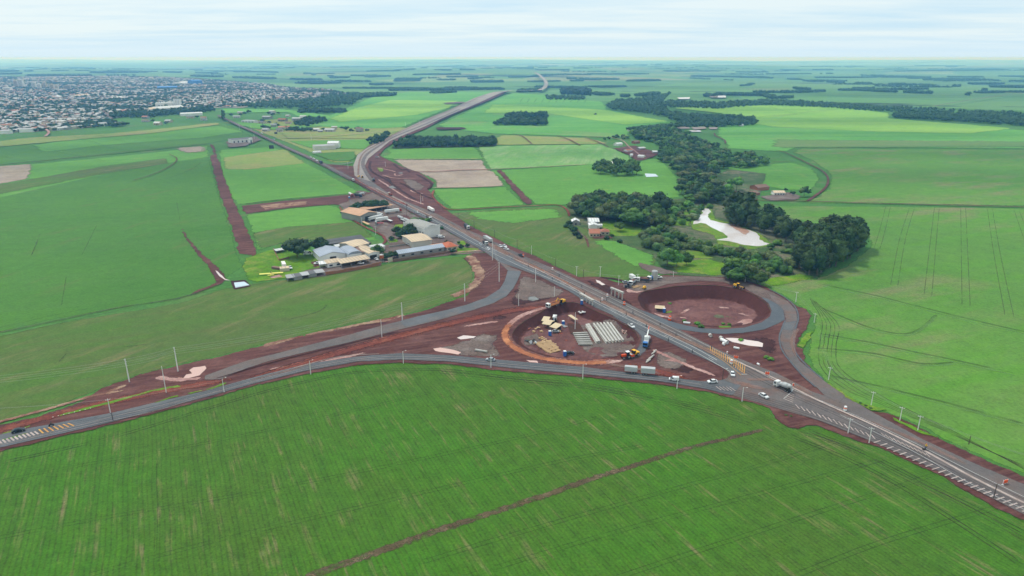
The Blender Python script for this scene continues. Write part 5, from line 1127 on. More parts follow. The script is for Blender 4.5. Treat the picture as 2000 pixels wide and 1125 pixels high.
for u, v, uu, vv, dpt, r, lb in ((97, 193, 122, 191, 25, 'roof_white', 'white-roofed hall in the left of the town'), (153, 190, 180, 188, 40, 'roof_tan', 'tan-roofed long hall in the town centre'), (225, 195, 245, 193, 40, 'roof_white', 'white-roofed supermarket hall in the town'), (354, 227, 396, 225, 14, 'roof_white', 'long white-roofed shed by the village gardens'), (38, 259, 67, 258, 12, 'roof_grey', 'long grey-roofed shed at the town edge nearest the airstrip'), (0, 262, 18, 262, 12, 'roof_grey', 'grey-roofed shed at the far left town edge'), (195, 247, 210, 246, 12, 'roof_grey', 'white shed at the foot of the town street')):
    bld('hall', u, v, uu, vv, dpt, 6, 'wall_white', r, lb, 'gable', 2.5, cat='hall')

# ------------------------------------------------------------------ farm and yard buildings
bld('barn', 626, 514, 676, 507, 22, 5, 'wall_white', 'roof_metal', 'grey metal-roofed hangar, leftmost of the farm sheds', 'gable', 2.6, ridge='y', door=(0, 5, 4))
bld('barn', 682, 510, 707, 506, 20, 5, 'wall_white', 'roof_metal', 'grey arched-roof shed in the middle of the farm', 'arch', 2.2, ridge='y')
bld('barn', 704, 505, 712, 504, 18, 4.8, 'wall_grey', 'roof_brown', 'narrow rusty-roofed bay between farm sheds', 'shed', .8, ov=.1)
bld('shed', 640, 524, 668, 519.5, 7, 3.6, 'wall_white', 'roof_tan', 'white-walled shed with cream roof in front of the hangar', 'shed', 1.0, ov=.3, win=2)
bld('shed', 625, 525, 640, 523.5, 6, 3.4, 'wall_white', 'roof_white', 'small white open-fronted shed at the left front corner of the farm', 'shed', .6, open_front=True)
bld('carport', 667, 524, 723, 514, 9, 3.6, 'wall_grey', 'roof_tan', 'long cream-roofed open shelter along the farm front', 'shed', 1.0, open_front=True)
bld('barn', 721, 508, 742, 504, 24, 5, 'wall_white', 'roof_tan', 'white barn with cream roof and big dark doorway', 'gable', 1.0, ov=.2, door=(-.2, 6, 3.6), ridge='y')
bld('barn', 690, 497, 722, 489, 18, 6, 'wall_grey', 'roof_tan', 'tall cream-roofed barn behind the farm sheds', 'gable', 1.6, ov=.3)
bld('lean_to', 657, 490, 686, 484, 5, 3.2, 'wall_grey', 'roof_white', 'white-roofed lean-to left of the cream barn', 'shed', .5, open_front=True)
bld('shed', 725, 492, 752, 488, 7, 3.0, 'wall_white', 'roof_white', 'low white-roofed shed behind the green trees', 'shed', .6)
bld('shed', 540, 496, 560, 492.5, 4, 2.4, 'wall_grey', 'roof_white', 'narrow white-roofed shed left of the huge round tree', 'shed', .5, open_front=True)
bld('shed', 557, 488, 566, 486, 6, 3, 'wall_grey', 'roof_pink', 'small tan-roofed hut behind the huge round tree', 'gable', 1)
bld('barn', 779, 505, 868, 491, 9, 3.6, 'wall_grey', 'roof_metal', 'long barn with a ribbed grey roof and five dark openings', 'gable', 2.0, win=5)
bld('shed', 845, 490, 872, 486, 8, 3, 'wall_grey', 'roof_pink', 'brownish-roofed shed between the long barn and the tiled house', 'gable', 1.2)
bld('house', 873, 491, 893, 488, 12, 3.4, 'wall_cream', 'roof_orange', 'orange hip-roofed house at the highway side', 'hip', 2.6, ov=.8, cat='house', win=2)
bld('warehouse', 806, 485, 843, 480, 24, 5.4, 'wall_dirty', 'roof_tan', 'square shed with a broad tan roof and white block walls', 'gable', 1.0, ov=.8, ridge='x', cat='warehouse')
wh = bld('warehouse', 829, 467, 860, 461, 34, 8.5, 'wall_white', 'wall_grey', 'big white warehouse with parapets and a barrel roof next to the highway', 'arch', 2.4, ov=-.8, ridge='y', cat='warehouse', side_win=8)
q = Vector(G(829, 467)) - Vector(G(860, 461)); ww = q.length
pb = MB(); pb.box(0, -17.1, 8.4, ww + .3, .3, 2.2); pb.box(-ww / 2 - .05, 0, 8.4, .3, 34, 1.0); pb.box(ww / 2 + .05, 0, 8.4, .3, 34, 1.0); pb.build('parapet', 'wall_white', wh)
bld('warehouse', 704, 435, 737, 428, 30, 6.5, 'wall_grey', 'roof_pink', 'brown-roofed hangar with an open gable at the truck yard', 'gable', 2.6, ov=.8, ridge='y', cat='warehouse', door=(0, 9, 5))
bld('shelter', 713, 418, 768, 408, 11, 4.2, 'wall_grey', 'roof_pink', 'long pinkish-brown roofed shelter behind the parked trucks', 'shed', .8, ov=.4, open_front=True)
bld('shelter', 735, 424, 745, 422, 8, 3, 'wall_white', 'roof_darkgrey', 'small dark-roofed lean-to under the brown shelter', 'shed', .5, open_front=True)
bld('barn', 1117, 440, 1132, 440, 8, 3.4, 'wall_grey', 'roof_white', 'small white gabled barn left of the farmhouse lane', 'gable', 2.0, ridge='y', door=(0, 1.6, 2.2))
bld('barn', 1150, 444, 1170, 444, 16, 5.2, 'wall_grey', 'roof_white', 'large white-roofed barn at the back of the farm', 'gable', 1.6, ov=.4)
bld('shed', 1151, 449, 1167, 449, 10, 4.0, 'wall_white', 'roof_white', 'white shed with bluish roof in front of the large barn', 'gable', 1.4, ridge='y')
bld('shed', 1168, 446.5, 1176, 446.5, 4, 3.0, 'wall_white', 'roof_white', 'small white lean-to roof at the right of the white shed', 'shed', .5)
bld('farmhouse', 1152, 463, 1171, 463, 13, 3.2, 'wall_cream', 'roof_tile', 'red tiled farmhouse in front of the white sheds', 'gable', 2.6, ov=.6, cat='house', win=3)
bld('farmhouse', 1174, 459, 1190, 459, 8, 3.0, 'wall_cream', 'roof_tile', 'red tiled cottage right of the farmhouse', 'hip', 2.0, ov=.6, cat='house', win=2)
bld('barn', 1480, 373, 1502, 371, 14, 3.6, 'wall_brick', 'roof_brown', 'brown-roofed barn behind the small right farm', 'gable', 2.4, ov=.5)
bld('farmhouse', 1512, 382, 1533, 382, 11, 3.2, 'wall_white', 'roof_tan', 'cream-roofed white farmhouse near the dirt road bend', 'gable', 1.6, ov=.6, cat='house', win=4)
bld('shed', 1475, 382, 1484, 381, 10, 2.6, 'wall_brick', 'roof_brown', 'low brown shed below the brown barn', 'shed', .6)
for u, v, uu, vv, r, w, lb in ((1226, 257, 1241, 257, 'roof_grey', 'wall_white', 'small white shed against the stream wood'), (1205, 285, 1216, 284, 'roof_white', 'wall_white', 'long white-roofed barn left of the hamlet'), (1225, 298, 1235, 297, 'roof_tile', 'wall_white', 'tiled white house in the hamlet beside the stream wood'),
                               (1249, 294, 1261, 293, 'roof_white', 'wall_grey', 'white-roofed shed in the middle of the hamlet'), (1275, 301, 1288, 301, 'roof_white', 'wall_grey', 'white-roofed shed at the right end of the hamlet'), (1232, 307, 1236, 307, 'roof_white', 'wall_white', 'small white tank house on the hamlet lane'), (1245, 309, 1256, 310, 'roof_white', 'wall_white', 'white covered trailer shed at the bottom of the hamlet'),
                               (1240, 281, 1250, 280, 'roof_brown', 'wall_brick', 'brown barn at the back of the hamlet'), (1445, 247, 1452, 247, 'roof_white', 'wall_white', 'white house by the fish farm trees'), (1175, 322, 1200, 324, 'roof_white', 'wall_grey', 'long white hen house seen under the oval wood')):
    bld('shed', u, v, uu, vv, 9, 3.5, w, r, lb, 'gable', 1.6, cat='shed')
bld('warehouse', 614, 294, 656, 292, 22, 7, 'wall_dirty', 'roof_grey', 'dirty concrete-walled warehouse beside the old road', 'shed', .2, ov=-.5, cat='warehouse')
bld('warehouse', 640, 290, 661, 290, 16, 9, 'wall_white', 'roof_white', 'white-roofed hall rising behind the concrete-walled warehouse', 'gable', 3, ov=.5, cat='warehouse')
bld('tent_barn', 613, 301, 628, 300, 9, 1.5, 'roof_white', 'roof_white', 'small white barrel-roofed store in the field by the old road', 'arch', 3, ov=.1, ridge='x')
bld('dealership', 454, 282, 494, 279, 22, 8, 'wall_white', 'roof_darkgrey', 'long white showroom with a dark glass front beside the airstrip', 'shed', .3, ov=-.2, win=5)
bld('dealership', 488, 281, 494, 280, 3, 10, 'wall_white', 'roof_white', 'tall white entrance block at the end of the showroom', 'shed', .1, ov=0, door=(0, 3, 6))
bld('warehouse', 472, 240, 496, 241, 14, 6, 'wall_white', 'roof_grey', 'white-fronted workshop beside the old road in the village', 'shed', .4, win=4, cat='workshop')
# walls and fences
def wallrun(name, px, h, th, mat, label, step=None):
    pts = [G(u, v) for u, v in px]; b = MB(); x0, y0 = pts[0]
    root = None
    for (ax, ay), (bx_, by_) in zip(pts[:-1], pts[1:]):
        L = math.hypot(bx_ - ax, by_ - ay); rz = math.atan2(by_ - ay, bx_ - ax); n = max(1, int(L / (step or 6)))
        for i in range(n):
            k = (i + .5) / n; hh = h * random.uniform(.9, 1.06)
            b.box(ax + (bx_ - ax) * k - x0, ay + (by_ - ay) * k - y0, 0, L / n * .995, th, hh, rz)
    o = b.build(name, mat, None); o.location = (x0, y0, 0); tag(o, label, 'wall'); return o
wallrun('boundary_wall', [(636, 538), (690, 529), (745, 518)], 2.6, .3, 'wall_brick', 'reddish brick boundary wall along the farm front')
wallrun('boundary_wall', [(768, 512), (830, 503), (893, 493)], 2.2, .4, 'roof_brown', 'dark boundary wall in front of the long barn')
wallrun('boundary_wall', [(760, 484), (806, 478)], 1.8, .3, 'wall_grey', 'grey yard wall behind the long barn')
wallrun('boundary_wall', [(534, 488), (545, 510)], 1.6, .3, 'wall_brick', 'low brick wall left of the huge round tree')
wallrun('boundary_wall', [(546, 510), (565, 505)], 1.6, .3, 'roof_brown', 'dark low wall below the huge round tree')
bld('billboard', 758, 513, 767, 511.5, .3, 3.2, 'wall_cream', 'wall_cream', 'plain cream roadside panel near the brick wall', 'shed', .05, ov=.05, cat='billboard')
for i, (u0, v0, u1, v1) in enumerate(((562, 550, 576, 548), (576, 548, 590, 545.5), (590, 545, 604, 543), (604, 542.5, 618, 540), (618, 540, 634, 537.5))):
    bld('livestock_shed', u0, v0, u1, v1, 6, 2.4, 'wall_grey', ('roof_grey', 'roof_darkgrey')[i % 2], ['first', 'second', 'third', 'fourth', 'fifth'][i] + ' low grey shed from the left in the row along the field edge', 'shed', .7, open_front=i % 2 == 0, cat='shed')
# rows of panels behind the round trees
for i, (u0, v0, u1, v1) in enumerate(((636, 474, 707, 464), (640, 479, 712, 468), (652, 484, 718, 472), (705, 481, 722, 476))):
    a, b = Vector(G(u0, v0)), Vector(G(u1, v1)); d = b - a; L = d.length; rz = math.atan2(d.y, d.x); c = (a + b) / 2
    root = empty('solar_panel_row', (c.x, c.y, 0), rz); tag(root, ['farthest', 'second farthest', 'third', 'nearest, short'][i] + ' long low panel row behind the two round trees', 'solar panels')
    p = MB(); p.add([(-L / 2, -1.6, 1.1), (L / 2, -1.6, 1.1), (L / 2, 1.6, 2.3), (-L / 2, 1.6, 2.3), (-L / 2, -1.6, 1.2), (L / 2, -1.6, 1.2), (L / 2, 1.6, 2.4), (-L / 2, 1.6, 2.4)], [(3, 2, 1, 0), (4, 5, 6, 7), (0, 1, 5, 4), (1, 2, 6, 5), (2, 3, 7, 6), (3, 0, 4, 7)])
    p.build('panel', 'roof_darkgrey', root)
    for k in range(int(L / 5)): MB().box(-L / 2 + 2.5 + k * 5, 0, 0, .15, .15, 1.7).build('post', 'steel', root)
    s = MB(); s.box(0, -1.2, .02, L, 1.6, .9); s.build('base_beam', 'shade_inside', root)
# water tanks
def tank(u, v, hpx, label, r=1.6, mat='roof_orange', col='steel'):
    x, y = G(u, v); h = hpx / pxm(u, v); root = empty('water_tower', (x, y, Z(x, y))); tag(root, label, 'water tower')
    MB().cyl((0, 0, h - r * 1.6), (0, 0, h), r, r, 12).build('tank', mat, root); MB().cyl((0, 0, h), (0, 0, h + .5), r, .3, 12).build('lid', 'roof_white', root)
    for a in range(4): MB().cyl((math.cos(a * 1.57) * r * .8, math.sin(a * 1.57) * r * .8, 0), (math.cos(a * 1.57) * r * .7, math.sin(a * 1.57) * r * .7, h - r * 1.6), .12, .12, 5).build('leg', col, root)
tank(746, 513, 16, 'orange water tank on legs beside the brick wall')
tank(683, 396, 12, 'blue water tank on legs by the tanker yard', 1.0, 'roof_blue'); tank(735, 446, 14, 'grey water tank beside the white semi-trailers', 1.0, 'roof_grey')
# ------------------------------------------------------------------ vehicles
for nm, c, r in (('car_white', K(232, 232, 232), .3), ('car_black', K(34, 36, 40), .25), ('car_silver', K(170, 174, 178), .3), ('car_red', K(170, 40, 36), .35), ('truck_white', K(228, 228, 224), .4), ('truck_blue', K(52, 118, 190), .4), ('truck_orange', K(232, 150, 92), .5),
                 ('machine_yellow', K(236, 176, 40), .5), ('machine_orange', K(226, 84, 40), .5), ('tyre', K(34, 32, 32), .8), ('chassis', K(52, 50, 50), .7), ('glass_dark', K(30, 38, 46), .15), ('lamp_red', K(150, 30, 26), .3), ('cargo_dark', K(52, 60, 70), .6),
                 ('cargo_silver', K(184, 186, 186), .4), ('cargo_brown', K(104, 80, 70), .7), ('tarp_white', K(236, 230, 226), .7), ('plastic_blue', K(36, 84, 176), .5), ('plastic_orange', K(244, 96, 44), .55), ('plastic_white', K(238, 238, 236), .5), ('plane_yellow', K(240, 224, 96), .4),
                 ('wood_tan', K(206, 170, 126), .8), ('roof_ply', K(212, 190, 156), .8), ('pole_wood', K(92, 80, 74), .9), ('pole_concrete', K(236, 234, 230), .85), ('wire', K(150, 150, 146), .6), ('skin', K(150, 108, 84), .7), ('hi_vis', K(240, 200, 50), .7), ('trousers', K(50, 60, 84), .8), ('earth_load', K(124, 74, 58), .9), ('panel_grey', K(96, 92, 92), .5), ('rust', K(150, 84, 66), .8)):
    pmat(nm, c, r, var=.08, scale=1.2)
GR = math.pi / 2
def wheel(root, x, y, r=.33, w=.22, n=10):
    s = 1 if y > 0 else -1
    o = MB().cyl((x, y - w / 2, r), (x, y + w / 2, r), r, r, n).build('wheel', 'tyre', root)
    MB().cyl((x, y + s * w / 2, r), (x, y + s * (w / 2 + .02), r), r * .55, r * .55, 8).build('rim', 'steel', o)
def place(u, v, hu, hv):
    x, y = G(u, v); a = G(u + hu, v + hv, Z(x, y)); return x, y, math.atan2(a[1] - y, a[0] - x)
def car(u, v, hu, hv, color, label, kind='car', sc=1.12, group=None, cat=None):
    x, y, rz = place(u, v, hu, hv)
    root = empty(kind, (x, y, Z(x, y) + lz(x, y, 17)), rz, sc); tag(root, label, cat or kind, group)
    b = MB()
    if kind == 'van':
        b.prism([(-2.1, .3), (2.1, .3), (2.12, .7), (1.6, .95), (1.0, 1.1), (.6, 1.75), (-2.05, 1.8), (-2.12, .7)], -.85, .85, top=(1.2, .93)); b.build('body', color, root)
        MB().prism([(.75, 1.68), (1.62, .98), (1.55, .94), (.65, 1.62)], -.72, .72).build('windscreen', 'glass_dark', root)
        for s in (-1, 1): MB().box(.55, s * .83, 1.12, .7, .08, .45).build('window', 'glass_dark', root)
        MB().box(-2.12, 0, 1.1, .04, 1.3, .5).build('window', 'glass_dark', root)
    elif kind == 'pickup':
        b.prism([(-2.5, .4), (2.4, .4), (2.42, .8), (2.2, 1.0), (1.1, 1.08), (.9, 1.08), (-.4, 1.05), (-2.5, 1.05)], -.88, .88); b.build('body', color, root)
        MB().prism([(-.55, 1.05), (1.15, 1.07), (.55, 1.6), (-.4, 1.62)], -.8, .8, top=(1.3, .86)).build('windows', 'glass_dark', root)
        MB().box(0.05, 0, 1.6, 1.0, 1.34, .06).build('cab_roof', color, root); MB().box(-1.5, 0, 1.055, 1.8, 1.5, .02).build('cargo_bed', 'chassis', root)
    else:
        b.prism([(-2.1, .28), (2.1, .28), (2.15, .6), (1.95, .82), (1.05, .95), (-1.75, .98), (-2.1, .9), (-2.15, .6)], -.86, .86); b.build('body', color, root)
        MB().prism([(-1.75, .97), (1.1, .94), (.45, 1.4), (-1.15, 1.42)], -.8, .8, top=(1.2, .84)).build('windows', 'glass_dark', root)
        MB().prism([(-1.1, 1.425), (.4, 1.405), (.3, 1.46), (-1.0, 1.47)], -.64, .64).build('car_roof', color, root)
    wb = 1.5 if kind == 'pickup' else 1.3
    for xx in (-wb, wb):
        for yy in (-.8, .8): wheel(root, xx, yy)
    for s in (-1, 1):
        MB().box(2.13 if kind != 'pickup' else 2.42, s * .6, .62, .05, .3, .14).build('headlight', 'plastic_white', root)
        MB().box(-2.13 if kind != 'pickup' else -2.51, s * .68, .66, .05, .22, .16).build('tail_light', 'lamp_red', root)
    return root
def truck(u, v, hu, hv, cab, cargo, label, L=8.5, kind='box', name='truck', ccol=None, sc=1.05, trailer=False, group=None, cat='truck'):
    x, y, rz = place(u, v, hu, hv)
    root = empty(name, (x, y, Z(x, y) + lz(x, y, 17)), rz, sc); tag(root, label, cat, group)
    f = L / 2
    MB().box(-.2, 0, .75, L - .8, .9, .28).build('chassis', 'chassis', root)
    if not trailer:
        c = MB().prism([(f - 2.0, .5), (f, .5), (f + .03, 1.4), (f - .15, 2.75), (f - .5, 2.95), (f - 2.0, 2.95)], -1.2, 1.2).build('cab', cab, root)
        MB().prism([(f + .045, 1.5), (f + .02, 1.5), (f - .13, 2.6), (f - .1, 2.6)], -1.05, 1.05).build('windscreen', 'glass_dark', c)
        for s in (-1, 1): MB().box(f - .8, s * 1.2, 1.6, .9, .06, .85).build('side_window', 'glass_dark', c)
        MB().box(f + .03, 0, .45, .15, 2.3, .4).build('bumper', 'chassis', c)
    x1 = f - 2.3 if not trailer else f; x0 = -f; cl = x1 - x0; cm = (x0 + x1) / 2
    if kind == 'box': 
        o = MB().box(cm, 0, 1.1, cl, 2.5, 2.5).build('cargo_box', cargo, root)
    elif kind == 'tarp': MB().prism([(x0, 1.1), (x1, 1.1), (x1, 3.1), (x1 - .3, 3.4), (x0 + .3, 3.4), (x0, 3.1)], -1.25, 1.25, top=(3.2, .75)).build('cargo_cover', cargo, root)
    elif kind == 'dump':
        m = MB()
        m.box(cm, 0, 1.1, cl, 2.4, .12)
        for s in (-1, 1): m.box(cm, s * 1.2, 1.2, cl, .1, 1.3)
        m.box(x1, 0, 1.2, .1, 2.4, 1.5); m.box(x0, 0, 1.2, .1, 2.4, 1.2); m.build('dump_body', cargo, root)
        MB().prism([(x0 + .1, 1.6), (x1 - .1, 1.7), (x1 - .8, 2.4), (cm, 2.75), (x0 + .9, 2.3)], -1.1, 1.1, top=(2.0, .5)).build('load', ccol or 'earth_load', root)
    elif kind == 'tank': MB().cyl((x0 + .2, 0, 2.2), (x1 - .1, 0, 2.2), 1.15, 1.15, 14).build('tank', cargo, root); MB().box(cm, 0, 1.0, cl * .8, 1.6, .3).build('cradle', 'chassis', root); MB().box(cm, 0, 3.32, cl * .6, .5, .12).build('walkway', 'steel', root)
    elif kind == 'mixer':
        m = MB(); m.cyl((x1 - .4, 0, 2.0), (x1 - 2.2, 0, 2.35), .8, 1.25, 14, cap=True); m.cyl((x1 - 2.2, 0, 2.35), (x0 + 1.9, 0, 2.7), 1.25, 1.2, 14); m.cyl((x0 + 1.9, 0, 2.7), (x0 + .3, 0, 3.1), 1.2, .55, 14); m.build('drum', cargo, root, True)
        MB().box(x1 - .2, 0, 1.1, .7, 2.2, 1.1).build('water_tank', 'cargo_silver', root)
        MB().prism([(x0 + .3, 2.9), (x0 + .8, 2.6), (x0 + .3, 1.2), (x0 - .3, 1.2)], -.35, .35).build('chute', 'cargo_silver', root)
        MB().box(x0 + .9, 0, 1.1, .5, 2.2, 1.2).build('drum_support', 'chassis', root)
    elif kind == 'crane':
        m = MB(); m.box(cm, 0, 1.1, cl, 2.4, .7).build('deck', cargo, root); MB().box(x0 + cl * .45, 0, 1.8, 2.6, 2.3, 1.5).build('superstructure', 'truck_white', root)
        bm_ = MB(); bm_.cyl((x0 + cl * .55, 0, 3.2), (x0 - 2.2, 0, 4.2), .45, .35, 4); bm_.build('boom', 'truck_white', root); MB().cyl((x0 - 2.2, 0, 4.2), (x0 - 4.6, 0, 5.6), .28, .2, 4).build('boom_tip', 'machine_orange', root)
        for s in (-1, 1): MB().box(x0 + 1.2, s * 1.35, .9, .5, .5, 1.0).build('outrigger', 'plastic_white', root)
    elif kind == 'flat': MB().box(cm, 0, 1.1, cl, 2.5, .25).build('flatbed', cargo, root)
    ax = ([f - 1.2] if not trailer else []) + [x0 + 1.3, x0 + 2.5] + ([x0 + 3.7] if L > 12 else []) + ([f - 4.2, f - 5.4] if L > 14 and not trailer else [])
    for a in ax:
        for s in (-1, 1): wheel(root, a, s * 1.05, .5, .35)
    return root
def pos_label(o): return o
# near traffic
car(1491, 777, 6, 3.2, 'car_white', 'white hatchback crossing the junction in front of the mixer truck')
car(1391, 749, -6, .4, 'car_white', 'white saloon on the side road just left of the junction')
car(1316, 744.5, -6, -.6, 'car_white', 'white delivery van on the side road below the gravel heap', 'van')
car(1430, 734, 1.5, 4.5, 'car_white', 'white car waiting at the tip of the highway island')
car(958, 706, -6, -.6, 'car_silver', 'lone silver and blue car driving the side road under a lamp pole')
car(37, 845, 6, -1.4, 'car_black', 'black saloon at the far left end of the side road')
car(1233, 640, 4, 3, 'car_white', 'white pickup on the loop entrance beside the crane truck', 'pickup')
truck(1529, 762, -6, -2.8, 'truck_white', 'cargo_silver', 'white concrete mixer truck crossing the wide junction', 9, 'mixer', 'mixer_truck', cat='mixer truck')
truck(1262, 672, -2, 7, 'truck_blue', 'cargo_silver', 'white crane truck with a blue cab on the left loop road', 13, 'crane', 'crane_truck', cat='crane truck')
# motorcycle and rider
x, y, rz = place(101, 834, 6, -1.4); root = empty('motorcycle', (x, y, lz(x, y, 17)), rz, 1.1); tag(root, 'dark motorcycle riding the side road near the yellow hatching', 'motorcycle')
MB().prism([(-.7, .55), (.5, .5), (.6, .85), (-.1, .95), (-.8, .85)], -.16, .16).build('body', 'car_black', root); MB().cyl((.62, 0, .3), (.45, 0, 1.05), .05, .05, 6).build('fork', 'steel', root); MB().box(.45, 0, 1.02, .06, .7, .05).build('handlebar', 'chassis', root)
for a in (-.65, .68): MB().cyl((a, -.07, .32), (a, .07, .32), .32, .32, 12).build('wheel', 'tyre', root)
def person(x, y, z, rz, shirt, label, pose='stand', sc=1.0, helmet=None, trs='trousers'):
    """one continuous skinned body; clothing as separate child meshes"""
    if pose == 'stand': J = [(0,0,.95),(0,0,1.2),(0,0,1.42),(0,.0,1.55),(0,.02,1.68),(0,.19,1.40),(.05,.27,1.12),(.12,.28,.88),(0,-.19,1.40),(.05,-.27,1.12),(.12,-.28,.88),(0,.10,.9),(.02,.12,.5),(-.02,.13,.08),(.14,.14,.04),(0,-.10,.9),(.02,-.12,.5),(-.02,-.13,.08),(.14,-.14,.04)]
    else: J = [(-.15,0,.95),(-.08,0,1.2),(.02,0,1.42),(.06,.0,1.53),(.1,.0,1.66),(.02,.19,1.40),(.2,.3,1.15),(.42,.3,1.08),(.02,-.19,1.40),(.2,-.3,1.15),(.42,-.3,1.08),(-.12,.12,.92),(.25,.2,.8),(.1,.2,.4),(.24,.2,.36),(-.12,-.12,.92),(.25,-.2,.8),(.1,-.2,.4),(.24,-.2,.36)]
    E = [(0,1),(1,2),(2,3),(3,4),(2,5),(5,6),(6,7),(2,8),(8,9),(9,10),(0,11),(11,12),(12,13),(13,14),(0,15),(15,16),(16,17),(17,18)]
    R = [.13,.12,.14,.055,.1,.06,.045,.035,.06,.045,.035,.09,.06,.045,.04,.09,.06,.045,.04]
    root = empty('person', (x, y, z), rz, sc); tag(root, label, 'person')
    bm = bmesh.new(); sl = bm.verts.layers.skin.verify(); vs = [bm.verts.new(p) for p in J]
    for i, q in enumerate(vs): q[sl].radius = (R[i], R[i]); q[sl].use_root = i == 0
    for a, c in E: bm.edges.new((vs[a], vs[c]))
    me = bpy.data.meshes.new('body'); bm.to_mesh(me); bm.free(); me.update(); o = link('body', me, 'skin', root)
    o.modifiers.new('skin', 'SKIN'); sb = o.modifiers.new('sub', 'SUBSURF'); sb.levels = 1; sb.render_levels = 1
    def tube(name, idx, k, mat):
        b = MB()
        for a, c in idx: b.cyl(J[a], J[c], R[a] * k, R[c] * k, 8)
        b.build(name, mat, root)
    tube('shirt', [(0, 1), (1, 2), (2, 5), (5, 6), (2, 8), (8, 9)], 1.22, shirt); tube('trousers', [(0, 11), (11, 12), (12, 13), (0, 15), (15, 16), (16, 17)], 1.28, trs)
    h = J[4]
    if helmet: MB().cyl((h[0], h[1], h[2] + .02), (h[0], h[1], h[2] + .15), .14, .08, 10).build('helmet', helmet, root)
    return root
person(x, y, lz(x, y, 17), rz, 'chassis', 'rider in dark clothing sitting on the dark motorcycle', 'sit', 1.1, 'car_black', 'chassis')
# highway traffic beyond the junction
truck(912, 448, 6, 4, 'truck_white', 'cargo_dark', 'dark box truck on the far carriageway, nearest the tiled house', 9, 'tarp', sc=1.1)
truck(953, 472, -6, -3.6, 'cargo_silver', 'cargo_silver', 'long silver bulk truck on the far carriageway', 15, 'tarp')
truck(948, 479, 5, 3, 'truck_white', 'cargo_dark', 'short dark truck with a white cab beside the silver bulk truck', 6.5, 'dump', ccol='cargo_dark')
truck(838, 430, 5.5, 3.6, 'truck_white', 'cargo_brown', 'brown grain truck with a white cab on the near carriageway', 11, 'dump', ccol='cargo_brown')
truck(842, 414, 6, 3.6, 'tarp_white', 'tarp_white', 'long white trailer parked along the far edge of the highway', 15, 'tarp', 'semi_trailer', trailer=True)
truck(730, 356, -3, -5, 'cargo_silver', 'cargo_dark', 'dark truck driving up the new carriageway bend', 9, 'dump', ccol='cargo_dark')
truck(627, 322, -5, -2.6, 'car_black', 'cargo_dark', 'black truck on the old road near the link road', 9, 'tarp', sc=1.2)
truck(762, 384, -6, -3.5, 'truck_white', 'rust', 'reddish dump truck on the dirt median', 9, 'dump', group=None)
car(985, 484, 5, 3, 'car_white', 'white pickup facing the excavated median, rear one of the roadside trio', 'pickup', 1.35)
car(977, 484, 5, 3, 'car_white', 'white car left of the pair of white pickups', 'car', 1.2)
car(989, 489, 5, 2, 'car_white', 'white car in front of the white pickup on the far carriageway', 'car', 1.2)
car(937, 481, 5, 3, 'car_silver', 'silver car behind another on the near carriageway by the driveway')
car(953, 489, 5, 3, 'car_white', 'white car leading on the near carriageway by the tall pole')
car(1017, 502, 5, 3, 'car_black', 'dark pickup with a white roof beside the orange barrel', 'pickup', 1.2)
car(815, 418, -5, -3, 'car_white', 'white car on the near carriageway beside the truck yard', 'car', 1.3)
car(690, 355, -3, -2, 'car_white', 'white van at the narrow start of the near carriageway', 'van', 1.4)
car(737, 311, 4, 0, 'car_silver', 'silver car alone on the red earth by the new bend', 'car', 1.5)
for i, (u, v) in enumerate(((607, 311), (613, 314), (619, 317.5))): car(u, v, 5, 2.8, 'car_white', ['leading', 'middle', 'last'][i] + ' of three white cars queued behind the black truck on the old road', 'car', 1.5)
car(512, 265, 5, 2.6, 'car_white', 'white car on the old road beside the village', 'van', 1.5); car(536, 277, 5, 2.6, 'car_silver', 'silver car on the old road below the billboard', 'car', 1.4); car(494, 257, -5, -2.6, 'car_silver', 'grey car nearest the town on the old road', 'car', 1.4)
car(862, 466, 5, 0, 'car_white', 'white car parked in front of the big white warehouse', 'van', 1.3); car(857, 465, 5, .5, 'car_white', 'white pickup parked at the warehouse corner', 'pickup', 1.1); car(799, 480, 4, 1, 'car_white', 'white car under the edge of the square tan roof', 'car', 1.2)
car(602, 499, 5, 0, 'truck_white', 'white van under the huge round tree', 'van', 1.6); car(567, 526, 3, 3, 'car_white', 'white pickup by the parked aircraft hardstand', 'pickup', 1.2); car(620, 517, -4, 1, 'car_white', 'white pickup at the hangar corner', 'pickup', 1.1)
car(735, 509, 3, 2, 'car_white', 'white pickup in the barn doorway yard', 'pickup', 1.1); car(705, 517, 4, 0, 'car_white', 'white car under the long cream shelter', 'car', 1.1)
# yard trucks
truck(768, 417, 6, -.8, 'car_red', 'truck_white', 'semi truck with a red cab and a white trailer by the brown shelter', 17, 'tarp', 'semi_truck')
truck(733, 431, -6, 1.2, 'truck_white', 'truck_white', 'white semi-trailer in the mouth of the brown hangar', 15, 'box', 'semi_truck'); truck(746, 434, 6, -1, 'car_red', 'truck_white', 'white box trailer parked in front of the brown hangar', 12, 'box', 'semi_trailer', trailer=True)
truck(741, 425, 6, -.6, 'truck_white', 'truck_white', 'small white truck under the dark lean-to', 7, 'box')
truck(715, 440, 5, 2.4, 'truck_white', 'wood_tan', 'tan flatbed trailer along the yard fence', 14, 'flat', 'semi_trailer', trailer=True); truck(741, 440, 6, 0, 'car_red', 'car_red', 'red flatbed trailer by the grey water tank', 8, 'flat', 'semi_trailer', trailer=True)
for i, (u, v, m_) in enumerate(((783, 431, 'cargo_silver'), (789, 434, 'truck_white'), (795, 436, 'cargo_silver'), (760, 434, 'truck_white'))): truck(u, v, -5, -2, 'truck_white', m_, ['leftmost silver', 'middle white', 'rightmost silver', 'separate white'][i] + ' trailer in the scrap row of the truck yard', 10, 'flat' if i % 2 else 'tank', 'semi_trailer', trailer=True)
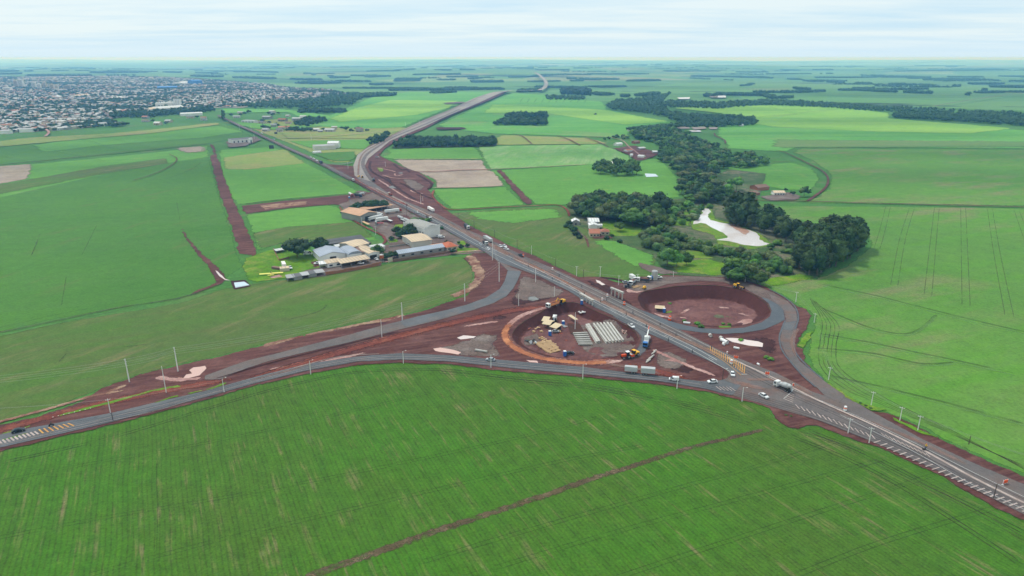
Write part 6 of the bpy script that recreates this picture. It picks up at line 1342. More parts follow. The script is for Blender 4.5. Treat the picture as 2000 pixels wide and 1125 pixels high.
truck(686, 385, 5, 3, 'car_red', 'truck_white', 'white tanker with a red cab in the tanker yard', 12, 'tank', 'tanker_truck', cat='tanker'); truck(700, 387, 5, 1, 'car_black', 'cargo_dark', 'black truck in the middle of the tanker yard', 10, 'tarp'); truck(706, 384, 5, -2, 'truck_white', 'cargo_silver', 'silver and white truck at the right of the tanker yard', 10, 'tank', 'tanker_truck', cat='tanker')
truck(555, 524, -3, -6, 'truck_white', 'tarp_white', 'white trailer parked beyond the cream container', 8, 'box', 'semi_trailer', trailer=True)
bld('container', 548, 532, 566, 530, 5, 2.6, 'wall_cream', 'roof_tan', 'cream container hut next to the yellow aircraft', 'shed', .2, ov=.1, cat='container')
bld('container', 545, 528, 550, 526, 7, 1.6, 'roof_brown', 'roof_brown', 'brown low trailer body behind the cream container', 'shed', .2, ov=.05, cat='container')
# batching area on the far side
truck(1235, 556, -4, 3, 'truck_white', 'cargo_silver', 'white dump truck nearest the pier cap at the batching area', 8, 'dump', 'dump_truck'); truck(1256, 552, -6, -.4, 'truck_white', 'cargo_dark', 'white-cabbed dump truck with a dark body behind the loop', 8.5, 'dump', 'dump_truck')
truck(1236, 549, 5, 3, 'truck_white', 'truck_white', 'white box truck at the back of the batching area', 7, 'box')
truck(1271, 548, -4, 1.5, 'truck_white', 'truck_blue', 'blue and white truck left of the pale silo', 6, 'dump', ccol='truck_blue'); car(1286, 545, 5, 0, 'car_white', 'white pickup parked right of the pale silo', 'pickup', 1.1); car(1222, 554, 4, -.5, 'car_silver', 'grey car at the left end of the batching area', 'car', 1.1)
x, y = G(1278, 547); root = empty('cement_silo', (x, y, .4), .2); tag(root, 'pale square cement tank standing at the loop edge', 'silo')
MB().cyl((0, 0, 0), (0, 0, 6.2), 2.2, 2.2, 12).build('shell', 'concrete', root); MB().cyl((0, 0, 6.2), (0, 0, 6.8), 2.3, 1.6, 12).build('lid', 'roof_grey', root); [MB().box(a, -2.15, 0, .12, .12, 6.2).build('ladder_rail', 'steel', root) for a in (-.3, .3)]
# machines
def machine(u, v, hu, hv, col, label, kind, name, sc=1.0, cat=None):
    x, y, rz = place(u, v, hu, hv); root = empty(name, (x, y, Z(x, y) + .55), rz, sc); tag(root, label, cat or name.replace('_', ' '))
    if kind == 'roller':
        MB().cyl((1.7, -1.0, .75), (1.7, 1.0, .75), .75, .75, 14).build('drum', 'steel', root); MB().box(-1.2, 0, .8, 2.2, 1.7, .9).build('engine_hood', col, root)
        c = MB().box(.1, 0, 1.2, 1.1, 1.4, 1.4, tz=.9).build('cab', 'glass_dark', root); MB().box(.1, 0, 2.6, 1.4, 1.6, .12).build('cab_roof', col, c); MB().box(1.5, 0, 1.1, 1.4, 2.2, .25).build('drum_frame', col, root)
        for s in (-1, 1): wheel(root, -1.2, s * .95, .7, .4)
    elif kind == 'grader':
        MB().box(-2.0, 0, .9, 2.4, 1.6, 1.1).build('engine_hood', col, root); c = MB().box(-.4, 0, 1.2, 1.2, 1.5, 1.6, tz=.9).build('cab', 'glass_dark', root); MB().box(-.4, 0, 2.8, 1.5, 1.7, .12).build('cab_roof', col, c)
        MB().cyl((0, 0, 1.5), (3.2, 0, 1.1), .22, .18, 6).build('front_frame', col, root); MB().box(1.0, 0, .15, .15, 3.6, .6, .4).build('blade', 'steel', root)
        for a in (-2.6, -1.4, 3.1):
            for s in (-1, 1): wheel(root, a, s * .95, .6, .35)
    elif kind == 'tractor':
        MB().box(1.1, 0, .9, 1.9, .9, .8).build('engine_hood', col, root); c = MB().box(-.5, 0, 1.0, 1.3, 1.4, 1.6, tz=.88).build('cab', 'glass_dark', root); MB().box(-.5, 0, 2.6, 1.5, 1.5, .14).build('cab_roof', 'plastic_white', c)
        MB().box(-2.2, 0, .5, 1.8, 1.9, .8).build('implement', col, root)
        for s in (-1, 1): wheel(root, -.6, s * 1.0, .85, .45); wheel(root, 1.6, s * .85, .55, .3)
    elif kind == 'loader':
        MB().box(-1.3, 0, .9, 2.4, 1.7, 1.3).build('engine_hood', col, root); c = MB().box(.3, 0, 1.2, 1.2, 1.4, 1.9, tz=.9).build('cab', 'glass_dark', root); MB().box(.3, 0, 3.1, 1.5, 1.6, .14).build('cab_roof', col, c)
        for s in (-1, 1): MB().cyl((.9, s * .7, 1.6), (3.0, s * .7, .8), .15, .15, 6).build('lift_arm', col, root)
        MB().prism([(2.8, .2), (3.9, .2), (3.6, .4), (3.1, .5), (3.0, 1.3), (2.8, 1.3)], -1.3, 1.3).build('bucket', 'steel', root)
        for a in (-1.4, 1.4):
            for s in (-1, 1): wheel(root, a, s * 1.0, .75, .45)
    elif kind == 'excavator':
        for s in (-1, 1): MB().prism([(-2, .1), (2, .1), (2.3, .45), (2, .8), (-2, .8), (-2.3, .45)], s * 1.2 - .3, s * 1.2 + .3).build('crawler_track', 'chassis', root)
        MB().box(-.6, 0, .9, 3.0, 2.4, 1.2).build('engine_hood', col, root); c = MB().box(1.0, .7, 1.0, 1.2, 1.0, 1.8, tz=.9).build('cab', 'glass_dark', root); MB().box(1.0, .7, 2.8, 1.3, 1.1, .12).build('cab_roof', col, c)
        MB().cyl((.8, -.2, 1.6), (3.4, -.2, 4.0), .3, .25, 4).build('boom', col, root); MB().cyl((3.4, -.2, 4.0), (5.0, -.2, 1.8), .22, .18, 4).build('arm', col, root); MB().prism([(4.6, .6), (5.4, .8), (5.4, 1.8), (4.8, 1.9)], -.7, .3).build('bucket', 'steel', root)
    return root
machine(1442, 564, 6, 1.5, 'machine_yellow', 'yellow road roller on the unpaved loop road above the pit', 'grader', 'motor_grader', 1.15, 'grader')
machine(1238, 697, -5, 1.5, 'machine_yellow', 'yellow roller on the left loop beside the red tractor', 'roller', 'road_roller', 1.3)
machine(1223, 701, -5, .8, 'machine_orange', 'orange-red tractor with white cab roof on the left loop', 'tractor', 'tractor', 1.35)
machine(1097, 594, -5, 2, 'machine_yellow', 'yellow excavator loading the truck on the haul road', 'excavator', 'excavator', 1.15)
truck(1079, 600, -6, 2, 'truck_white', 'truck_orange', 'dump truck with a pale orange body and white cab on the haul road', 9.5, 'dump', 'dump_truck')
machine(1226, 563, 4, -1, 'cargo_dark', 'dark pump machine at the edge of the batching slab', 'loader', 'wheel_loader', .9)
machine(708, 350, 4, 3, 'machine_yellow', 'yellow loader at the end of the new carriageway works', 'loader', 'wheel_loader', 1.3); machine(701, 348, 4, 3, 'machine_yellow', 'ochre excavator left of the loader at the carriageway works', 'excavator', 'excavator', 1.1)
x, y = G(1258, 566); root = empty('mixing_drum', (x, y, .45), .6); tag(root, 'round orange-yellow mixing drum at the edge of the batching slab', 'mixer'); MB().cyl((-1.2, 0, 1.0), (0, 0, 1.4), .6, 1.3, 12).cyl((0, 0, 1.4), (1.2, 0, 1.8), 1.3, .7, 12).build('drum', 'machine_yellow', root, True)
for s in (-1, 1): MB().box(0, s * .9, 0, 2.0, .15, 1.0).build('stand', 'chassis', root)
b = MB()
x, y = G(1245, 562); root = empty('timber_stack', (x, y, .45), .3); tag(root, 'untidy stack of tan formwork timber on the batching slab', 'timber')
for k in range(9): MB().box(random.uniform(-3, 3), k * .5 - 2, random.uniform(0, .8), 5, .3, .25, random.uniform(-.3, .3)).build('board', 'wood_tan', root)
# semi tipper trailers parked below the loop
truck(1232, 729.5, -6, -.5, 'cargo_silver', 'cargo_silver', 'silver bulk trailer with a canvas hood, left of the parked pair', 6.0, 'tarp', 'semi_trailer', trailer=True); truck(1265, 733.2, 6, .5, 'cargo_silver', 'cargo_silver', 'silver grain trailer, right of the parked pair below the loop', 6.6, 'box', 'semi_trailer', trailer=True)
# mixer in the yard
truck(1083, 628, 1, -3, 'truck_white', 'plastic_white', 'small white mixer truck behind the tan-roofed huts', 6, 'mixer', 'mixer_truck', cat='mixer truck')
# small aircraft
x, y, rz = place(530, 538, 1.2, -5); root = empty('crop_duster_plane', (x, y, .35), rz, 1.0); tag(root, 'yellow low-wing crop-spraying aircraft parked on the grass', 'aircraft')
f = MB(); f.cyl((-4, 0, 1.0), (1.5, 0, 1.4), .25, .6, 10); f.cyl((1.5, 0, 1.4), (3.4, 0, 1.3), .6, .38, 10); f.build('fuselage', 'plane_yellow', root)
w = MB(); w.prism([(.1, .95), (2.0, .95), (2.0, 1.15), (.6, 1.22)], -8.2, 8.2); w.build('wing', 'plane_yellow', root); MB().prism([(-4.1, 1.1), (-3.0, 1.1), (-3.0, 1.2), (-4.1, 1.16)], -2.2, 2.2).build('tailplane', 'plane_yellow', root)
MB().prism([(-4.3, 1.1), (-3.2, 1.2), (-3.8, 2.6), (-4.4, 2.6)], -.08, .08).build('fin', 'plane_yellow', root); MB().prism([(-.4, 1.7), (1.2, 1.75), (.7, 2.4), (0, 2.4)], -.35, .35).build('canopy', 'glass_dark', root)
MB().box(3.5, 0, .1, .08, .2, 2.4).build('propeller', 'chassis', root)
for s in (-1, 1): MB().cyl((1.6, s * 1.3 - .1, .3), (1.6, s * 1.3 + .1, .3), .35, .35, 10).build('wheel', 'tyre', root)

# ------------------------------------------------------------------ poles and wires
POLE = []
def pole(u, v, ut, vt, label, kind='concrete', arm=True, lamp=False, group=None, name='utility_pole'):
    x, y = G(u, v); z = Z(x, y)
    dx, dy, dz = ray(ut, vt); t = y / dy if abs(dy) > 1e-6 else 1
    h = max(4.0, HC + dz * t - z)
    root = empty(name, (x, y, z + (.1 if z < 0 else 0)), math.atan2(x, y) * -1); tag(root, label, 'lamp post' if lamp else 'utility pole', group)
    r = .30 if kind == 'tall' else .2; m = 'pole_wood' if kind == 'wood' else 'pole_concrete'
    MB().cyl((0, 0, 0), (0, 0, h), r, r * .6, 8).build('shaft', m, root)
    if kind == 'tall':
        for k in range(4): MB().cyl((0, 0, h - .4 - k * 1.1), (.55 * (1 if k % 2 else -1), 0, h - .3 - k * 1.1), .06, .05, 5).build('insulator', 'plastic_white', root)
    elif arm:
        c = MB().box(0, 0, h - .5, 2.0, .12, .14).build('crossarm', m, root)
        for a in (-.9, 0, .9): MB().cyl((a, 0, h - .36), (a, 0, h - .1), .05, .05, 5).build('insulator', 'plastic_white', c)
    if lamp:
        MB().cyl((0, 0, h - .1), (1.3, 0, h + .35), .05, .04, 5).build('bracket', 'steel', root); MB().box(1.5, 0, h + .28, .6, .25, .12).build('lamp_head', 'plastic_white', root)
    POLE.append((u, v, x, y, z, h)); return root
pole(253, 747, 246, 701, 'tall white concrete pole, second from the left edge', 'tall'); pole(348, 726, 341, 678, 'tall white concrete pole above the pink puddle', 'tall'); pole(786, 626, 784, 591, 'tall concrete pole beside the middle of the grey ramp', 'tall')
pole(908, 589, 908, 554, 'tall concrete pole at the tip of the brownish field', 'tall'); pole(975, 551, 974, 512, 'tall concrete pole at the mouth of the grey ramp', 'tall'); pole(962, 509, 960, 469, 'tall concrete pole in front of the highway traffic', 'tall')
pole(325, 768, 318, 715, 'slender bare pole left of the pink puddle', arm=False); pole(746, 660, 744, 624, 'slender bare pole on the near side of the grey ramp', arm=False); pole(1013, 598, 1012, 574, 'short bare pole in the red earth under the ramp mouth', arm=False)
pole(1083, 580, 1083, 559, 'bare pole beside the gravel heap', arm=False); pole(1046, 552, 1045, 524, 'bare pole on the near edge of the highway left of the gravel heap', arm=False); pole(1123, 645, 1123, 610, 'thin mast in the girder yard by the tan roof sheet', arm=False)
pole(216, 807, 211, 779, 'pole with double crossarm on the dirt track at the left'); pole(221, 822, 217, 808, 'leaning short pole beside the side road at the left', 'wood', arm=False); pole(438, 767, 434, 740, 'lamp pole at the left end of the unfinished ramp', lamp=True, arm=False)
pole(607, 731, 605, 705, 'lamp pole where the side road kerb ends', lamp=True, arm=False); pole(788, 710, 787, 686, 'lamp pole at the crest of the side road', lamp=True, arm=False); pole(959, 719, 959, 693, 'lamp pole just below the lone silver car', lamp=True, arm=False)
pole(1138, 740, 1139, 712, 'lamp pole below the orange loop road', lamp=True, arm=False); pole(1322, 759, 1323, 734, 'lamp pole beside the white van', lamp=True, arm=False); pole(1449, 784, 1451, 757, 'lamp pole at the junction below the hatching', lamp=True, arm=False); pole(1411, 743, 1412, 720, 'dark lamp post on the tip of the earth island', 'wood', lamp=True, arm=False)
pole(1618, 742, 1621, 717, 'pole with crossarm right of the ramp gore'); pole(1701, 793, 1704, 765, 'pole with crossarm above the weedy verge'); pole(1757, 823, 1761, 795, 'pole with crossarm, left of the close pair on the right verge'); pole(1792, 842, 1796, 812, 'pole with crossarm, right of the close pair on the right verge')
pole(1656, 847, 1658, 817, 'pole at the near edge of the highway by the bright hatching'); pole(1697, 866, 1701, 835, 'second pole at the near edge of the highway by the hatching'); pole(1940, 974, 1948, 945, 'dark lamp post beside the orange barrel at the lower right', 'wood', lamp=True, arm=False); pole(1892, 868, 1893, 852, 'short dark pole in the right field', 'wood', arm=False)
pole(1554, 590, 1554, 570, 'pole with crossarm outside the right loop'); pole(1590, 630, 1592, 612, 'pole with crossarm beside the weedy strip'); pole(1455, 551, 1455, 540, 'pole with crossarm in front of the dark tree clump'); pole(1208, 557, 1208, 538, 'pole with crossarm at the left of the batching area'); pole(1245, 549, 1245, 535, 'pole behind the white trucks of the batching area'); pole(1315, 541, 1315, 530, 'small pole behind the top of the right loop', arm=False)
hwp = [(895, 428, 895, 416), (926, 445, 926, 430), (966, 464, 965, 449), (1010, 485, 1010, 468), (1085, 522, 1085, 505), (1139, 543, 1139, 527)]
for i, p in enumerate(hwp): pole(*p, ['first', 'second', 'third', 'fourth', 'fifth', 'sixth'][i] + ' dark wooden pole from the top of the row along the highway verge', 'wood')
pole(1038, 498, 1037, 480, 'pale pole in the field between two dark wooden poles', arm=False); pole(1126, 540, 1126, 520, 'pale pole in the field next to the lowest dark wooden pole'); pole(1172, 542, 1172, 520, 'pale pole in the field above the pier cap')
pole(822, 400, 822, 380, 'pale pole at the end of the earth bank above the white trailer', arm=False); pole(865, 413, 865, 398, 'dark pole in the small green triangle of field', 'wood'); pole(826, 394, 826, 383, 'short thick pale pole in a patch of grass by the earth bank', arm=False)
pole(753, 404, 753, 388, 'lamp pole on the highway edge above the truck yard', arm=False); pole(795, 425, 795, 398, 'tall dark pole at the truck yard entrance', 'wood'); pole(734, 459, 734, 442, 'pale pole at the edge of the red lane by the yard'); pole(707, 440, 707, 425, 'pale pole at the corner of the brown hangar')
pole(795, 405, 795, 397, 'short dark pole on the highway median', 'wood', arm=False)
pole(680, 331, 680, 316, 'pale pole above the junction of the old road and the link road', arm=False); pole(753, 327, 753, 316, 'pale pole beside the weedy patch of the new works'); pole(792, 246, 792, 238, 'pale pole high up the new highway, left one', arm=False); pole(819, 245, 819, 234, 'pale pole high up the new highway, right one', arm=False)
for i, (u, v) in enumerate(((468, 254), (497, 273), (491, 256), (608, 274))): pole(u, v, u, v - 13, ['pole left of the old road above the airstrip field', 'pole beside the white showroom', 'pole near the village workshop', 'pole in the olive field right of the old road'][i], arm=False)
def wires(pts, label, offs=((-.5, 0), (.5, 1.1), (-.5, 2.2), (.5, 3.3)), r=.035):
    b = MB()
    for (a, c) in zip(pts[:-1], pts[1:]):
        pa = min(POLE, key=lambda p: abs(p[0] - a[0]) + abs(p[1] - a[1])) if a[0] > -50 else None
        A_ = Vector((pa[2], pa[3], pa[4] + pa[5])) if pa else Vector((*G(a[0], a[1]), 12))
        pc = min(POLE, key=lambda p: abs(p[0] - c[0]) + abs(p[1] - c[1])) if -50 < c[0] < 2050 else None
        C_ = Vector((pc[2], pc[3], pc[4] + pc[5])) if pc else Vector((*G(c[0], c[1]), 12))
        for ox, oz in offs:
            prev = None
            for k in range(11):
                t_ = k / 10; q = A_.lerp(C_, t_) + Vector((ox, 0, -.3 - oz - (C_ - A_).length * .02 * 4 * t_ * (1 - t_)))
                if prev is not None: b.cyl(prev, q, r, r, 3, cap=False)
                prev = q
    o = b.build('power_line', 'wire', None); tag(o, label, 'power line'); return o
wires([(-300, 800), (253, 747), (348, 726), (786, 626), (908, 589), (975, 551), (962, 509)], 'power line strung along the tall white concrete poles')
wires([(1618, 742), (1701, 793), (1757, 823), (1792, 842), (2200, 1010)], 'power line along the right verge of the highway', ((-.8, .1), (0, .1), (.8, .1)), .025)
wires([(895, 428), (926, 445), (966, 464), (1010, 485), (1085, 522), (1139, 543), (1208, 557), (1245, 549), (1315, 541), (1455, 551), (1554, 590), (1590, 630), (1618, 742)], 'power line along the far verge of the highway and round the right loop', ((-.8, .1), (0, .1), (.8, .1)), .022)
wires([(-300, 850), (216, 807), (438, 767)], 'thin power line over the left dirt track', ((-.8, .1), (.8, .1)), .022)

# ------------------------------------------------------------------ construction pieces
def cap(u0, v0, u1, v1, hcol, n, label, w=1.5, hb=1.1):
    """pier cap on columns; pixels are the column feet at both ends"""
    a, b_ = Vector(G(u0, v0)), Vector(G(u1, v1)); d = b_ - a; L = d.length; rz = math.atan2(d.y, d.x); c = (a + b_) / 2
    root = empty('bridge_pier', (c.x, c.y, Z(c.x, c.y)), rz); tag(root, label, 'bridge pier')
    MB().box(0, 0, hcol, L + 1.6, w, hb).build('cap_beam', 'concrete', root)
    for i in range(n): MB().cyl((-L / 2 + L * i / (n - 1), 0, -2), (-L / 2 + L * i / (n - 1), 0, hcol), .42, .42, 12).build('column', 'concrete', root)
cap(1194, 577, 1215, 586, 4.6, 4, 'concrete pier cap on four columns beyond the highway'); cap(1134, 585, 1157, 598, 3.4, 5, 'concrete pier cap on five columns at the near edge of the highway')
def beam(x, y, rz, L, w, h, z, label, group, prof='i'):
    root = empty('concrete_girder', (x, y, z), rz); tag(root, label, 'girder', group)
    b = MB()
    pr_ = [(-w / 2, 0), (w / 2, 0), (w / 2, h * .22), (w * .16, h * .36), (w * .16, h * .72), (w / 2, h * .84), (w / 2, h), (-w / 2, h), (-w / 2, h * .84), (-w * .16, h * .72), (-w * .16, h * .36), (-w / 2, h * .22)]
    n = len(pr_); b.add([(-L / 2, p, q) for p, q in pr_] + [(L / 2, p, q) for p, q in pr_], [(i, (i + 1) % n, n + (i + 1) % n, n + i) for i in range(n)] + [tuple(range(n))[::-1], tuple(range(n, 2 * n))])
    b.build('girder', 'concrete', root)
    for k in (-.42, .42): MB().box(L * k, 0, -.3, .3, w * 1.4, .3).build('support_block', 'wood_tan', root)
nm6 = ['left-hand', 'second', 'third', 'fourth', 'fifth', 'right-hand']
for i in range(6):
    p, q = Vector(G(1159 + i * 6.6, 639.5 - i * .6)), Vector(G(1185 + i * 6.4, 671.5 - i * .7)); c = (p + q) / 2; d = q - p
    beam(c.x, c.y, math.atan2(d.y, d.x), d.length, 1.05, 1.5, Z(c.x, c.y) + .7, nm6[i] + ' long girder in the row of six in the girder yard', 'long girders in the yard')
p, q = Vector(G(1147, 641)), Vector(G(1168, 671)); c = (p + q) / 2; d = q - p
for s in (-.65, .65): beam(c.x + s * 1.0, c.y + s * .6, math.atan2(d.y, d.x), d.length, 1.2, 1.6, Z(c.x, c.y) + .7, ('outer' if s < 0 else 'inner') + ' wide dull girder left of the row of six', 'wide dull girders')
for i in range(6):
    p, q = Vector(G(1119 + i * 2.0, 654.5 + i * 4.1)), Vector(G(1147 + i * 2.0, 653.5 + i * 4.3)); c = (p + q) / 2; d = q - p
    beam(c.x, c.y, math.atan2(d.y, d.x), d.length, .95, 1.0, Z(c.x, c.y) + .55, ['farthest', 'second farthest', 'third', 'fourth', 'fifth', 'nearest'][i] + ' of the six short girders lying crosswise', 'short girders in the yard')
for i in range(8):
    p, q = Vector(G(1108 + i * .9, 635 + i * 2.6)), Vector(G(1133 + i * 1.2, 636 + i * 2.3)); c = (p + q) / 2; d = q - p
    root = empty('formwork_bed', (c.x, c.y, Z(c.x, c.y) + .3), math.atan2(d.y, d.x)); tag(root, 'rusty casting bed number %d from the back above the short girders' % (i + 1), 'formwork', 'rusty casting beds')
    L = d.length; MB().box(0, 0, 0, L, .5, .5).build('bed', 'pole_wood', root); MB().box(0, .45, 0, L, .08, .8).build('side_form', 'rust', root)
# timber rows
def timber(pts0, pts1, n, label, group):
    for i in range(n):
        k = i / (n - 1); p = Vector(G(pts0[0][0] + (pts0[1][0] - pts0[0][0]) * k, pts0[0][1] + (pts0[1][1] - pts0[0][1]) * k)); q = Vector(G(pts1[0][0] + (pts1[1][0] - pts1[0][0]) * k, pts1[0][1] + (pts1[1][1] - pts1[0][1]) * k))
        c = (p + q) / 2; d = q - p; L = d.length * random.uniform(.85, 1.0); root = empty('timber_bundle', (c.x, c.y, Z(c.x, c.y) + .35), math.atan2(d.y, d.x) + random.uniform(-.02, .02)); tag(root, label % (i + 1), 'timber bundle', group)
        nb = 3
        for j in range(nb): MB().box(random.uniform(-.6, .6) + (j - 1) * L / 3, random.uniform(-.12, .12), .1, L / 3 * .98, .75, .55, random.uniform(-.03, .03)).build('plank_pack', 'wood_tan', root)
        MB().box(0, 0, 0, .2, 1.2, .1).build('bearer', 'pole_wood', root)
timber(((1040, 673), (1072, 692)), ((1078, 667), (1096, 686)), 11, 'tan timber bundle %d from the back in the large stack by the huts', 'large tan timber stack'); timber(((1052, 663), (1062, 671)), ((1060, 660), (1070, 667)), 4, 'tan timber bundle %d from the back in the small stack', 'small tan timber stack')
def hut(u0, v0, u1, v1, dep, h, label, roof='roof_ply', rt='gable'): return bld('site_hut', u0, v0, u1, v1, dep, h, 'shade_inside', roof, label, rt, .8, ov=.5, cat='hut', open_front=True)
hut(1060, 640, 1073, 642, 7, 2.6, 'larger site hut with a tan double roof in the girder yard'); hut(1075, 646, 1086, 649, 5, 2.6, 'smaller tan-roofed site hut next to the larger one', rt='shed'); hut(1059, 634, 1069, 635, 5, 2.6, 'back part of the tan-roofed hut group', rt='shed'); hut(1280, 609, 1296, 610, 5, 2.6, 'tan-roofed hut on white muddy ground in the right pit')
for i in range(1):
    a, b_ = Vector(G(1112, 623)), Vector(G(1126, 631)); d = b_ - a; c = (a + b_) / 2; root = empty('canopy', (c.x, c.y, Z(c.x, c.y)), math.atan2(d.y, d.x)); tag(root, 'narrow tan canopy roof above the casting beds', 'canopy')
    MB().box(0, 0, 2.4, d.length, 2.4, .15).build('roof', 'roof_ply', root)
    for s in (-.45, .45):
        for k in (-1, 1): MB().box(d.length * s, k * 1.0, 0, .12, .12, 2.4).build('post', 'steel', root)
def toilet(u, v, label):
    x, y = G(u, v); root = empty('portable_toilet', (x, y, Z(x, y) + .3), random.uniform(-.3, .3), 1.25); tag(root, label, 'portable toilet')
    MB().box(0, 0, 0, 1.2, 1.2, 2.2).build('cabin', 'plastic_blue', root); MB().box(0, 0, 2.2, 1.25, 1.25, .15, tz=.8).build('roof', 'plastic_white', root); MB().box(0, -.61, .15, .8, .05, 1.85).build('door', 'truck_blue', root)
toilet(1100, 636, 'blue portable toilet near the small mixer truck'); toilet(1074, 656, 'blue portable toilet between the huts and the timber'); toilet(1103, 696, 'blue portable toilet below the timber stack'); toilet(1136, 595, 'blue portable toilet under the near pier'); toilet(1297, 611, 'blue portable toilet beside the hut in the right pit')
car(1113, 693, 4, -.5, 'car_black', 'black car beside the toilet below the timber stack', 'car', 1.1); car(1085, 650, 4, 0, 'car_silver', 'dark grey car in front of the smaller site hut', 'car', 1.0)
def barrel(u, v, col, label, s=1.0):
    x, y = G(u, v); root = empty('traffic_barrel', (x, y, Z(x, y) + lz(x, y, 17)), 0, s); tag(root, label, 'barrel')
    MB().cyl((0, 0, .08), (0, 0, 1.2), .42, .34, 12).build('drum', col, root); MB().cyl((0, 0, 0), (0, 0, .08), .55, .55, 12).build('base', 'tyre', root); MB().cyl((0, 0, .65), (0, 0, .85), .41, .39, 12).build('band', 'plastic_white' if col != 'plastic_white' else 'plastic_orange', root)
barrel(1022, 503, 'plastic_orange', 'orange barrel beside the dark pickup', 1.7); barrel(1219, 597, 'plastic_orange', 'orange barrel on the highway in front of the far pier', 1.8); barrel(1308, 627, 'plastic_orange', 'orange barrel at the fork of the loop road', 2.2); barrel(1176, 588, 'plastic_white', 'white barrel on the highway between the two piers', 1.4)
barrel(1186, 581, 'plastic_white', 'white ball-like barrel beyond the near pier', 1.6); barrel(1079, 529, 'plastic_white', 'white barrel on the highway opposite the gravel heap', 1.6); barrel(1428, 712, 'plastic_white', 'white barrel in the yellow hatching', 1.8); barrel(1650, 804, 'plastic_white', 'white barrel on the wide asphalt right of the hatching', 1.8)
barrel(1420, 692, 'plastic_white', 'small white marker below the orange fence', 1.0)
def netf(u0, v0, u1, v1, label):
    a, b_ = Vector(G(u0, v0)), Vector(G(u1, v1)); d = b_ - a; c = (a + b_) / 2; root = empty('barrier_fence', (c.x, c.y, .6), math.atan2(d.y, d.x)); tag(root, label, 'barrier')
    MB().box(0, 0, .3, d.length, .3, 1.2).build('net', 'plastic_orange', root)
    for s in (-.5, 0, .5): MB().box(d.length * s, 0, 0, .15, .15, 1.7).build('post', 'plastic_white', root)
netf(1433, 702, 1441, 703, 'orange net barrier on the far carriageway above the yellow hatching'); netf(1494, 734, 1502, 734.5, 'bright orange barrier on the far carriageway above the mixer truck'); netf(1958, 948, 1966, 946, 'orange barrier beside the dark lamp post at the lower right'); netf(1547, 757, 1550, 757, 'small red warning board behind the mixer truck')
x, y = G(1807, 879); person(x, y, lz(x, y, 17), -1.8, 'hi_vis', 'person in a yellow safety jacket standing on the wide asphalt', 'stand', 1.35, 'plastic_orange')
x, y = G(1804, 881); root = empty('hand_cart', (x, y, lz(x, y, 17)), .3, 1.0); tag(root, 'dark marking cart beside the worker on the asphalt', 'cart'); MB().box(0, 0, .3, 1.2, .7, .5).build('body', 'chassis', root); [wheel(root, a, b__, .25, .12) for a in (-.4, .4) for b__ in (-.4, .4)]
def pipe(u, v, hu, hv, L, r, label, col='plastic_white'):
    x, y, rz = place(u, v, hu, hv); root = empty('culvert_pipe', (x, y, Z(x, y) + .3), rz); tag(root, label, 'pipe'); b = MB(); n = 12
    for k in range(n):
        a0, a1 = 2 * math.pi * k / n, 2 * math.pi * (k + 1) / n
        P = lambda X, R_, a: (X, R_ * math.cos(a), r + R_ * math.sin(a))
        b.add([P(-L / 2, r, a0), P(L / 2, r, a0), P(L / 2, r, a1), P(-L / 2, r, a1), P(-L / 2, r * .8, a0), P(L / 2, r * .8, a0), P(L / 2, r * .8, a1), P(-L / 2, r * .8, a1)], [(0, 1, 2, 3), (7, 6, 5, 4), (0, 3, 7, 4), (1, 5, 6, 2)])
    b.build('pipe_wall', col, root); MB().box(0, 0, 0, L * .6, r, .12).build('bearer', 'pole_wood', root)
for i, (u, v) in enumerate(((1000, 508), (1032, 523), (1079, 547), (1092, 541), (1136, 563), (1141, 576), (1173, 592), (1185, 588), (1223, 617), (1236, 613), (1289, 637), (1262, 640), (1352, 690), (1320, 657), (1389, 682), (1305, 667))):
    x, y = G(u, v); root = empty('delineator_post', (x, y, lz(x, y, 17))); tag(root, 'slim dark delineator post standing between the highway lanes', 'delineator', 'dark posts between the highway lanes')
    MB().cyl((0, 0, .08), (0, 0, 1.7), .22, .16, 8).build('post', 'chassis', root); MB().cyl((0, 0, 0), (0, 0, .08), .45, .45, 8).build('base', 'tyre', root)
pipe(1408, 664, 5, 2.6, 1.6, 1.0, 'upper white concrete pipe by the long puddle', 'concrete'); pipe(1414, 670, 5, 2.6, 5, 1.0, 'long white concrete pipe by the long puddle', 'plastic_white'); pipe(1413, 675, 5, 2, 1.2, .8, 'short white pipe piece below the long pipe'); pipe(1438, 682.5, 5, 1, 3, .6, 'lone white pipe in the red earth'); pipe(1387, 659, 3, 3, 1.6, 1.0, 'dark-mouthed pipe at the ramp edge', 'concrete'); pipe(1341, 633, 5, .5, 4, .6, 'pale block pile at the edge of the right pit'); pipe(1481, 714, 5, 3, 1.6, .5, 'small white pipe beside the highway edge'); pipe(940, 688, 6, 1, 7, .6, 'long grey pipe in the earth above the side road', 'concrete')
for i, (u, v, L) in enumerate(((1268, 704, 6), (1272, 700, 6), (1266, 708, 5), (1276, 692, 4), (1279, 688, 3))):
    x, y, rz = place(u, v, 5, -3.4); root = empty('concrete_beam', (x, y, .6), rz); tag(root, ['third', 'second', 'nearest', 'fourth', 'farthest'][i] + ' pale concrete beam lying by the gravel heap right of the loop', 'beam'); MB().box(0, 0, .1, L, .5, .5).build('beam_body', 'concrete', root); MB().box(0, 0, 0, .3, .8, .1).build('bearer', 'wood_tan', root)
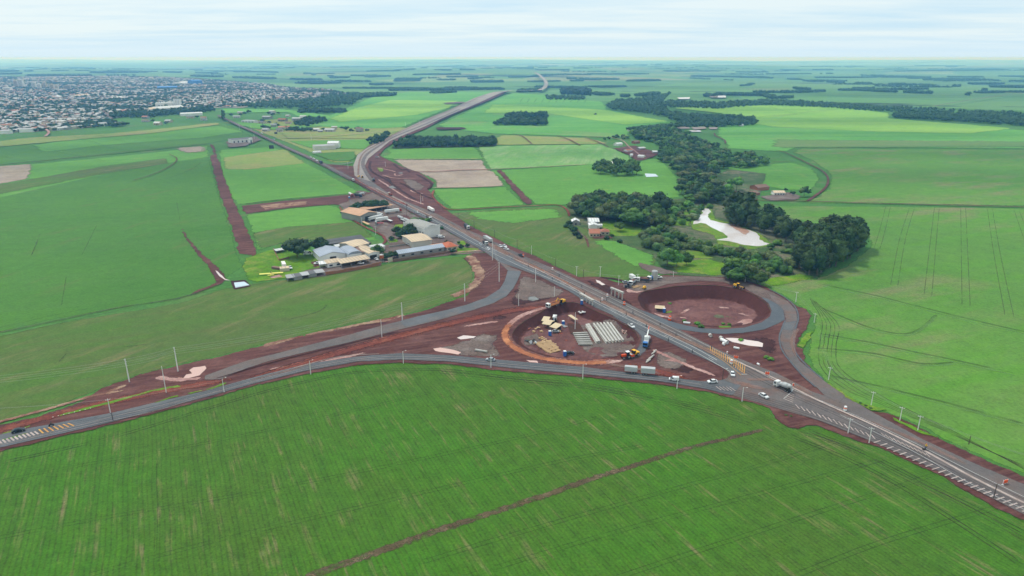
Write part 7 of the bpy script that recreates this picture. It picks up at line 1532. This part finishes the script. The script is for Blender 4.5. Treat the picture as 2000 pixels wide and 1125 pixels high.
# small junk in the girder yard
for i, (u, v, m_) in enumerate(((1030, 668, 'cargo_dark'), (1036, 671, 'car_silver'), (1042, 667, 'chassis'), (1046, 671, 'cargo_silver'), (1036, 645, 'rust'), (1042, 650, 'wood_tan'), (1050, 643, 'wood_tan'), (1058, 650, 'wood_tan'), (1092, 649, 'wood_tan'), (1104, 640, 'cargo_silver'), (1133, 612, 'plastic_white'), (1140, 612, 'plastic_white'))):
    x, y = G(u, v); root = empty('material_pile', (x, y, Z(x, y) + .3), i * .7); tag(root, ['dark scrap heap left of the timber', 'grey scrap heap left of the timber', 'black scrap heap left of the timber', 'silver scrap heap left of the timber', 'red form pile at the yard edge', 'tan board pile left of the huts', 'tan board pile above the weeds', 'tan board pile below the huts', 'tan board pile right of the smaller hut', 'white pipe pile by the blue toilet', 'white sack pile under the embankment', 'second white sack pile under the embankment'][i], 'pile')
    for k in range(4): MB().box(random.uniform(-1, 1), random.uniform(-1, 1), .2 * k, random.uniform(.8, 2), random.uniform(.4, 1), .35, random.uniform(0, 3)).build('piece', m_, root)
# junk rows: tyres / drums heap in front of cream barn
for i in range(6):
    x, y = G(652 + i * 5, 492 + (i % 2) * 1.5); root = empty('drum_stack', (x, y, 0), i); tag(root, 'white and grey drums stacked under the white lean-to', 'drums', 'drum stacks under the lean-to')
    for k in range(3): MB().cyl((k * .9, (k % 2) * .8, 0), (k * .9, (k % 2) * .8, 1.1), .4, .4, 8).build('drum', ('plastic_white', 'cargo_silver', 'plastic_blue')[k % 3] if k < 2 else 'cargo_silver', root)
# field sprayer far off
x, y, rz = place(1163, 225, -4, 0); root = empty('tractor', (x, y, 1), rz, 2.0); tag(root, 'tiny tractor working in the far light green field', 'tractor'); MB().box(1.1, 0, .9, 1.9, .9, .8).build('engine_hood', 'chassis', root); MB().box(-.5, 0, 1.0, 1.3, 1.4, 1.6).build('cab', 'glass_dark', root); [wheel(root, a, b__, .8, .4) for a in (-.7, 1.5) for b__ in (-.9, .9)]
bld('sign_board', 610 - 74, 262, 542, 262, .4, 4, 'door_dark', 'door_dark', 'dark roadside board near the village end of the old road', 'shed', .05, ov=.05, cat='billboard')
bld('sign_board', 526, 291, 535, 290.5, .4, 6, 'door_dark', 'door_dark', 'large dark back of a board between the showroom and the old road', 'shed', .05, ov=.05, cat='billboard')
# ------------------------------------------------------------------ finish
flush_trees()
W = bpy.data.worlds.new('World'); SC.world = W; W.use_nodes = True
nt = W.node_tree; nt.nodes.clear()
def wn(t, **k):
    o = nt.nodes.new(t)
    for a, b in k.items(): setattr(o, a, b)
    return o
SUN_EL = math.radians(58); SUN_AZ = math.radians(-40)   # azimuth from +Y, clockwise positive
out = wn('ShaderNodeOutputWorld'); bg = wn('ShaderNodeBackground'); bg.inputs[1].default_value = .072
sky = wn('ShaderNodeTexSky', sky_type='NISHITA'); sky.sun_disc = False; sky.sun_elevation = SUN_EL; sky.sun_rotation = SUN_AZ; sky.altitude = 500; sky.dust_density = 1.5; sky.ozone_density = 1.5
tc = wn('ShaderNodeTexCoord'); sp = wn('ShaderNodeSeparateXYZ'); nt.links.new(tc.outputs['Generated'], sp.inputs[0])
def wm(op, a, b=0, clamp=False):
    o = wn('ShaderNodeMath', operation=op); o.use_clamp = clamp
    for i, v in enumerate((a, b)):
        if isinstance(v, bpy.types.NodeSocket): nt.links.new(v, o.inputs[i])
        else: o.inputs[i].default_value = v
    return o.outputs[0]
zc = wm('ADD', wm('MAXIMUM', sp.outputs[2], 0.0), .035)
cx = wn('ShaderNodeCombineXYZ'); nt.links.new(wm('DIVIDE', sp.outputs[0], zc), cx.inputs[0]); nt.links.new(wm('DIVIDE', sp.outputs[1], zc), cx.inputs[1])
mp = wn('ShaderNodeMapping'); nt.links.new(cx.outputs[0], mp.inputs[0]); mp.inputs['Scale'].default_value = (.16, .3, 1); mp.inputs['Rotation'].default_value = (0, 0, .06)
n1 = wn('ShaderNodeTexNoise'); nt.links.new(mp.outputs[0], n1.inputs['Vector']); n1.inputs['Scale'].default_value = 1.0; n1.inputs['Detail'].default_value = 8; n1.inputs['Roughness'].default_value = .6
mr = wn('ShaderNodeMapRange'); nt.links.new(n1.outputs[0], mr.inputs[0]); mr.inputs[1].default_value = .38; mr.inputs[2].default_value = .56
cl = wn('ShaderNodeMix', data_type='RGBA'); nt.links.new(mr.outputs[0], cl.inputs[0]); cl.inputs[6].default_value = (7.0, 9.4, 10.9, 1); cl.inputs[7].default_value = (9.2, 10.6, 11.0, 1)
mx = wn('ShaderNodeMix', data_type='RGBA'); mx.inputs[0].default_value = .82
hz = wn('ShaderNodeMix', data_type='RGBA'); hr = wn('ShaderNodeMapRange'); nt.links.new(sp.outputs[2], hr.inputs[0]); hr.inputs[1].default_value = 0; hr.inputs[2].default_value = .03
nt.links.new(hr.outputs[0], hz.inputs[0]); hz.inputs[6].default_value = (7.8, 10.0, 11.4, 1); nt.links.new(cl.outputs[2], hz.inputs[7]); mx.inputs[0].default_value = .9
nt.links.new(sky.outputs[0], mx.inputs[6]); nt.links.new(hz.outputs[2], mx.inputs[7]); nt.links.new(mx.outputs[2], bg.inputs[0]); nt.links.new(bg.outputs[0], out.inputs[0])
ld = bpy.data.lights.new('sun', 'SUN'); ld.energy = 2.0; ld.angle = math.radians(4.5); ld.color = (1, .96, .9)
so = bpy.data.objects.new('sun', ld); COL.objects.link(so)
dirv = Vector((math.sin(SUN_AZ) * math.cos(SUN_EL), math.cos(SUN_AZ) * math.cos(SUN_EL), math.sin(SUN_EL)))
so.rotation_euler = (-dirv).to_track_quat('-Z', 'Y').to_euler()
# cloudlets added out of frame, placed sunward so their shadows patch the far fields
cv = []; cf = []
iv, if_ = ICO[3]
for (u, v, sx, sy) in ((850, 208, 500, 90), (690, 236, 380, 70), (1250, 172, 900, 260), (1400, 160, 900, 260), (1720, 186, 800, 200), (1600, 262, 420, 60), (1880, 300, 420, 60), (1520, 240, 380, 90), (80, 290, 420, 50), (300, 268, 300, 60), (1100, 222, 420, 90), (180, 330, 260, 40),
                       (1800, 235, 500, 90), (560, 160, 900, 300), (100, 150, 900, 300), (1950, 160, 900, 300), (1100, 142, 1500, 500), (700, 140, 1500, 400), (1500, 138, 1800, 500), (1900, 138, 1500, 500), (1150, 300, 200, 40), (1700, 345, 300, 35), (600, 350, 150, 30), (1350, 215, 300, 90)):
    x, y = G(u, v); z = 1450; off = z / math.tan(SUN_EL); x += off * math.sin(SUN_AZ); y += off * math.cos(SUN_AZ)
    d = 1 + .5 * noise3(iv, 1.3, u * .1) + .2 * noise3(iv, 3.7, v * .1); P = iv * d[:, None] * np.array([sx, sy, 55]) + np.array([x, y, z]); cf.append(if_ + sum(len(q) for q in cv)); cv.append(P)
ct_ = NT('shade_cloud'); ct_.t.nodes.remove(ct_.b); tl = ct_.n('ShaderNodeBsdfTranslucent'); tl.inputs[0].default_value = (.98, .98, 1, 1); tp = ct_.n('ShaderNodeBsdfTransparent'); ms = ct_.n('ShaderNodeMixShader'); ms.inputs[0].default_value = .3
ct_.l(tp.outputs[0], ms.inputs[1]); ct_.l(tl.outputs[0], ms.inputs[2]); ct_.l(ms.outputs[0], ct_.out.inputs[0])
tag(link('shade_clouds', np_mesh('shade_clouds', np.vstack(cv), np.vstack(cf)), 'shade_cloud'), 'cloudlets added above the frame to shade the far fields', None, None, 'stuff')
# haze
hb = MB(); R_ = 48500
nn = 48; hb.add([(R_ * math.cos(i * 2 * math.pi / nn), R_ * math.sin(i * 2 * math.pi / nn), -60) for i in range(nn)] + [(R_ * math.cos(i * 2 * math.pi / nn), R_ * math.sin(i * 2 * math.pi / nn), 152.5) for i in range(nn)],
       [(i, (i + 1) % nn, nn + (i + 1) % nn, nn + i) for i in range(nn)] + [tuple(range(nn))[::-1], tuple(range(nn, 2 * nn))])
hm_ = bpy.data.materials.new('haze'); hm_.use_nodes = True; ht = hm_.node_tree; ht.nodes.clear()
ho = ht.nodes.new('ShaderNodeOutputMaterial'); hv_ = ht.nodes.new('ShaderNodeVolumePrincipled'); hv_.inputs['Color'].default_value = (.2, .5, 1, 1); hv_.inputs['Absorption Color'].default_value = (1, 1, 1, 1); hv_.inputs['Density'].default_value = HAZE if 'HAZE' in globals() else 1.15e-4; hv_.inputs['Anisotropy'].default_value = .25
ht.links.new(hv_.outputs[0], ho.inputs['Volume']); M['haze'] = hm_
tag(hb.build('haze', 'haze', None), 'thin bluish haze over the farmland', None, None, 'stuff')
cd = bpy.data.cameras.new('camera'); cam = bpy.data.objects.new('camera', cd); COL.objects.link(cam); SC.camera = cam
cam.location = (0, 0, HC); cam.rotation_euler = (math.pi / 2 - PITCH, 0, 0); cd.sensor_width = 36; cd.lens = F / 2000 * 36; cd.clip_start = 1; cd.clip_end = 120000
SC.view_settings.view_transform = 'Standard'; SC.view_settings.look = 'None'; SC.view_settings.gamma = 1; SC.view_settings.exposure = .35
SC.render.engine = 'CYCLES'; SC.cycles.use_denoising = True; SC.cycles.transparent_max_bounces = 24; SC.cycles.max_bounces = 4; SC.cycles.volume_bounces = 2; SC.cycles.diffuse_bounces = 2
print('objects', len(bpy.data.objects))
